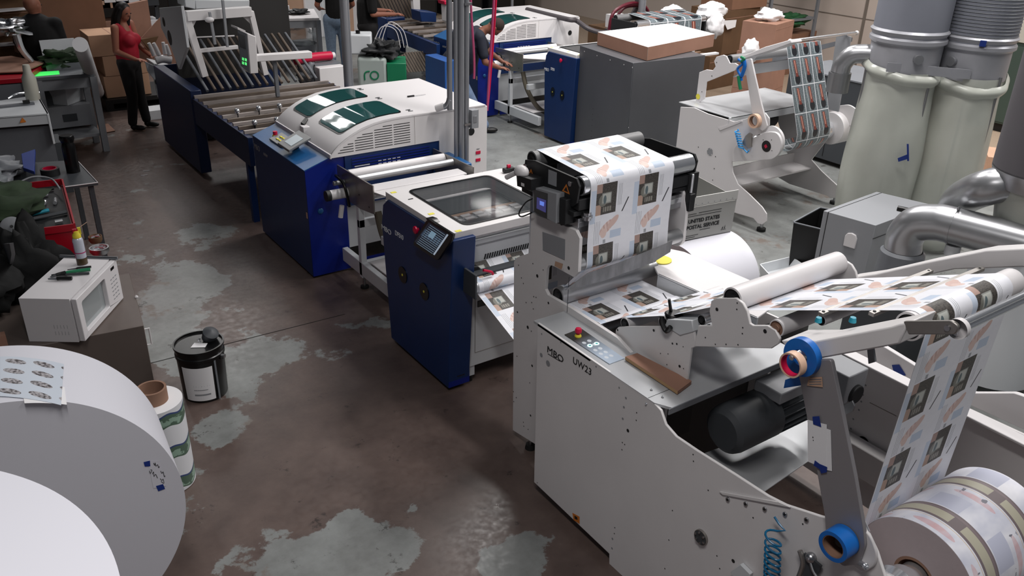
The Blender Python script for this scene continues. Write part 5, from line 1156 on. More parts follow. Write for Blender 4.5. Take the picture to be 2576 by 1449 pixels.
# ================================================================ red tool chest and what lies on it
mat('chest_red', '9c0c20', .35, var=.05); mat('olive_cloth', '23321f', .9, var=.25, scale=9); mat('black_cloth', '121314', .85, var=.3, scale=8)
t = thing('tool_chest', 'red steel tool chest with an open tray of tools on top', 'tool chest', (.45, 6.9, 0))
MB('chest_red').prism([V((-.2, 6.42, 0)), V((.70, 6.28, 0)), V((.80, 7.33, 0)), V((-.1, 7.45, 0))], (0, 0, .86)).out('body', t, bevel=.006)
for z, h in ((.80, .0),):
    pass
b = MB('chest_red')
R_t = [V((-.2, 6.42, .86)), V((.70, 6.28, .86)), V((.80, 7.33, .86)), V((-.1, 7.45, .86))]
for i in range(4):
    p, q = R_t[i], R_t[(i+1) % 4]; n_ = (q-p).normalized().cross(V((0, 0, 1)))*.012; b.prism([p, q, q+V((0, 0, .05)), p+V((0, 0, .05))], n_)
b.m('darker').prism([p.lerp(sum(R_t, V())/4, .03)+V((0, 0, .002)) for p in R_t], (0, 0, .004)).out('top_tray', t)
MB('chest_red').box((.70, 6.05, 0), (.86, 6.25, .5)).m('darker').box((.71, 6.06, .5), (.85, 6.24, .503)).out('side_tray', t, bevel=.004)
MB('dark_grey').box((.15, 6.32, .70), (.60, 6.34, .78)).out('drawer_handle', t, bevel=.004)
def cloth(c, r, m, label, cat, seed=1, nzv=.6, name='cloth', vox=.012):
    return MB(m).ball(c, r, 28, 18, nz=nzv, seed=seed).out(name, None, label, cat=cat, ang=75)
cloth((.22, 6.78, .96), (.36, .34, .13), 'olive_cloth', 'dark green cloth heaped on the red tool chest', 'cloth', 3, .45, 'green_cloth')
random.seed(3)
kinds = [('white_edge', 'wrench'), ('chrome', 'socket_wrench'), ('teal', 'teal_clip'), ('dark_grey', 'pliers'), ('matte_steel', 'screwdriver'), ('black', 'black_marker')]
tl = 0
for (m_n, nm, la, x, y, a, L_) in [('white_edge', 'white_cable', 'white plastic cable end in the red chest tray, nearest the green cloth', .47, 7.0, .3, .15), ('paper_white', 'syringe', 'long pale blue-white tube in the red chest tray', .56, 7.08, .1, .2), ('chrome', 'socket_wrench', 'chrome socket in the middle of the red chest tray', .60, 6.88, 1.2, .08), ('chrome', 'ratchet', 'short chrome ratchet at the right of the red chest tray', .68, 6.90, 1.4, .10), ('teal', 'teal_handle', 'teal plastic handle lying in the red chest tray', .54, 6.70, .25, .14), ('dark_grey', 'pliers', 'dark pliers in front of the teal handle in the red chest', .60, 6.60, .1, .22), ('matte_steel', 'feeler_gauge', 'steel block at the front edge of the red chest tray', .63, 6.45, .0, .05), ('black', 'black_tool', 'black tool across the back of the red chest tray', .62, 7.2, .1, .2), ('magenta_red', 'red_bit', 'small dark red cylinder at the back of the red chest tray', .47, 7.22, 0, .10)]:
    p = V((x, y, .885)); d = V((math.cos(a), math.sin(a), .0))*L_; MB(m_n).tube([p-d*.5, p, p+d*.5], .014, 8, 2).out(nm, None, la, cat='hand tool')
MB('grey_paint').tube([(.46, 7.28, .93), (.60, 7.30, .97), (.72, 7.25, .95), (.74, 7.0, .94)], .007).out('tray_handle', t)
# black coat draped in front, metal disc
cloth((.36, 6.20, .62), (.26, .13, .36), 'black_cloth', 'black coat draped between the tool chest and the microwave', 'coat', 8, .5, 'black_coat')
cloth((.04, 6.0, .74), (.24, .20, .25), 'black_cloth', 'black bag left of the draped coat', 'bag', 12, .35, 'black_bag')
c = pz(.95, 30, 572); MB('grey_paint').lathe(c, (-.2, -.8, .6), [(0, .008), (0, .068), (.012, .072), (.02, .06), (.022, .008)], 40).m('darker').cyl(c, c+V((-.002, -.02, .015)), .01).out('metal_disc', None, 'round grey steel disc with a dark centre hole above the black bag', cat='disc')
P = c+V((.12, -.03, -.03)); MB('chrome').tube([P+V((-.04, 0, -.02)), P+V((-.02, .0, .02)), P+V((.03, 0, .02)), P+V((.05, 0, -.02))], .007).out('chrome_hook', None, 'bent chrome hook beside the round steel disc', cat='hook')
p = [px(.25, *q) for q in [(0, 615), (24, 612), (29, 640), (25, 665), (8, 668), (0, 650)]]; MB('grey_paint').prism(p, (.02, 0, 0)).out('grey_tray', None, 'pale grey plastic piece at the left edge above the cabinet', cat='plastic part')
# items right of the chest
for nm, q, z, r, m_, la in [('jar', (240, 600), .5, (.05, .05, .04), 'card_dark', 'small brown glass jar in the red side tray'), ('metal_parts_dish', (250, 628), .5, (.07, .05, .03), 'steel', 'dish of shiny metal parts in the red side tray')]:
    c = pz(z+.03, *q); MB(m_).lathe(c-V((0, 0, .03)), (0, 0, 1), [(0, 0), (0, r[0]*.8), (.02, r[0]), (.05, r[0]), (.05, r[0]*.85), (.02, r[0]*.7), (.02, 0)], 24).m('chrome').tube([c+V((-.03, 0, .01)), c+V((.03, .01, .02))], .008, smooth=1).tube([c+V((-.02, .02, .015)), c+V((.03, -.02, .02))], .007, smooth=1).out(nm, None, la, cat='dish')
# ================================================================ dark trolley top with the black bottle, behind the chest
t = thing('steel_trolley', 'dark steel trolley top with a bright rim, carrying a black bottle', 'trolley', (.75, 7.95, 0))
tt_ = [pz(.75, *q) for q in [(150, 474), (246, 460), (192, 402), (80, 415)]]; tt_[0] = tt_[0]+V((-.5, .05, 0)); tt_[3] = V((.2, 8.6, .75))
MB('dark_grey').prism(tt_, (0, 0, -.02)).m('white_edge').tube([tt_[0]+V((0, 0, .003)), tt_[1]+V((0, 0, .003)), tt_[2]+V((0, 0, .003))], .005, 6, 1).out('top', t)
for p in tt_: q = p.lerp(sum(tt_, V())/4, .12); MB('dark_grey').box((q.x-.02, q.y-.02, 0), (q.x+.02, q.y+.02, .73)).out('leg', t)
c = pz(.75, 185, 432); b_ = thing('black_bottle', 'tall shiny black bottle on the dark trolley top', 'bottle', c)
MB('gloss_black').lathe(c, (0, 0, 1), [(0, 0), (0, .055), (.22, .055), (.27, .045)], 28).out('body', b_); MB('gloss_black').lathe(c+V((0, 0, .265)), (0, 0, 1), [(0, .05), (.03, .06), (.06, .055), (.06, 0)], 14).out('cap', b_, bevel=.004)
c = pz(.75, 128, 440); b_ = thing('tape_roll', 'dark tape roll with a red core on the trolley top', 'tape', c); MB('darker').ring(c, c+V((0, 0, .06)), .075, .055, 36).out('tape', b_); MB('magenta_red').ring(c+V((0, 0, .002)), c+V((0, 0, .062)), .056, .05, 36).out('core', b_)
cloth((.40, 8.15, .82), (.22, .25, .09), 'mid_grey', 'grey rag heaped on the trolley top behind the green cloth', 'rag', 5, .5, 'grey_rag')
mat('clear_plastic', 'a8b0b4', .15, alpha=.4, spec=.8)
cloth((.28, 7.75, .87), (.16, .14, .12), 'clear_plastic', 'crumpled clear plastic bag behind the green cloth', 'plastic bag', 6, .5, 'plastic_bag')
p = [pz(.83, *q) for q in [(55, 395), (90, 383), (88, 440), (60, 430)]]; MB('navy_tape').prism(p, (0, 0, .03)).out('blue_folder', None, 'blue folder lying on the trolley top', cat='folder', bevel=.003)
# ================================================================ white laminator-like machine at the left edge
t = thing('laminator', 'white table-top laminator with an orange warning triangle at the left edge', 'laminator', (.5, 8.9, 0))
o = [V((x, y, z)) for x, y, z in ()]
zt = .98
q = [pz(zt, *k) for k in [(-60, 300), (123, 286), (100, 246), (84, 240), (-60, 262)]]
MB('cool_white').prism([p-V((0, 0, .02)) for p in q], (0, 0, .02)).m('cool_white').prism([q[0], q[1], q[1]-V((0, 0, .10)), q[0]-V((0, 0, .10))], (0, .02, 0)).prism([q[1], q[2], q[2]-V((0, 0, .3)), q[1]-V((0, 0, .3))], (-.02, 0, 0)).out('cover', t, bevel=.004)
MB('mid_grey').prism([V((p.x, p.y+.06, .05)) for p in q], (0, 0, .80)).out('body', t)
for k in range(1): c = (q[0].lerp(q[1], .62)); 
tri = [c+V((-.03, -.003, -.065)), c+V((.03, -.003, -.065)), c+V((0, -.003, -.015))]; MB('orange').prism(tri, (0, -.001, 0)).out('warning_triangle', t)
b_ = thing('spray_bottle', 'frosted white squeeze bottle standing on the laminator', 'bottle', pz(zt, 84, 250)); c = V(b_.location)
mat('frosted', 'b9b7ab', .35)
MB('frosted').lathe(c, (0, 0, 1), [(0, 0), (0, .062), (.01, .068), (.22, .066), (.27, .04), (.34, .034), (.35, .03), (.35, 0)], 28).out('body', b_)
b_ = thing('water_bottle', 'clear water bottle with a white cap beside the laminator', 'bottle', pz(.55, 122, 352)); c = V(b_.location)
MB('clear_plastic').lathe(c, (0, 0, 1), [(0, 0), (0, .035), (.16, .036), (.20, .014)], 20).out('body', b_); MB('white_edge').cyl(c+V((0, 0, .20)), c+V((0, 0, .225)), .016).out('cap', b_); MB('paper').lathe(c, (0, 0, 1), [(.04, .0365), (.11, .0367)], 20).out('label_band', b_)
MB('dark_grey').box((c.x-.15, c.y-.15, 0), (c.x+.12, c.y+.2, .549)).out('stool', None, 'dark low box carrying the water bottle', cat='box')
p = pz(zt, 30, 268); MB('mid_grey').box(p+V((-.15, -.03, .001)), p+V((.2, .03, .02))).m('gloss_black').box(p+V((.1, -.04, .02)), p+V((.16, 0, .05))).out('guide_bar', t)
p = pz(zt, 20, 248); MB('chrome').tube([p, p+V((.1, .03, .03)), p+V((.3, .02, .02))], .012).out('steel_tongs', None, 'shiny metal tool lying on the laminator', cat='hand tool')
# ================================================================ people
mat('skin_light', 'b98673', .55); mat('skin_mid', '96604c', .55); mat('skin_dark', '7a4d3c', .55)
mat('hair_dark', '120c0b', .5); mat('hair_short', '2a1d19', .8); mat('tank_red', 'a00f28', .7); mat('tee_black', '0e0d0e', .85); mat('tee_navy', '141826', .8)
mat('pants_black', '131112', .85); mat('jeans', '6f8094', .85, var=.12, scale=30); mat('jeans_dark', '62748f', .85, var=.12, scale=30); mat('shoe_black', '0c0c0d', .5)
def chain(b, P, R, n=14):
    P = [V(p) for p in P]
    for i, (p, r) in enumerate(zip(P, R)):
        b.ball(p, r, 14, 9)
        if i: b.cyl(P[i-1], p, R[i-1], r, n)
    return b
def person(label, base, head_dir, J, sk, top, legs, hair, sleeves=.45, hair_long=False, shoes='shoe_black', s=1.0, bulk=1.0):
    """J: joints in the person's own frame (x forward, y left, z up), metres"""
    base = V(base); th = head_dir; R = rotz(th)
    W = lambda p: base+R @ (V(p)*s)
    t = thing('person', label, 'person', base); v = .014
    r = lambda *a: [x*s for x in a]
    pel, chest, neck, head = J['pelvis'], J['chest'], J['neck'], J['head']
    b = MB(sk); chain(b, [W(pel), W(chest), W(neck)], r(.12, .13, .055)); chain(b, [W(neck), W(head)], r(.055, .06))
    hd = J.get('face', (1, 0, 0)); f = R @ V(hd).normalized(); H = W(head)
    up = (W(head)-W(neck)).normalized(); f = (f-up*f.dot(up)).normalized(); l = up.cross(f)
    RM = Matrix((f, l, up)).transposed()
    b.ball(H, (.092*s, .076*s, .112*s), 22, 16, RM); b.ball(H+f*.035*s-up*.055*s, (.055*s, .052*s, .06*s), 16, 12, RM)
    b.ball(H+f*.095*s-up*.012*s, (.016*s, .012*s, .022*s), 10, 8, RM)
    for q in (-1, 1): b.ball(H+l*q*.077*s-up*.005*s, (.018*s, .010*s, .03*s), 10, 8, RM)
    b.ball(H+f*.082*s-up*.055*s, (.014*s, .026*s, .010*s), 10, 8, RM)
    for q in ('l', 'r'):
        sh, el, wr, ha = (W(J[q+k]) for k in ('sh', 'el', 'wr', 'ha'))
        chain(b, [sh, el, wr], r(.052, .042, .028)); d = (ha-wr).normalized(); a_, u, w_ = perp(d)
        pc = wr+d*.05*s; b.ball(pc, (.020*s, .040*s, .045*s), 12, 9, Matrix((w_, u, d)).transposed())
        for k, (o, L) in enumerate(((-.03, .065), (-.01, .075), (.01, .07), (.028, .055))):
            p0 = pc+d*.035*s+u*o*s; p1 = p0+d*L*.5*s+w_*.008*s; chain(b, [p0, p1, p1+d*L*.4*s+w_*.022*s], r(.0095, .009, .008), 8)
        chain(b, [pc+u*.03*s, pc+u*.055*s+d*.02*s+w_*.01*s, pc+u*.06*s+d*.05*s+w_*.02*s], r(.012, .011, .009), 8)
        chain(b, [W(J[q+'hip']), W(J[q+'kn']), W(J[q+'an'])], r(.085, .055, .04))
    body = b.out('body', t, remesh=.010, smooth_it=2)
    e = MB('hair_dark')
    for q in (-1, 1): e.ball(H+f*.086*s+l*q*.032*s+up*.012*s, (.008*s, .014*s, .007*s), 10, 6, RM)
    e.out('eyes', body)
    b = MB(top); bel = W(V(pel)*.55+V(chest)*.45)
    chain(b, [W(pel)+V((0, 0, .02)), bel, W(chest)], [x*bulk for x in r(.150, .155, .150)]); sL, sR = W(J['lsh']), W(J['rsh']); cu = W(chest)+(W(neck)-W(chest))*.5
    if sleeves: chain(b, [sL, cu, sR], [x*bulk for x in r(.070, .10, .070)])
    else:
        for q_ in (sL, sR): chain(b, [W(chest), q_.lerp(W(neck), .38)], r(.13, .036))
    if bulk > 1.05:
        b.ball(W(pel).lerp(W(chest), .75), (.20*s, .27*s, .36*s), 20, 14, R)

    if J.get('bust'): 
        for q in (-1, 1): b.ball(W(V(chest)+V((.10, .07*q, .0))), .085*s, 14, 10)
    if sleeves:
        for q in ('l', 'r'): sh, el = W(J[q+'sh']), W(J[q+'el']); chain(b, [sh, sh.lerp(el, sleeves*1.6)], r(.075, .066))
    b.out('shirt', t, remesh=v, smooth_it=3)
    b = MB(legs); hips = [W(J['lhip']), W(J['rhip'])]; b.ball(W(pel)-V((0, 0, .03)), (.155*s, .175*s, .13*s), 16, 10, R)
    for q in ('l', 'r'): chain(b, [W(J[q+'hip']), W(J[q+'kn']), W(J[q+'an'])+V((0, 0, .03))], r(.105, .075, .062))
    b.out('trousers', t, remesh=v, smooth_it=2)
    for q in ('l', 'r'):
        an = W(J[q+'an']); fd = R @ V(J.get(q+'toe', (1, 0, 0))); an.z = .05
        MB(shoes).ball(an+fd*.01-V((0, 0, .005)), (.05*s, .045*s, .045*s), 12, 8).ball(an+fd*.09*s-V((0, 0, .012)), (.095*s, .046*s, .036*s), 14, 8, rotz(math.atan2(fd.y, fd.x))).out('shoe', t, remesh=.010)
    b = MB(hair)
    b.ball(H-f*.018*s+up*.022*s, (.095*s, .084*s, .104*s), 18, 14, RM)
    if hair_long:
        chain(b, [H-f*.04*s+up*.02*s, H-f*.075*s-up*.12*s, H-f*.07*s-up*.24*s, H-f*.05*s-up*.34*s], r(.085, .085, .075, .04))
        for q in (-1, 1): chain(b, [H+l*q*.055*s+up*.03*s, H+l*q*.085*s-up*.08*s, H+l*q*.09*s-up*.2*s+f*.02*s], r(.04, .038, .03))
        b.out('hair', body, remesh=.010, smooth_it=1)
    else: b.out('hair', body, remesh=.010)
    return t
def joints(**k):
    J = dict(pelvis=(0, 0, .95), chest=(0, 0, 1.24), neck=(0, 0, 1.45), head=(.02, 0, 1.60), lsh=(0, .19, 1.40), rsh=(0, -.19, 1.40), lel=(0, .24, 1.12), rel=(0, -.24, 1.12),
             lwr=(.1, .24, .88), rwr=(.1, -.24, .88), lha=(.14, .24, .80), rha=(.14, -.24, .80), lhip=(0, .09, .90), rhip=(0, -.09, .90), lkn=(.02, .10, .48), rkn=(.02, -.10, .48), lan=(0, .11, .08), ran=(0, -.11, .08))
    J.update(k); return J
imr = math.atan2(RT.y, RT.x)                    # heading that looks towards the right of the picture
wb = pz(0, 352, 322)
W1 = person('woman in a red tank top and dark trousers', (wb.x, wb.y, 0), imr-.15,
       joints(bust=1, chest=(.0, 0, 1.22), head=(.05, 0, 1.585), face=(1, -.25, -.35), rel=(-.02, -.22, 1.10), rwr=(.22, -.18, 1.0), rha=(.34, -.15, .99), lel=(.06, .2, 1.12), lwr=(.26, .12, 1.0), lha=(.38, .08, 1.0), rkn=(.03, -.10, .48), ran=(-.02, -.12, .08), lan=(.06, .1, .08)),
       'skin_mid', 'tank_red', 'pants_black', 'hair_dark', sleeves=0, hair_long=True, s=.94)
mb = pz(0, 1238, 330)
hm = imr+.15
P1 = person('man in navy T-shirt and jeans bending over the far cutting machine', (mb.x-.1, mb.y+.1, 0), hm,
       joints(pelvis=(-.40, 0, .88), chest=(-.18, 0, 1.16), neck=(.02, 0, 1.33), head=(.16, -.02, 1.37), face=(.75, -.1, -.7), lsh=(-.06, .19, 1.28), rsh=(-.06, -.19, 1.26), rel=(.0, -.26, .97), rwr=(.20, -.18, .88), rha=(.30, -.16, .87),
              lel=(.10, .22, 1.02), lwr=(.28, .12, .90), lha=(.36, .1, .88), lhip=(-.40, .09, .86), rhip=(-.40, -.09, .86), rkn=(-.18, -.12, .48), lkn=(-.22, .12, .48), ran=(.02, -.12, .08), lan=(-.12, .12, .08)),
       'skin_dark', 'tee_navy', 'jeans_dark', 'hair_short', sleeves=.45, s=1.0, bulk=1.12)
jb = pz(1.0, 845, 43)
P2 = person('man in black T-shirt and light blue jeans seen from behind', (jb.x, jb.y, 0), math.atan2(jb.y, jb.x)+.1, joints(lel=(.05, .27, 1.14), rel=(.05, -.27, 1.14), lwr=(.25, .22, 1.05), rwr=(.25, -.22, 1.05), lha=(.34, .18, 1.05), rha=(.34, -.18, 1.05), lhip=(0, .10, .93), rhip=(0, -.10, .93)), 'skin_mid', 'tee_black', 'jeans', 'hair_short', sleeves=.4, s=1.04)
kb = pz(1.0, 925, 60)
P3 = person('person in all-dark clothes just right of the man in light jeans', (kb.x, kb.y, 0), imr+.5, joints(lwr=(.35, .2, 1.1), rwr=(.35, -.2, 1.1), lha=(.45, .2, 1.1), rha=(.45, -.2, 1.1)), 'skin_mid', 'tee_black', 'pants_black', 'hair_short', sleeves=.5, s=1.05)
hb = pz(1.63, 92, 8)
P4 = person('man in a black T-shirt seen from behind at the left packing table', (hb.x-.05, hb.y, 0), math.atan2(hb.y, hb.x)-.35, joints(face=(1, -.6, 0), lsh=(0, .22, 1.40), rsh=(0, -.22, 1.40), rwr=(.25, -.28, 1.02), rha=(.34, -.22, 1.0), rel=(.02, -.26, 1.12), lwr=(.3, .2, 1.02), lha=(.38, .2, 1.0)), 'skin_mid', 'tee_black', 'pants_black', 'skin_mid', sleeves=.5, s=1.0, bulk=1.14)

# ================================================================ posts and conduits
mat('conduit', '8f9196', .35, metal=.5)
def post(label, x, y, items, name='steel_post'):
    t = thing(name, label, 'post', (x, y, 0))
    for dx, dy, r, nm in items: MB('conduit').cyl((x+dx, y+dy, 0), (x+dx, y+dy, 4.6), r, n=20).out(nm, t)
    return t
Yp = 6.20; xp = py(Yp, 1160, 400).x
t = post('tall grey post with cable conduits rising in front of the white electrical cabinet', xp, Yp, [(0, 0, .028, 'main_tube'), (.055, 0, .022, 'conduit_tube'), (-.045, .01, .018, 'conduit_tube')])
z0 = 1.34
MB('conduit').tube([(xp-.10, Yp+.02, 4.6), (xp-.10, Yp+.02, 1.62), (xp-.105, Yp+.02, 1.44), (xp-.125, Yp+.04, 1.38), (xp-.15, Yp+.06, 1.37)], .024, 14, 6).m('white_edge').cyl((xp-.14, Yp+.055, 1.375), (xp-.19, Yp+.10, 1.35), .030).out('bent_conduit', t)
for z in (2.2, 1.2): MB('steel').box((xp+.02, Yp-.03, z), (xp+.09, Yp+.03, z+.02)).out('pipe_clamp', t)
b = MB('grey_paint').box((xp+.085, Yp-.04, 1.17), (xp+.155, Yp+.03, 1.33)).m('conduit').box((xp+.10, Yp-.043, 1.22), (xp+.135, Yp-.04, 1.28)); b.out('switch_box', t, bevel=.004)
q = py(9.2, 872, 150); post('slim grey post behind the white cabinet with the red roll', q.x, 9.2, [(0, 0, .045, 'main_tube'), (.05, 0, .018, 'conduit_tube')])
q = pz(0, 1277, 320); q = py(11.8, 1288, 25); post('thin grey post behind the far arched machine', q.x, 11.8, [(0, 0, .022, 'main_tube')])
q = py(9.6, 1612, 25); post('grey post with hoses behind the flat carton', q.x, 9.6, [(0, 0, .04, 'main_tube'), (.06, 0, .025, 'conduit_tube')])
mat('hose_pink', 'a8456b', .4)
q = px_ = py(7.4, 1183, 100); q2 = py(7.4, 1192, 245)
MB('hose_pink').tube([V((q2.x, 7.4, 4.4)), V((q2.x-.05, 7.4, 2.4)), V((q2.x, 7.4, 1.5)), V((q2.x, 7.4, 1.28))], .012, 10, 6).out('pink_hose', None, 'thin pink hose hanging close to the grey post', cat='hose')
q2 = py(7.5, 1230, 250)
b = MB('hose_pink').tube([V((q2.x+.10, 7.5, 4.4)), V((q2.x+.06, 7.5, 2.4)), V((q2.x, 7.5, 1.3)), V((q2.x-.02, 7.5, .9))], .013, 10, 6).m('magenta_red').tube([V((q2.x+.13, 7.5, 4.4)), V((q2.x+.09, 7.5, 2.4)), V((q2.x+.02, 7.5, 1.3)), V((q2.x-.02, 7.5, .9))], .010, 10, 6)
b.out('pink_hose', None, 'double pink and red hose hanging in front of the bending man', cat='hose')

# ================================================================ centre back: folding machine of the first line
fm = thing('folding_machine', 'long folding machine with a raised white frame over dark rollers', 'machine', (3.0, 9.6, 0))
MB('navy_shaded').prism([V((2.45, 7.75, .62)), V((2.45, 9.55, .62)), V((2.45, 9.55, .90)), V((2.45, 7.75, .90))], (.05, 0, 0)).out('side_beam', fm, bevel=.004)
MB('navy').prism([V((4.0, 8.3, .62)), V((4.0, 9.55, .62)), V((4.0, 9.55, .9)), V((4.0, 8.3, .9))], (.05, 0, 0)).out('side_beam', fm, bevel=.004)
MB('navy_shaded').box((2.44, 9.5, .05), (2.56, 11.0, .98)).box((2.44, 10.98, .05), (4.0, 11.0, .98)).out('blue_base', fm, bevel=.01)
for x, y in ((2.5, 7.9), (4.0, 8.4)): MB('navy').box((x-.03, y, 0), (x+.03, y+.06, .64)).out('leg', fm)
MB('dark_grey').box((2.5, 7.8, .66), (4.0, 9.5, .70)).out('table_bed', fm)
mat('bar_brown', '75695f', .4, metal=.3); mat('bar_light', 'b3a9a4', .4, metal=.3)
for k in range(11):
    y = 7.88+k*.158; MB('bar_brown' if k % 2 else 'bar_light').box((2.47, y, .90), (4.02, y+.035, .93)).out('cross_bar', fm)
random.seed(5)
b = MB('plate_steel')
for k in range(60): x, y = random.uniform(2.6, 3.9), random.uniform(7.9, 9.4); b.obox((x, y, .76+random.random()*.06), (random.uniform(.03, .12), random.uniform(.08, .3), .05), rot=rotz(random.uniform(-.4, .4)))
b.out('guide_shoes', fm, kind='stuff')
for k in range(12): 
    x, y = 2.62+.22*(k % 6), 8.02+.5*(k//6); MB('chrome').ball((x, y, .96), .028).m('darker').cyl((x, y, .86), (x, y, .95), .01).out('roller_ball', fm)
# inclined roller bank and the white gull frame
for k in range(16):
    x = 2.66+k*.085; MB('bar_brown' if k % 3 else 'mid_grey').cyl((x, 9.62, .93), (x-.06, 10.35, 1.35), .017).out('fan_rod', fm)
MB('inner_dark').box((2.6, 10.5, .9), (4.0, 10.55, 1.9)).out('dark_fill', fm)  # dark sheet added to fill in the darkness behind the rods
wf_ = 'white_paint'
def bar3(p, q, w, m, nm, par):
    p, q = V(p), V(q); d = (q-p); a, u, v_ = perp(d); rot = Matrix((u, v_, a)).transposed(); return MB(m).obox((p+q)/2, (w, w, d.length), rot=rot).out(nm, par, bevel=.004)
YG = 9.75
pts = {k: py(YG, *q) for k, q in dict(tl=(468, 40), bl=(515, 192), tr=(630, 28), br=(668, 188), ml=(500, 128), mr=(598, 118), ul=(462, 95), ur=(590, 90)).items()}
bar3(pts['tl'], pts['bl'], .07, wf_, 'frame_post', fm); bar3(pts['tr'], pts['br'], .06, wf_, 'frame_post', fm)
bar3(pts['tl'], pts['tr'], .10, wf_, 'frame_header', fm); bar3(pts['ml'], pts['mr'], .04, wf_, 'frame_rail', fm)
bar3(pts['ul'], pts['ur'], .014, 'white_edge', 'thin_rail', fm)
MB(wf_).prism([pts['tl'], pts['tl']+(pts['tr']-pts['tl'])*.2, pts['tl'].lerp(pts['bl'], .25)], (0, .03, 0)).out('gusset', fm)
MB(wf_).prism([pts['tr'], pts['tr']+(pts['tl']-pts['tr'])*.2, pts['tr'].lerp(pts['br'], .25)], (0, .03, 0)).out('gusset', fm)
for a, q in (((560, 0), (572, 118)), ((527, 30), (541, 112))): bar3(py(YG-.1, *a), py(YG-.1, *q), .028, 'grey_paint', 'gas_spring', fm)
q = py(YG-.12, 527, 50); MB('white_edge').ball(q, (.05, .03, .03)).out('clamp_head', fm)
MB('cool_white').prism([py(10.1, 490, 0), py(10.1, 628, 0), py(10.1, 628, 18), py(10.1, 492, 24)], (0, .3, 0)).prism([py(10.1, 460, -30), py(10.1, 490, -30), py(10.1, 492, 24), py(10.1, 466, 18)], (0, .3, 0)).out('upper_cover', fm, bevel=.01)
# left tall side plate with round ports
sp = rnd(tr('x', 2.44, [(402, 22), (452, 30), (463, 60), (466, 125), (452, 128), (448, 175), (458, 178), (455, 120), (430, 105), (398, 60)]), .01)
MB('cool_white').prism([px(2.43, 400, 20), px(2.43, 455, 15), px(2.43, 470, 120), px(2.43, 450, 175), px(2.43, 430, 120), px(2.43, 405, 70)], (.03, 0, 0)).m('darker').disc(px(2.43, 427, 95), (-1, 0, 0), .08, 20).disc(px(2.43, 412, 55), (-1, 0, 0), .05, 20).out('side_plate', fm, bevel=.004)
# operator panel on its arm
op = thing('operator_panel', 'white operator panel with green keys on a long white arm', 'control panel', py(8.9, 625, 180))
Yo = 8.9
a = tr('y', Yo, [(619, 82), (640, 90), (647, 184), (626, 182)])
MB('white_paint').prism(tr('y', Yo, [(622, 84), (644, 92), (650, 184), (630, 186)]), (0, .22, 0)).out('case', op, bevel=.006)
fc = tr('y', Yo-.002, [(598, 74), (618, 82), (626, 184), (606, 168)]); 
MB('white_paint').prism([fc[0], V((fc[0].x, Yo+.2, fc[0].z)), V((fc[1].x, Yo+.2, fc[1].z)), fc[1]], (0, 0, .02)).out('case_top', op)
MB('dark_grey').prism(tr('y', Yo-.004, [(598, 76), (620, 84), (628, 184), (606, 166)]), (0, .01, 0)).m('panel_black').prism(tr('y', Yo-.006, [(600, 84), (616, 90), (619, 124), (604, 118)]), (0, .002, 0)).out('display', op)
mat('green_lit', '4fc46a', .4, emit=1.0)
b = MB('green_lit')
for i in range(2):
    for j in range(2): b.prism(tr('y', Yo-.008, [(609+7*i, 144+10*j+i*2), (614+7*i, 146+10*j+i*2), (614+7*i, 153+10*j+i*2), (609+7*i, 151+10*j+i*2)]), (0, .002, 0))
b.out('green_keys', op)
MB('white_paint').prism(tr('y', Yo+.02, [(642, 140), (785, 130), (786, 147), (643, 156)]), (0, .10, 0)).out('arm', op, bevel=.006)
bar3(py(Yo+.1, 690, 150), V((py(Yo+.1, 690, 150).x, Yo+.1, .935)), .04, 'mid_grey', 'arm_post', op)
# delivery stand the woman works at, with white finger arms
dl = thing('delivery_stand', 'pale delivery stand with white finger arms in front of the woman', 'machine', (2.75, 11.2, 0))
o = tr('y', 11.3, [(366, 155), (400, 172), (412, 190), (416, 246), (398, 246), (388, 200), (372, 180)])
MB('cool_white').prism(o, (0, .04, 0)).m('darker').disc(py(11.29, 402, 205), (0, -1, 0), .06, 16).out('side_plate', dl, bevel=.004)
MB('cool_white').prism(tr('y', 11.3, [(388, 160), (440, 172), (444, 190), (395, 178)]), (0, .4, 0)).prism(tr('y', 11.3, [(418, 190), (448, 190), (462, 212), (450, 232), (425, 205)]), (0, .35, 0)).out('body', dl, bevel=.01)
for k, (a, q) in enumerate((((388, 140), (374, 108)), ((400, 138), (386, 108)), ((416, 136), (410, 106)), ((426, 138), (418, 112)))):
    p, r_ = py(11.25, *a), py(11.25, *q); MB('white_edge').tube([p, p.lerp(r_, .5)+V((0, 0, .01)), r_], .028, 10, 4, .02).out('finger_arm', dl)
MB('white_edge').tube([py(11.25, 392, 152), py(11.25, 410, 148), py(11.25, 430, 152)], .05, 12, 4).out('manifold', dl)
for q in ((405, 246, 428, 335), (432, 235, 440, 330)): bar3(py(11.3, q[0], q[1]), V((py(11.3, q[0], q[1]).x+.05, 11.35, .02)), .03, 'card_dark', 'leg', dl)
cloth((2.95, 11.1, .12), (.22, .25, .14), 'dark_grey', 'crumpled dark plastic on the floor under the delivery stand', 'plastic sheet', 9, .6, 'crumpled_plastic')
q = pz(0, 395, 300); MB('cool_white').box((q.x-.1, q.y, 0), (q.x+.35, q.y+.3, .12)).out('white_block', None, 'low white box on the floor behind the woman’s feet', cat='box')
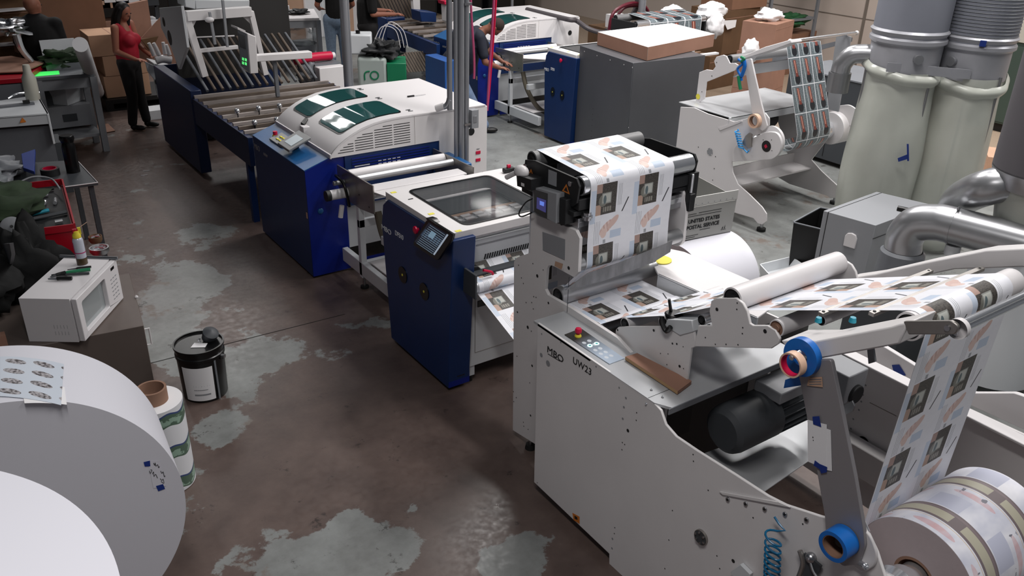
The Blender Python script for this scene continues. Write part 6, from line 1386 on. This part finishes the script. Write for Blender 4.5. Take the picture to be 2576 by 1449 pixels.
# white cabinet with red roll and cloth
cb0, cb1, cb2 = pz(.95, 803, 172), pz(.95, 868, 165), pz(.95, 752, 150)
t = thing('white_cabinet', 'white floor cabinet with a red roll and a dark cloth on top', 'cabinet', (cb0.x, cb0.y, 0))
MB('white_paint').prism([V((p.x, p.y, 0)) for p in (cb0, cb1, cb1+cb2-cb0, cb2)], (0, 0, .95)).out('body', t, bevel=.01)
MB('mid_grey').prism([p+V((0, 0, .001)) for p in (cb0.lerp(cb2, .2), cb1.lerp(cb1+cb2-cb0, .2), cb1+cb2-cb0, cb2)], (0, 0, .02)).out('top_board', t)
p, q = pz(1.03, 742, 152), pz(1.03, 832, 140); rr_ = thing('red_roll', 'red tube with a clear end lying on the white floor cabinet', 'tube', p)
MB('magenta_red').tube([p, p.lerp(q, .5)+V((0, 0, .01)), q], .055, 20).out('tube', rr_); MB('white_edge').cyl(q, q+(q-p).normalized()*.05, .04).out('clear_end', rr_)
q = pz(.9, 775, 175); cloth((q.x, q.y, .86), (.14, .10, .14), 'mid_grey', 'dark grey cloth hanging over the corner of the white floor cabinet', 'cloth', 14, .4, 'hanging_cloth')
# ---- pale green and grey robot unit with a round emblem
r0, r1, r2 = pz(.90, 898, 146), pz(.90, 972, 146), pz(.90, 1010, 140)
t = thing('robot_unit', 'pale grey and green boxy unit with a green round emblem', 'machine', (r0.x, r0.y, 0))
fd_ = (r1-r0).normalized(); bk = V((-fd_.y, fd_.x, 0))
mat('robot_grey', '9aa39f', .45); mat('robot_green', '0f6f4a', .45)
MB('robot_grey').prism([V((p.x, p.y, .0)) for p in (r0, r1, r1+bk*.6, r0+bk*.6)], (0, 0, .90)).out('body', t, bevel=.04)
MB('robot_green').prism([V((p.x, p.y, .05)) for p in (r1, r1+fd_*.26, r1+fd_*.26+bk*.5, r1+bk*.5)], (0, 0, .78)).out('green_side', t, bevel=.01)
c = r0-fd_*.10+bk*.12; MB('cool_white').prism([V((p.x, p.y, .92)) for p in (c, c+fd_*.30, c+fd_*.30+bk*.3, c+bk*.3)], (0, 0, .26)).out('head_box', t, bevel=.02)
MB('gloss_black').cyl(c+fd_*.12+bk*.1+V((0, 0, .28)), c+fd_*.12+bk*.1+V((0, 0, .32)), .03).out('cap', t)
e0 = r0+fd_*.09-bk*.003; ez = .67
b = MB('robot_green').ring(V((e0.x, e0.y, ez))+fd_*.13, V((e0.x, e0.y, ez))+fd_*.13-bk*.004, .062, .044, 32)
b.tube([V((e0.x, e0.y, ez-.06)), V((e0.x, e0.y, ez+.02)), V((e0.x, e0.y, ez+.05))+fd_*.03, V((e0.x, e0.y, ez+.055))+fd_*.07], .010, 8, 4); b.out('emblem', t)
for a_ in range(3):
    s0 = r0+fd_*(.22+.05*a_)+bk*.2+V((0, 0, .15)); MB('white_edge').tube([s0, s0+V((0, 0, .22+.03*a_))+fd_*.12, s0+V((0, 0, .18))+fd_*.3, s0+fd_*.36+V((0, 0, -.05))], .006, 8, 6).out('air_tube', t)
cloth((r1.x+.05, r1.y+.2, .97), (.24, .2, .12), 'darker', 'tangle of black cables on top of the green and grey unit', 'cables', 17, .8, 'cable_tangle')
# ---- back tables, paper racks
def table(label, top, z, mt, ml, name='work_table', legs=True, par=None, th=.04):
    top = [V((p.x, p.y, z)) for p in top]; c = sum(top, V())/4; t = thing(name, label, 'table', (c.x, c.y, 0))
    MB(mt).prism(top, (0, 0, -th)).out('top', t, bevel=.004)
    for p in top: q = p.lerp(c, .06); MB(ml).box((q.x-.035, q.y-.035, 0), (q.x+.035, q.y+.035, z-th)).out('leg', t)
    MB(ml).prism([p.lerp(c, .05)-V((0, 0, th)) for p in top], (0, 0, -.12)).out('apron', t)
    MB(ml).prism([p.lerp(c, .08)-V((0, 0, z-.22)) for p in top], (0, 0, -.03)).out('lower_shelf', t)
    return t
q = [pz(.92, *k) for k in [(672, 48), (803, 45), (790, 22), (700, 24)]]
table('white-topped grey table with a plastic-covered bin below, behind the long folding machine', q, .92, 'white_edge', 'grey_paint')
c = pz(.94, 700, 32); MB('paper').box(c-V((.14, .12, .02)), c+V((.16, .12, .12))).m('ink').box(c+V((.02, -.125, .03)), c+V((.05, -.12, .09))).out('paper_box', None, 'small white paper box on the white-topped table', cat='box', bevel=.004)
c = pz(.94, 750, 33); cloth((c.x, c.y, .97), (.18, .12, .04), 'darker', 'black folded cloth on the white-topped table', 'cloth', 21, .4, 'black_cloth')
c = pz(.4, 735, 110); cloth((c.x, c.y, .45), (.42, .35, .22), 'clear_plastic', 'plastic bag of waste on the shelf under the white-topped table', 'plastic bag', 22, .4, 'waste_bag')
MB('mid_grey').lathe((c.x+.05, c.y-.1, .24), (0, 0, 1), [(0, 0), (0, .28), (.16, .34), (.18, .34), (.16, .3), (.02, .26)], 28).out('plastic_tub', None, 'grey plastic tub under the white-topped table', cat='tub')
t = thing('paper_rack', 'pale rack with many thin shelves of paper, left of the white-topped table', 'rack', V((py(11.6, 672, 118).x, 11.8, 0)))
b = MB('card_light').prism(tr('y', 11.6, [(640, 35), (672, 12), (682, 115), (662, 118)]), (0, .4, 0)).box((py(11.6, 664, 118).x, 11.65, 0), (py(11.6, 682, 118).x, 11.95, py(11.6, 670, 112).z)); b.out('side', t)
for k in range(9):
    b = MB('paper').prism(tr('y', 11.58, [(643, 40+k*9), (676, 26+k*9.5), (677, 33+k*9.5), (645, 46+k*9)]), (0, .42, 0)); b.out('shelf', t)
random.seed(11)
xs0 = 0
for k in range(14):
    p = py(17.0, 668+k*21, 60); h = random.uniform(1.0, 1.6)
    MB(['paper', 'card_light', 'cool_white'][k % 3]).obox((p.x, 17.3+.55*(k % 2), h/2), (.40, .4, h), rot=rotz(random.uniform(-.3, .3))).out('paper_stack', None, ['tall stack of white paper sheets', 'tall stack of buff card sheets', 'tall stack of grey-white sheets'][k % 3]+' far behind the back tables', cat='paper stack', group=['white sheet stacks at the back', 'buff card stacks at the back', 'grey-white sheet stacks at the back'][k % 3], bevel=.003)
# ---- second line: folding machine with its blue beam
f2 = thing('folding_machine', 'second folding machine with a bright blue beam and dark rods, top centre', 'machine', (6.8, 12, 0))
pa, pb = pz(.9, 972, 62), pz(.9, 1098, 112)
MB('navy').prism([pa, pb, pb-V((0, 0, .2)), pa-V((0, 0, .2))], (.06, 0, 0)).out('side_beam', f2, bevel=.004)
MB('navy').box((pa.x, pa.y, 0), (pa.x+.35, pa.y+.9, 1.0)).out('blue_base', f2, bevel=.02)
MB('navy').box((pb.x, pb.y+.15, 0), (pb.x+.06, pb.y+.25, .72)).out('leg', f2)
pe = pa.lerp(pb, .82)
MB('dark_grey').prism([pa+V((.06, 0, -.12)), pe+V((.06, 0, -.12)), pe+V((1.3, 0, -.12)), pa+V((1.3, 0, -.12))], (0, 0, .02)).out('table_bed', f2)
for k in range(8):
    p = pa.lerp(pe, (k+.5)/8); MB('bar_light' if k % 2 else 'bar_brown').box((p.x, p.y, .93), (p.x+1.3, p.y+.03, .96)).out('cross_bar', f2)
b = MB('plate_steel')
for k in range(50):
    p = pa.lerp(pe, random.random()); b.obox((p.x+random.uniform(.15, 1.2), p.y, .86+random.random()*.08), (random.uniform(.04, .12), random.uniform(.05, .2), .05), rot=rotz(random.uniform(-.4, .4)))
b.out('guide_shoes', f2, kind='stuff')
for k in range(12):
    p = pz(.75, 1000+k*7, 128-k*.5); MB('bar_brown').tube([V((p.x, p.y, .72)), V((p.x+.1, p.y-.15, .45))], .018, 6, 1).out('lower_rod', f2)
for k in range(12):
    p = py(13.0, 975+k*8, 45); MB('bar_brown').tube([p, p+V((-.22, .1, .55))], .022, 6, 1).out('fan_rod', f2)
MB('navy').prism(tr('y', 12.2, [(1056, 28), (1098, 32), (1098, 56), (1060, 55)]), (0, .3, 0)).out('blue_box', f2, bevel=.01)
MB('white_paint').prism(tr('y', 12.6, [(1036, -30), (1056, -30), (1058, 42), (1042, 40)]), (0, .08, 0)).prism(tr('y', 12.6, [(1036, 0), (1130, 0), (1130, -26), (1036, -26)]), (0, .08, 0)).out('white_frame', f2, bevel=.005)
t = thing('white_machine', 'white machine body with a red cap, behind the grey post', 'machine', py(11.5, 1165, 70))
MB('white_paint').prism(tr('y', 11.5, [(1175, 15), (1212, 20), (1210, 60), (1176, 75)]), (0, .5, 0)).out('body', t, bevel=.01)
MB('white_paint').prism(tr('y', 11.4, [(1122, 12), (1134, 14), (1134, 60), (1124, 55)]), (0, .15, 0)).m('magenta_red').prism(tr('y', 11.38, [(1117, 2), (1134, 2), (1134, 13), (1119, 12)]), (0, .2, 0)).out('capped_post', t, bevel=.01)
t = thing('carton_column', 'column of pale corrugated trays under the blue beam', 'trays', pz(0, 1100, 215)); p0 = V(t.location)
for k in range(7): MB('paper').box((p0.x-.1, p0.y-.05, .04+k*.085), (p0.x+.5, p0.y+.35, .11+k*.085)).out('tray', t, bevel=.01)
mat('blue_mid', '1f4f92', .45)
p = py(9.4, 1128, 200); MB('blue_mid').box((p.x-.05, 9.4, 0), (p.x+.12, 9.9, 1.02)).out('blue_cabinet', None, 'upright blue panel just left of the tall grey post', cat='panel', bevel=.004)
# ================================================================ left background
q = [pz(.94, *k) for k in [(90, 196), (236, 184), (210, 166), (70, 172)]]
table('grey packing table with a lower shelf, left of the woman', q, .94, 'mid_grey', 'grey_paint')
mat('green_glow', '3fe060', .5, emit=.8)
g1 = [pz(.9415, *k) for k in [(82, 193), (150, 187), (148, 178), (85, 182)]]; MB('green_glow').prism(g1, (0, 0, .0015)).out('lit_green_strip', None, 'glowing green strip on the grey packing table', cat='light strip')
p0, p1 = pz(.0, 254, 252), pz(1.5, 202, 112); MB('paper').tube([p0+V((0, 0, .05)), p0.lerp(p1, .5), p1], .075, 24).out('paper_tube', None, 'long white paper roll leaning upright beside the grey packing table', cat='paper roll')
c = pz(.94, 160, 170); t = thing('label_printer', 'pale open printer with dark rags on the grey packing table', 'printer', c)
MB('cool_white').prism([c+V((-.18, .1, 0)), c+V((.22, .1, 0)), c+V((.2, .18, .30)), c+V((-.18, .18, .30))], (0, .02, 0)).m('mid_grey').box(c+V((-.2, -.12, 0)), c+V((.22, .12, .07))).m('paper').prism([c+V((.02, -.1, .08)), c+V((.12, -.1, .08)), c+V((.10, -.04, .17)), c+V((.01, -.04, .17))], (0, -.004, 0)).out('body', t)
cloth(c+V((-.02, -.03, .12)), (.22, .12, .09), 'olive_cloth', 'dark green rags heaped on the printer', 'rags', 30, .7, 'green_rags')
MB('chrome').tube([c+V((-.32, 0, .1)), c+V((-.40, 0, .25)), c+V((-.42, 0, .42))], .03, 10, 4, .045).out('steel_scoop', None, 'shiny upright steel tool left of the printer', cat='tool')
c = pz(.22, 185, 330); t = thing('desktop_printer', 'grey desktop printer on the lower shelf of the packing table', 'printer', (c.x, c.y, .24))
MB('grey_paint').box((c.x-.25, c.y+.05, .26), (c.x+.25, c.y+.45, .52)).m('dark_grey').box((c.x-.08, c.y+.045, .33), (c.x+.08, c.y+.05, .42)).out('body', t, bevel=.02)
MB('cool_white').lathe((c.x, c.y+.28, .525), (0, 0, 1), [(0, 0), (0, .24), (.22, .30), (.24, .30), (.22, .27), (.02, .2)], 4).out('waste_tub', None, 'white plastic tub standing on the desktop printer', cat='tub')
p = pz(.01, 245, 330); MB('card').prism([pz(.004, 228, 318), pz(.004, 272, 312), pz(.004, 290, 330), pz(.004, 235, 340)], (0, 0, .008)).out('cardboard_sheet', None, 'torn flat cardboard on the floor by the packing table leg', cat='cardboard')
# cartons and pallet
b0 = pz(0, 270, 282); t = thing('black_pallet', 'low black pallet under the stacked cartons', 'pallet', (b0.x+.3, b0.y+.5, 0))
MB('black').box((b0.x, b0.y, .0), (b0.x+1.3, b0.y+.9, .03)).box((b0.x, b0.y, .10), (b0.x+1.3, b0.y+.9, .16)).box((b0.x, b0.y, .03), (b0.x+.1, b0.y+.9, .10)).box((b0.x+1.2, b0.y, .03), (b0.x+1.3, b0.y+.9, .10)).out('deck', t)
mat('card_pale', 'b08c72', .85, var=.05)
for k, (z0, z1, d0, la) in enumerate(((.165, .46, 0, 'lowest'), (.465, .74, .03, 'middle'), (.745, 1.03, -.1, 'topmost'))):
    MB('card_pale').box((b0.x+.05+d0, b0.y+.1, z0), (b0.x+.65+d0, b0.y+.7, z1)).m('card').box((b0.x+.34+d0, b0.y+.097, z0), (b0.x+.36+d0, b0.y+.7, z1+.0008)).out('carton', None, 'brown carton in the stack behind the woman, the %s of three' % la, cat='box', bevel=.004)
def carton(c, size, rz, m, label, tape=True):
    r = rotz(rz); b = MB(m).obox(c, size, rot=r)
    if tape: b.m('card_light').obox(V(c)+V((0, 0, size[2]/2)), (size[0]*1.001, .05, .002), rot=r)
    b.m('card').obox(V(c)+r @ V((0, -size[1]/2, size[2]*.32)), (size[0]*.98, .004, .01), rot=r)
    return b.out('carton', None, label, cat='box', bevel=.004)
mat('card_mid', '7d5b47', .85, var=.06)  # mid-brown board for the tall and piled cartons
p = py(14.0, 175, 60); carton((p.x, 14.2, .95), (.95, .5, 1.9), .0, 'card_mid', 'very tall brown carton between the two people at the left', False)
p = pz(1.05, 45, 160); t = MB('card').prism([pz(1.02, -40, 186), pz(1.02, 60, 182), pz(1.02, 112, 160), pz(1.02, 30, 143), pz(1.02, -60, 150)], (0, 0, .012)).out('cardboard_sheet', None, 'large flat cardboard sheet on top of the left work bench', cat='cardboard')
q = [pz(1.0, *k) for k in [(-60, 205), (62, 196), (110, 162), (-60, 150)]]
table('dark work bench at the left edge under the flat cardboard', q, 1.0, 'chest_red', 'dark_grey', th=.05)
MB('mid_grey').prism([q[0]-V((0, 0, .06)), q[1]-V((0, 0, .06)), q[1]-V((0, 0, .6)), q[0]-V((0, 0, .6))], (0, .02, 0)).out('bench_panel', None, 'dark grey panel closing the front of the left work bench', cat='panel')
p = pz(1.0, 78, 145); carton((p.x, p.y+.3, 1.09), (.18, .3, .16), .2, 'card_light', 'small pale carton on the bench below the man in black', False)
names = ['lowest', 'second', 'third', 'topmost']
for k in range(4):
    p = py(12.6, 18, 135-k*42); carton((p.x-.15, 12.8, p.z), (.75, .5, .26), .05*k, 'card_dark', 'dark brown carton in the pile at the left edge, the %s of four' % names[k], False)
    MB('paper').obox((p.x-.1, 12.6, p.z+.14), (.6, .5, .012), rot=rotz(.1*k)).out('paper_sheets', None, 'thin sheaf of white paper on the %s carton of the left edge pile' % names[k], cat='paper')
c = py(11.9, 20, 70); cloth(c, (.2, .13, .08), 'steel', 'crumpled shiny foil on the pile at the left edge', 'foil', 33, .7, 'crumpled_foil')
# shelving behind the woman
sh = thing('steel_shelving', 'dark steel shelving full of bins and papers behind the woman', 'shelving', (3.3, 15.8, 0))
p0 = py(15.6, 222, 60); p1 = py(15.6, 400, 60)
for z in (.5, 1.0, 1.5, 2.0): MB('dark_grey').box((p0.x, 15.6, z), (p1.x, 16.1, z+.03)).out('shelf', sh)
for x in (p0.x, (p0.x+p1.x)/2, p1.x): MB('dark_grey').box((x-.03, 15.6, 0), (x+.03, 15.64, 2.6)).out('upright', sh)
random.seed(21)
slots = [('blue_mid', 'storage_bin', 'blue storage bin'), ('card_light', 'carton', 'buff carton'), ('paper', 'paper_stack', 'white paper stack'), ('blue_mid', 'storage_bin', 'blue storage bin'), ('dark_grey', 'storage_bin', 'dark storage bin'), ('card', 'carton', 'brown carton')]
where = ['at the left end of the {} shelf', 'left of centre on the {} shelf', 'in the middle of the {} shelf', 'right of centre on the {} shelf', 'at the right end of the {} shelf']
for zi, (z, zn) in enumerate(((.53, 'lowest'), (1.03, 'second'), (1.53, 'third'), (2.03, 'top'))):
    for k in range(5):
        m_, nm, la = slots[(k*5+zi*2) % 6]; x = p0.x+.2+k*(p1.x-p0.x-.3)/4.3; h = random.uniform(.18, .36); w_2 = random.uniform(.15, .21)
        b = MB(m_).box((x-w_2, 15.55, z), (x+w_2, 16.0, z+h))
        b.m('paper' if m_ != 'paper' else 'card_light').box((x-w_2*.6, 15.545, z+h*.3), (x+w_2*.5, 15.55, z+h*.65))
        b.out(nm, None, la+' '+where[k].format(zn)+' behind the woman', cat='bin' if 'bin' in nm else 'box', bevel=.006)
p = py(11.9, 372, 75); carton((p.x, 12.4, 1.15), (.06, .5, .75), imr-.2, 'card', 'tilted brown carton flap standing right of the woman', False)
c = py(11.95, 375, 95); MB('card').prism([c+V((-.1, 0, .0)), c+V((.30, 0, .35)), c+V((.62, .1, .15)), c+V((.55, .1, -.45)), c+V((.05, 0, -.35))], (0, .02, 0)).m('card_dark').prism([c+V((-.12, -.03, .0)), c+V((.1, -.03, .02)), c+V((-.02, -.03, -.16))], (0, -.05, 0)).out('cardboard_piece', None, 'folded pinkish cardboard standing in front of the woman', cat='cardboard')
# ================================================================ right background
h3 = thing('web_guide', 'black web guide head with chrome roller behind the flat carton', 'web guide', (7.4, 8.9, 0))
yh = 9.0
k0 = py(yh, 1598, 62); k1 = py(yh, 1775, 45)
MB('darker').box((k0.x, yh, k0.z-.30), (k0.x+.03, yh+.5, k0.z+.02)).box((k1.x, yh, k0.z-.30), (k1.x+.03, yh+.5, k0.z+.02)).box((k0.x, yh+.1, k0.z-.3), (k1.x, yh+.45, k0.z-.2)).out('side_plates', h3, bevel=.004)
roller(h3, k0.x+.03, k1.x, (yh+.03, k0.z-.01), .05, 'chrome'); roller(h3, k0.x+.03, k1.x, (yh+.45, k0.z+.02), .05, 'rubber_grey')
for x in (k0.x+.1, k1.x-.1): MB('white_paint').box((x, yh+.1, 0), (x+.06, yh+.4, k0.z-.3)).out('stand', h3)
cy, cz_ = yh+.03, k0.z-.01; xa, xb = k0.x+.22*(k1.x-k0.x)/.58*.5, k1.x-.1
path = arc((yh+.45, k0.z+.02), .052, 90, 90, 1)[:1]+arc((cy, cz_), .052, 90, 180, 8)+[V((0, cy-.052, cz_-.35))]
web('label_web', path, xa, xb, 'picture_labels', .275, .2, 'striped label web over the black guide head behind the flat carton', 'paper web')
mat('hose_red', '5a1424', .4); mat('hose_dark', '4a4548', .5)
for i, (m_, r, P, la) in enumerate((('hose_red', .025, [(1532, 75), (1545, 30), (1590, 8), (1625, 20), (1640, 60)], 'dark red hose looping behind the carton, the wider loop'), ('hose_red', .022, [(1540, 62), (1570, 20), (1610, 15)], 'dark red hose looping behind the carton, the inner loop'), ('hose_dark', .04, [(1525, 78), (1575, 55), (1600, 20), (1605, -20)], 'thick dark grey hose rising beside the red loops'))):
    MB(m_).tube([py(9.7+.06*i, *q) for q in P], r, 10, 8).out('hose', None, la, cat='hose')
a = [V((M3.location.x+.55, M3.location.y+.2, 1.31)), py(9.9, 1425, 48), py(9.9, 1450, 52), py(9.7, 1480, 72), py(9.6, 1520, 82), py(9.6, 1580, 75)]
MB('hose_dark').tube(a, .035, 10, 8).out('hose', None, 'thick grey hose arching from the far white cabinet to the carton', cat='hose')
p = py(10.6, 1555, 45); MB('paper').box((p.x, 10.6, p.z-.18), (p.x+.28, 10.9, p.z+.02)).out('small_carton', None, 'small white carton behind the red hoses', cat='box')
MB('card_dark').box((p.x-.1, 10.55, 0), (p.x+.6, 11.2, p.z-.181)).out('side_table', None, 'dark low stand under the small white carton', cat='table')
# brown cartons piled by the wall
def px_box(q, y, w, d, h, m, label, rz=0.0, z=None):
    p = py(y, *q); zc = p.z if z is None else z; return carton((p.x, y+d/2, zc), (w, d, h), rz, m, label)
Z = 0
for (qx, y, w, d, z0, z1, m, la, rz) in [
    (1835, 9.8, 1.15, .8, 0, .55, 'card_dark', 'widest dark brown carton at the base of the pile behind the far web guide', .1),
    (1850, 9.8, .95, .7, .55, 1.25, 'card_dark', 'tall dark brown carton in the middle of the pile, with tape stripes', .12),
    (1865, 9.8, .9, .65, 1.25, 1.75, 'card_mid', 'brown carton with a lighter flap at the top of the pile', .05),
    (1955, 8.0, .62, .55, 0, .42, 'card', 'orange-brown carton lowest behind the second unwinder', .35),
    (1955, 8.0, .60, .55, .42, .95, 'card', 'orange-brown carton with printed symbols behind the second unwinder', .35),
    (1955, 8.05, .66, .5, .95, 1.36, 'card', 'topmost orange-brown carton behind the second unwinder, under white paper', .3),
    (2000, 9.95, 1.1, .5, 0, .7, 'card_mid', 'long brown carton under the green bag by the wall', .1)]:
    p = pz(max(z0, .4), qx, 200); r_ = py(y, qx, 150); carton((r_.x, y+d/2, (z0+z1)/2), (w, d, z1-z0-.004), rz, m, la)
cc = py(8.0, 1955, 150)
for m_ in ((-.12, .72), (.12, .70)): 
    r = rotz(.35); p = V((cc.x, 8.0+.275, 0))+r @ V((m_[0], -.277, m_[1])); MB('ink').ring(p, p+r @ V((0, -.002, 0)), .04, .033, 4).out('printed_symbol', bpy.data.objects.get('carton.012') or None) if False else None
for nm, la, qx, qy, y, r, m_, sd in [('white_cloth', 'white cloth bundle hanging behind the far web guide, highest', 1790, 30, 9.3, (.28, .16, .14), 'paper', 41), ('white_cloth', 'crumpled white cloth drooping at the right end of the far web guide', 1800, 65, 9.0, (.14, .12, .18), 'paper', 42), ('paper_wad', 'crumpled white paper wad beside the post, left of the highest bundle', 1690, 28, 9.6, (.2, .12, .08), 'paper', 43), ('white_paper', 'crumpled white paper on the topmost orange-brown carton', 1935, 88, 8.2, (.22, .16, .10), 'paper', 44), ('white_paper', 'white paper stuffed between the cartons left of the orange-brown pile', 1900, 120, 8.3, (.12, .1, .16), 'paper', 45)]:
    cloth({'44': V((cc.x+.05, 8.3, 1.42)), '45': V((cc.x-.42, 8.15, 1.0))}.get(str(sd), py(y, qx, qy)), r, m_, la, 'cloth' if 'cloth' in nm else 'paper', sd, .3, nm)
p = tr('y', 9.7, [(1820, 52), (1853, 50), (1850, 68), (1830, 75)]); MB('paper').prism(p, (0, .004, 0)).out('paper_scrap', None, 'white paper scrap taped on the dark carton pile', cat='paper')
mat('bag_green', '1f4d2c', .5, var=.3, scale=12)
cloth(py(10.1, 1985, 52), (.42, .18, .12), 'bag_green', 'dark green plastic bag on the shelf by the white wall', 'plastic bag', 50, .6, 'green_bag')
t = thing('steel_shelving', 'open steel shelf with cartons and the green bag near the white wall', 'shelving', (11.2, 10.2, 0))
pa_, pb_ = py(9.9, 1935, 40), py(9.9, 2052, 40)
for z in (pa_.z-.1, pa_.z+.42): MB('mid_grey').box((pa_.x, 9.9, z-.04), (pb_.x, 10.5, z)).out('shelf', t)
for x in (pa_.x, pb_.x): MB('mid_grey').box((x-.03, 9.88, 0), (x+.03, 9.92, 2.6)).out('upright', t)
carton((pa_.x+.35, 10.2, pa_.z+.62), (.6, .5, .38), .05, 'card', 'brown carton on the upper steel shelf by the wall, left one'); carton((pb_.x-.35, 10.2, pa_.z+.58), (.5, .5, .3), -.05, 'card_mid', 'brown carton on the upper steel shelf by the wall, right one')
# green-grey cabinets at the right wall
mat('cab_green', '36443d', .5); mat('cab_top', 'a9a69c', .5)
for k, (y0, y1, la) in enumerate(((5.55, 6.35, 'left'), (4.70, 5.50, 'right'))):
    t = thing('storage_cabinet', 'dark green-grey cabinet by the white wall, the %s one of two' % la, 'cabinet', (12.9, (y0+y1)/2, 0))
    MB('cab_green').box((12.6, y0, .12), (13.3, y1, 1.25)).m('black').box((12.65, y0+.02, 0), (13.3, y1-.02, .12)).m('cab_top').box((12.58, y0-.01, 1.25), (13.3, y1+.01, 1.55)).out('body', t, bevel=.006)
    MB('cab_green').box((12.59, y0+.03, .15), (12.6, (y0+y1)/2-.01, 1.2)).out('door', t); MB('cab_green').box((12.59, (y0+y1)/2+.01, .15), (12.6, y1-.03, 1.2)).out('door', t)
p = V((12.75, 5.2, 1.56)); MB('cab_top').box(p, p+V((.4, .35, .18))).m('cool_white').box(p+V((.02, .02, .18)), p+V((.3, .3, .2))).out('desk_box', None, 'pale box standing on the right green-grey cabinet', cat='box', bevel=.01)
MB('plate_steel').tube([V((12.6, 6.9, 1.2)), V((12.6, 6.8, 1.5)), V((12.65, 6.85, 1.7))], .09, 12).out('steel_fitting', None, 'dull metal fitting between the two dust collectors', cat='fitting')
carton((10.9, 4.9, .10), (.5, .4, .2), .6, 'card_light', 'small pale carton on the floor between the collection bags', False)
# dark doors and racks far behind
for k in range(4):
    x = 8.4+k*1.3; MB('darker').box((x, 18.6, 0), (x+1.1, 19.2, 2.3)).m('inner_dark').box((x+.05, 18.59, .1), (x+1.05, 18.6, 2.2)).m('white_edge').box((x+.9, 18.57, 1.1), (x+.93, 18.59, 1.25)).out('dark_locker', None, 'dark locker against the far back wall', cat='locker', group='dark lockers along the far back wall')
# litter on the floor
for nm, q, la in (('floor_scrap', (368, 430), 'thin pale scrap on the aisle floor, the upper of two'), ('floor_scrap', (362, 441), 'small pale chip on the aisle floor, the lower of two'), ('floor_scrap', (1412, 428), 'white twist of string on the floor right of the grey post')):
    c = pz(.004, *q); MB('paper').tube([c+V((-.03, .01, 0)), c, c+V((.04, .0, 0))], .004, 6, 3).out(nm, None, la, cat='scrap')
zk = max(.8, px(9.1, 2140, 205).z)
t = thing('dark_cabinet', 'dark grey cabinet behind the second unwinder, left of the collection bags', 'cabinet', (9.5, 6.1, 0))
MB('dark_grey').box((9.1, 5.55, .06), (9.9, 6.9, zk)).m('mid_grey').box((9.09, 5.54, zk), (9.91, 6.91, zk+.02)).m('darker').box((9.095, 6.2, .1), (9.1, 6.21, zk-.03)).out('body', t, bevel=.005)
for x, y in ((9.15, 5.6), (9.15, 6.8), (9.85, 5.6), (9.85, 6.8)): MB('black').cyl((x, y, 0), (x, y, .06), .03).out('foot', t)
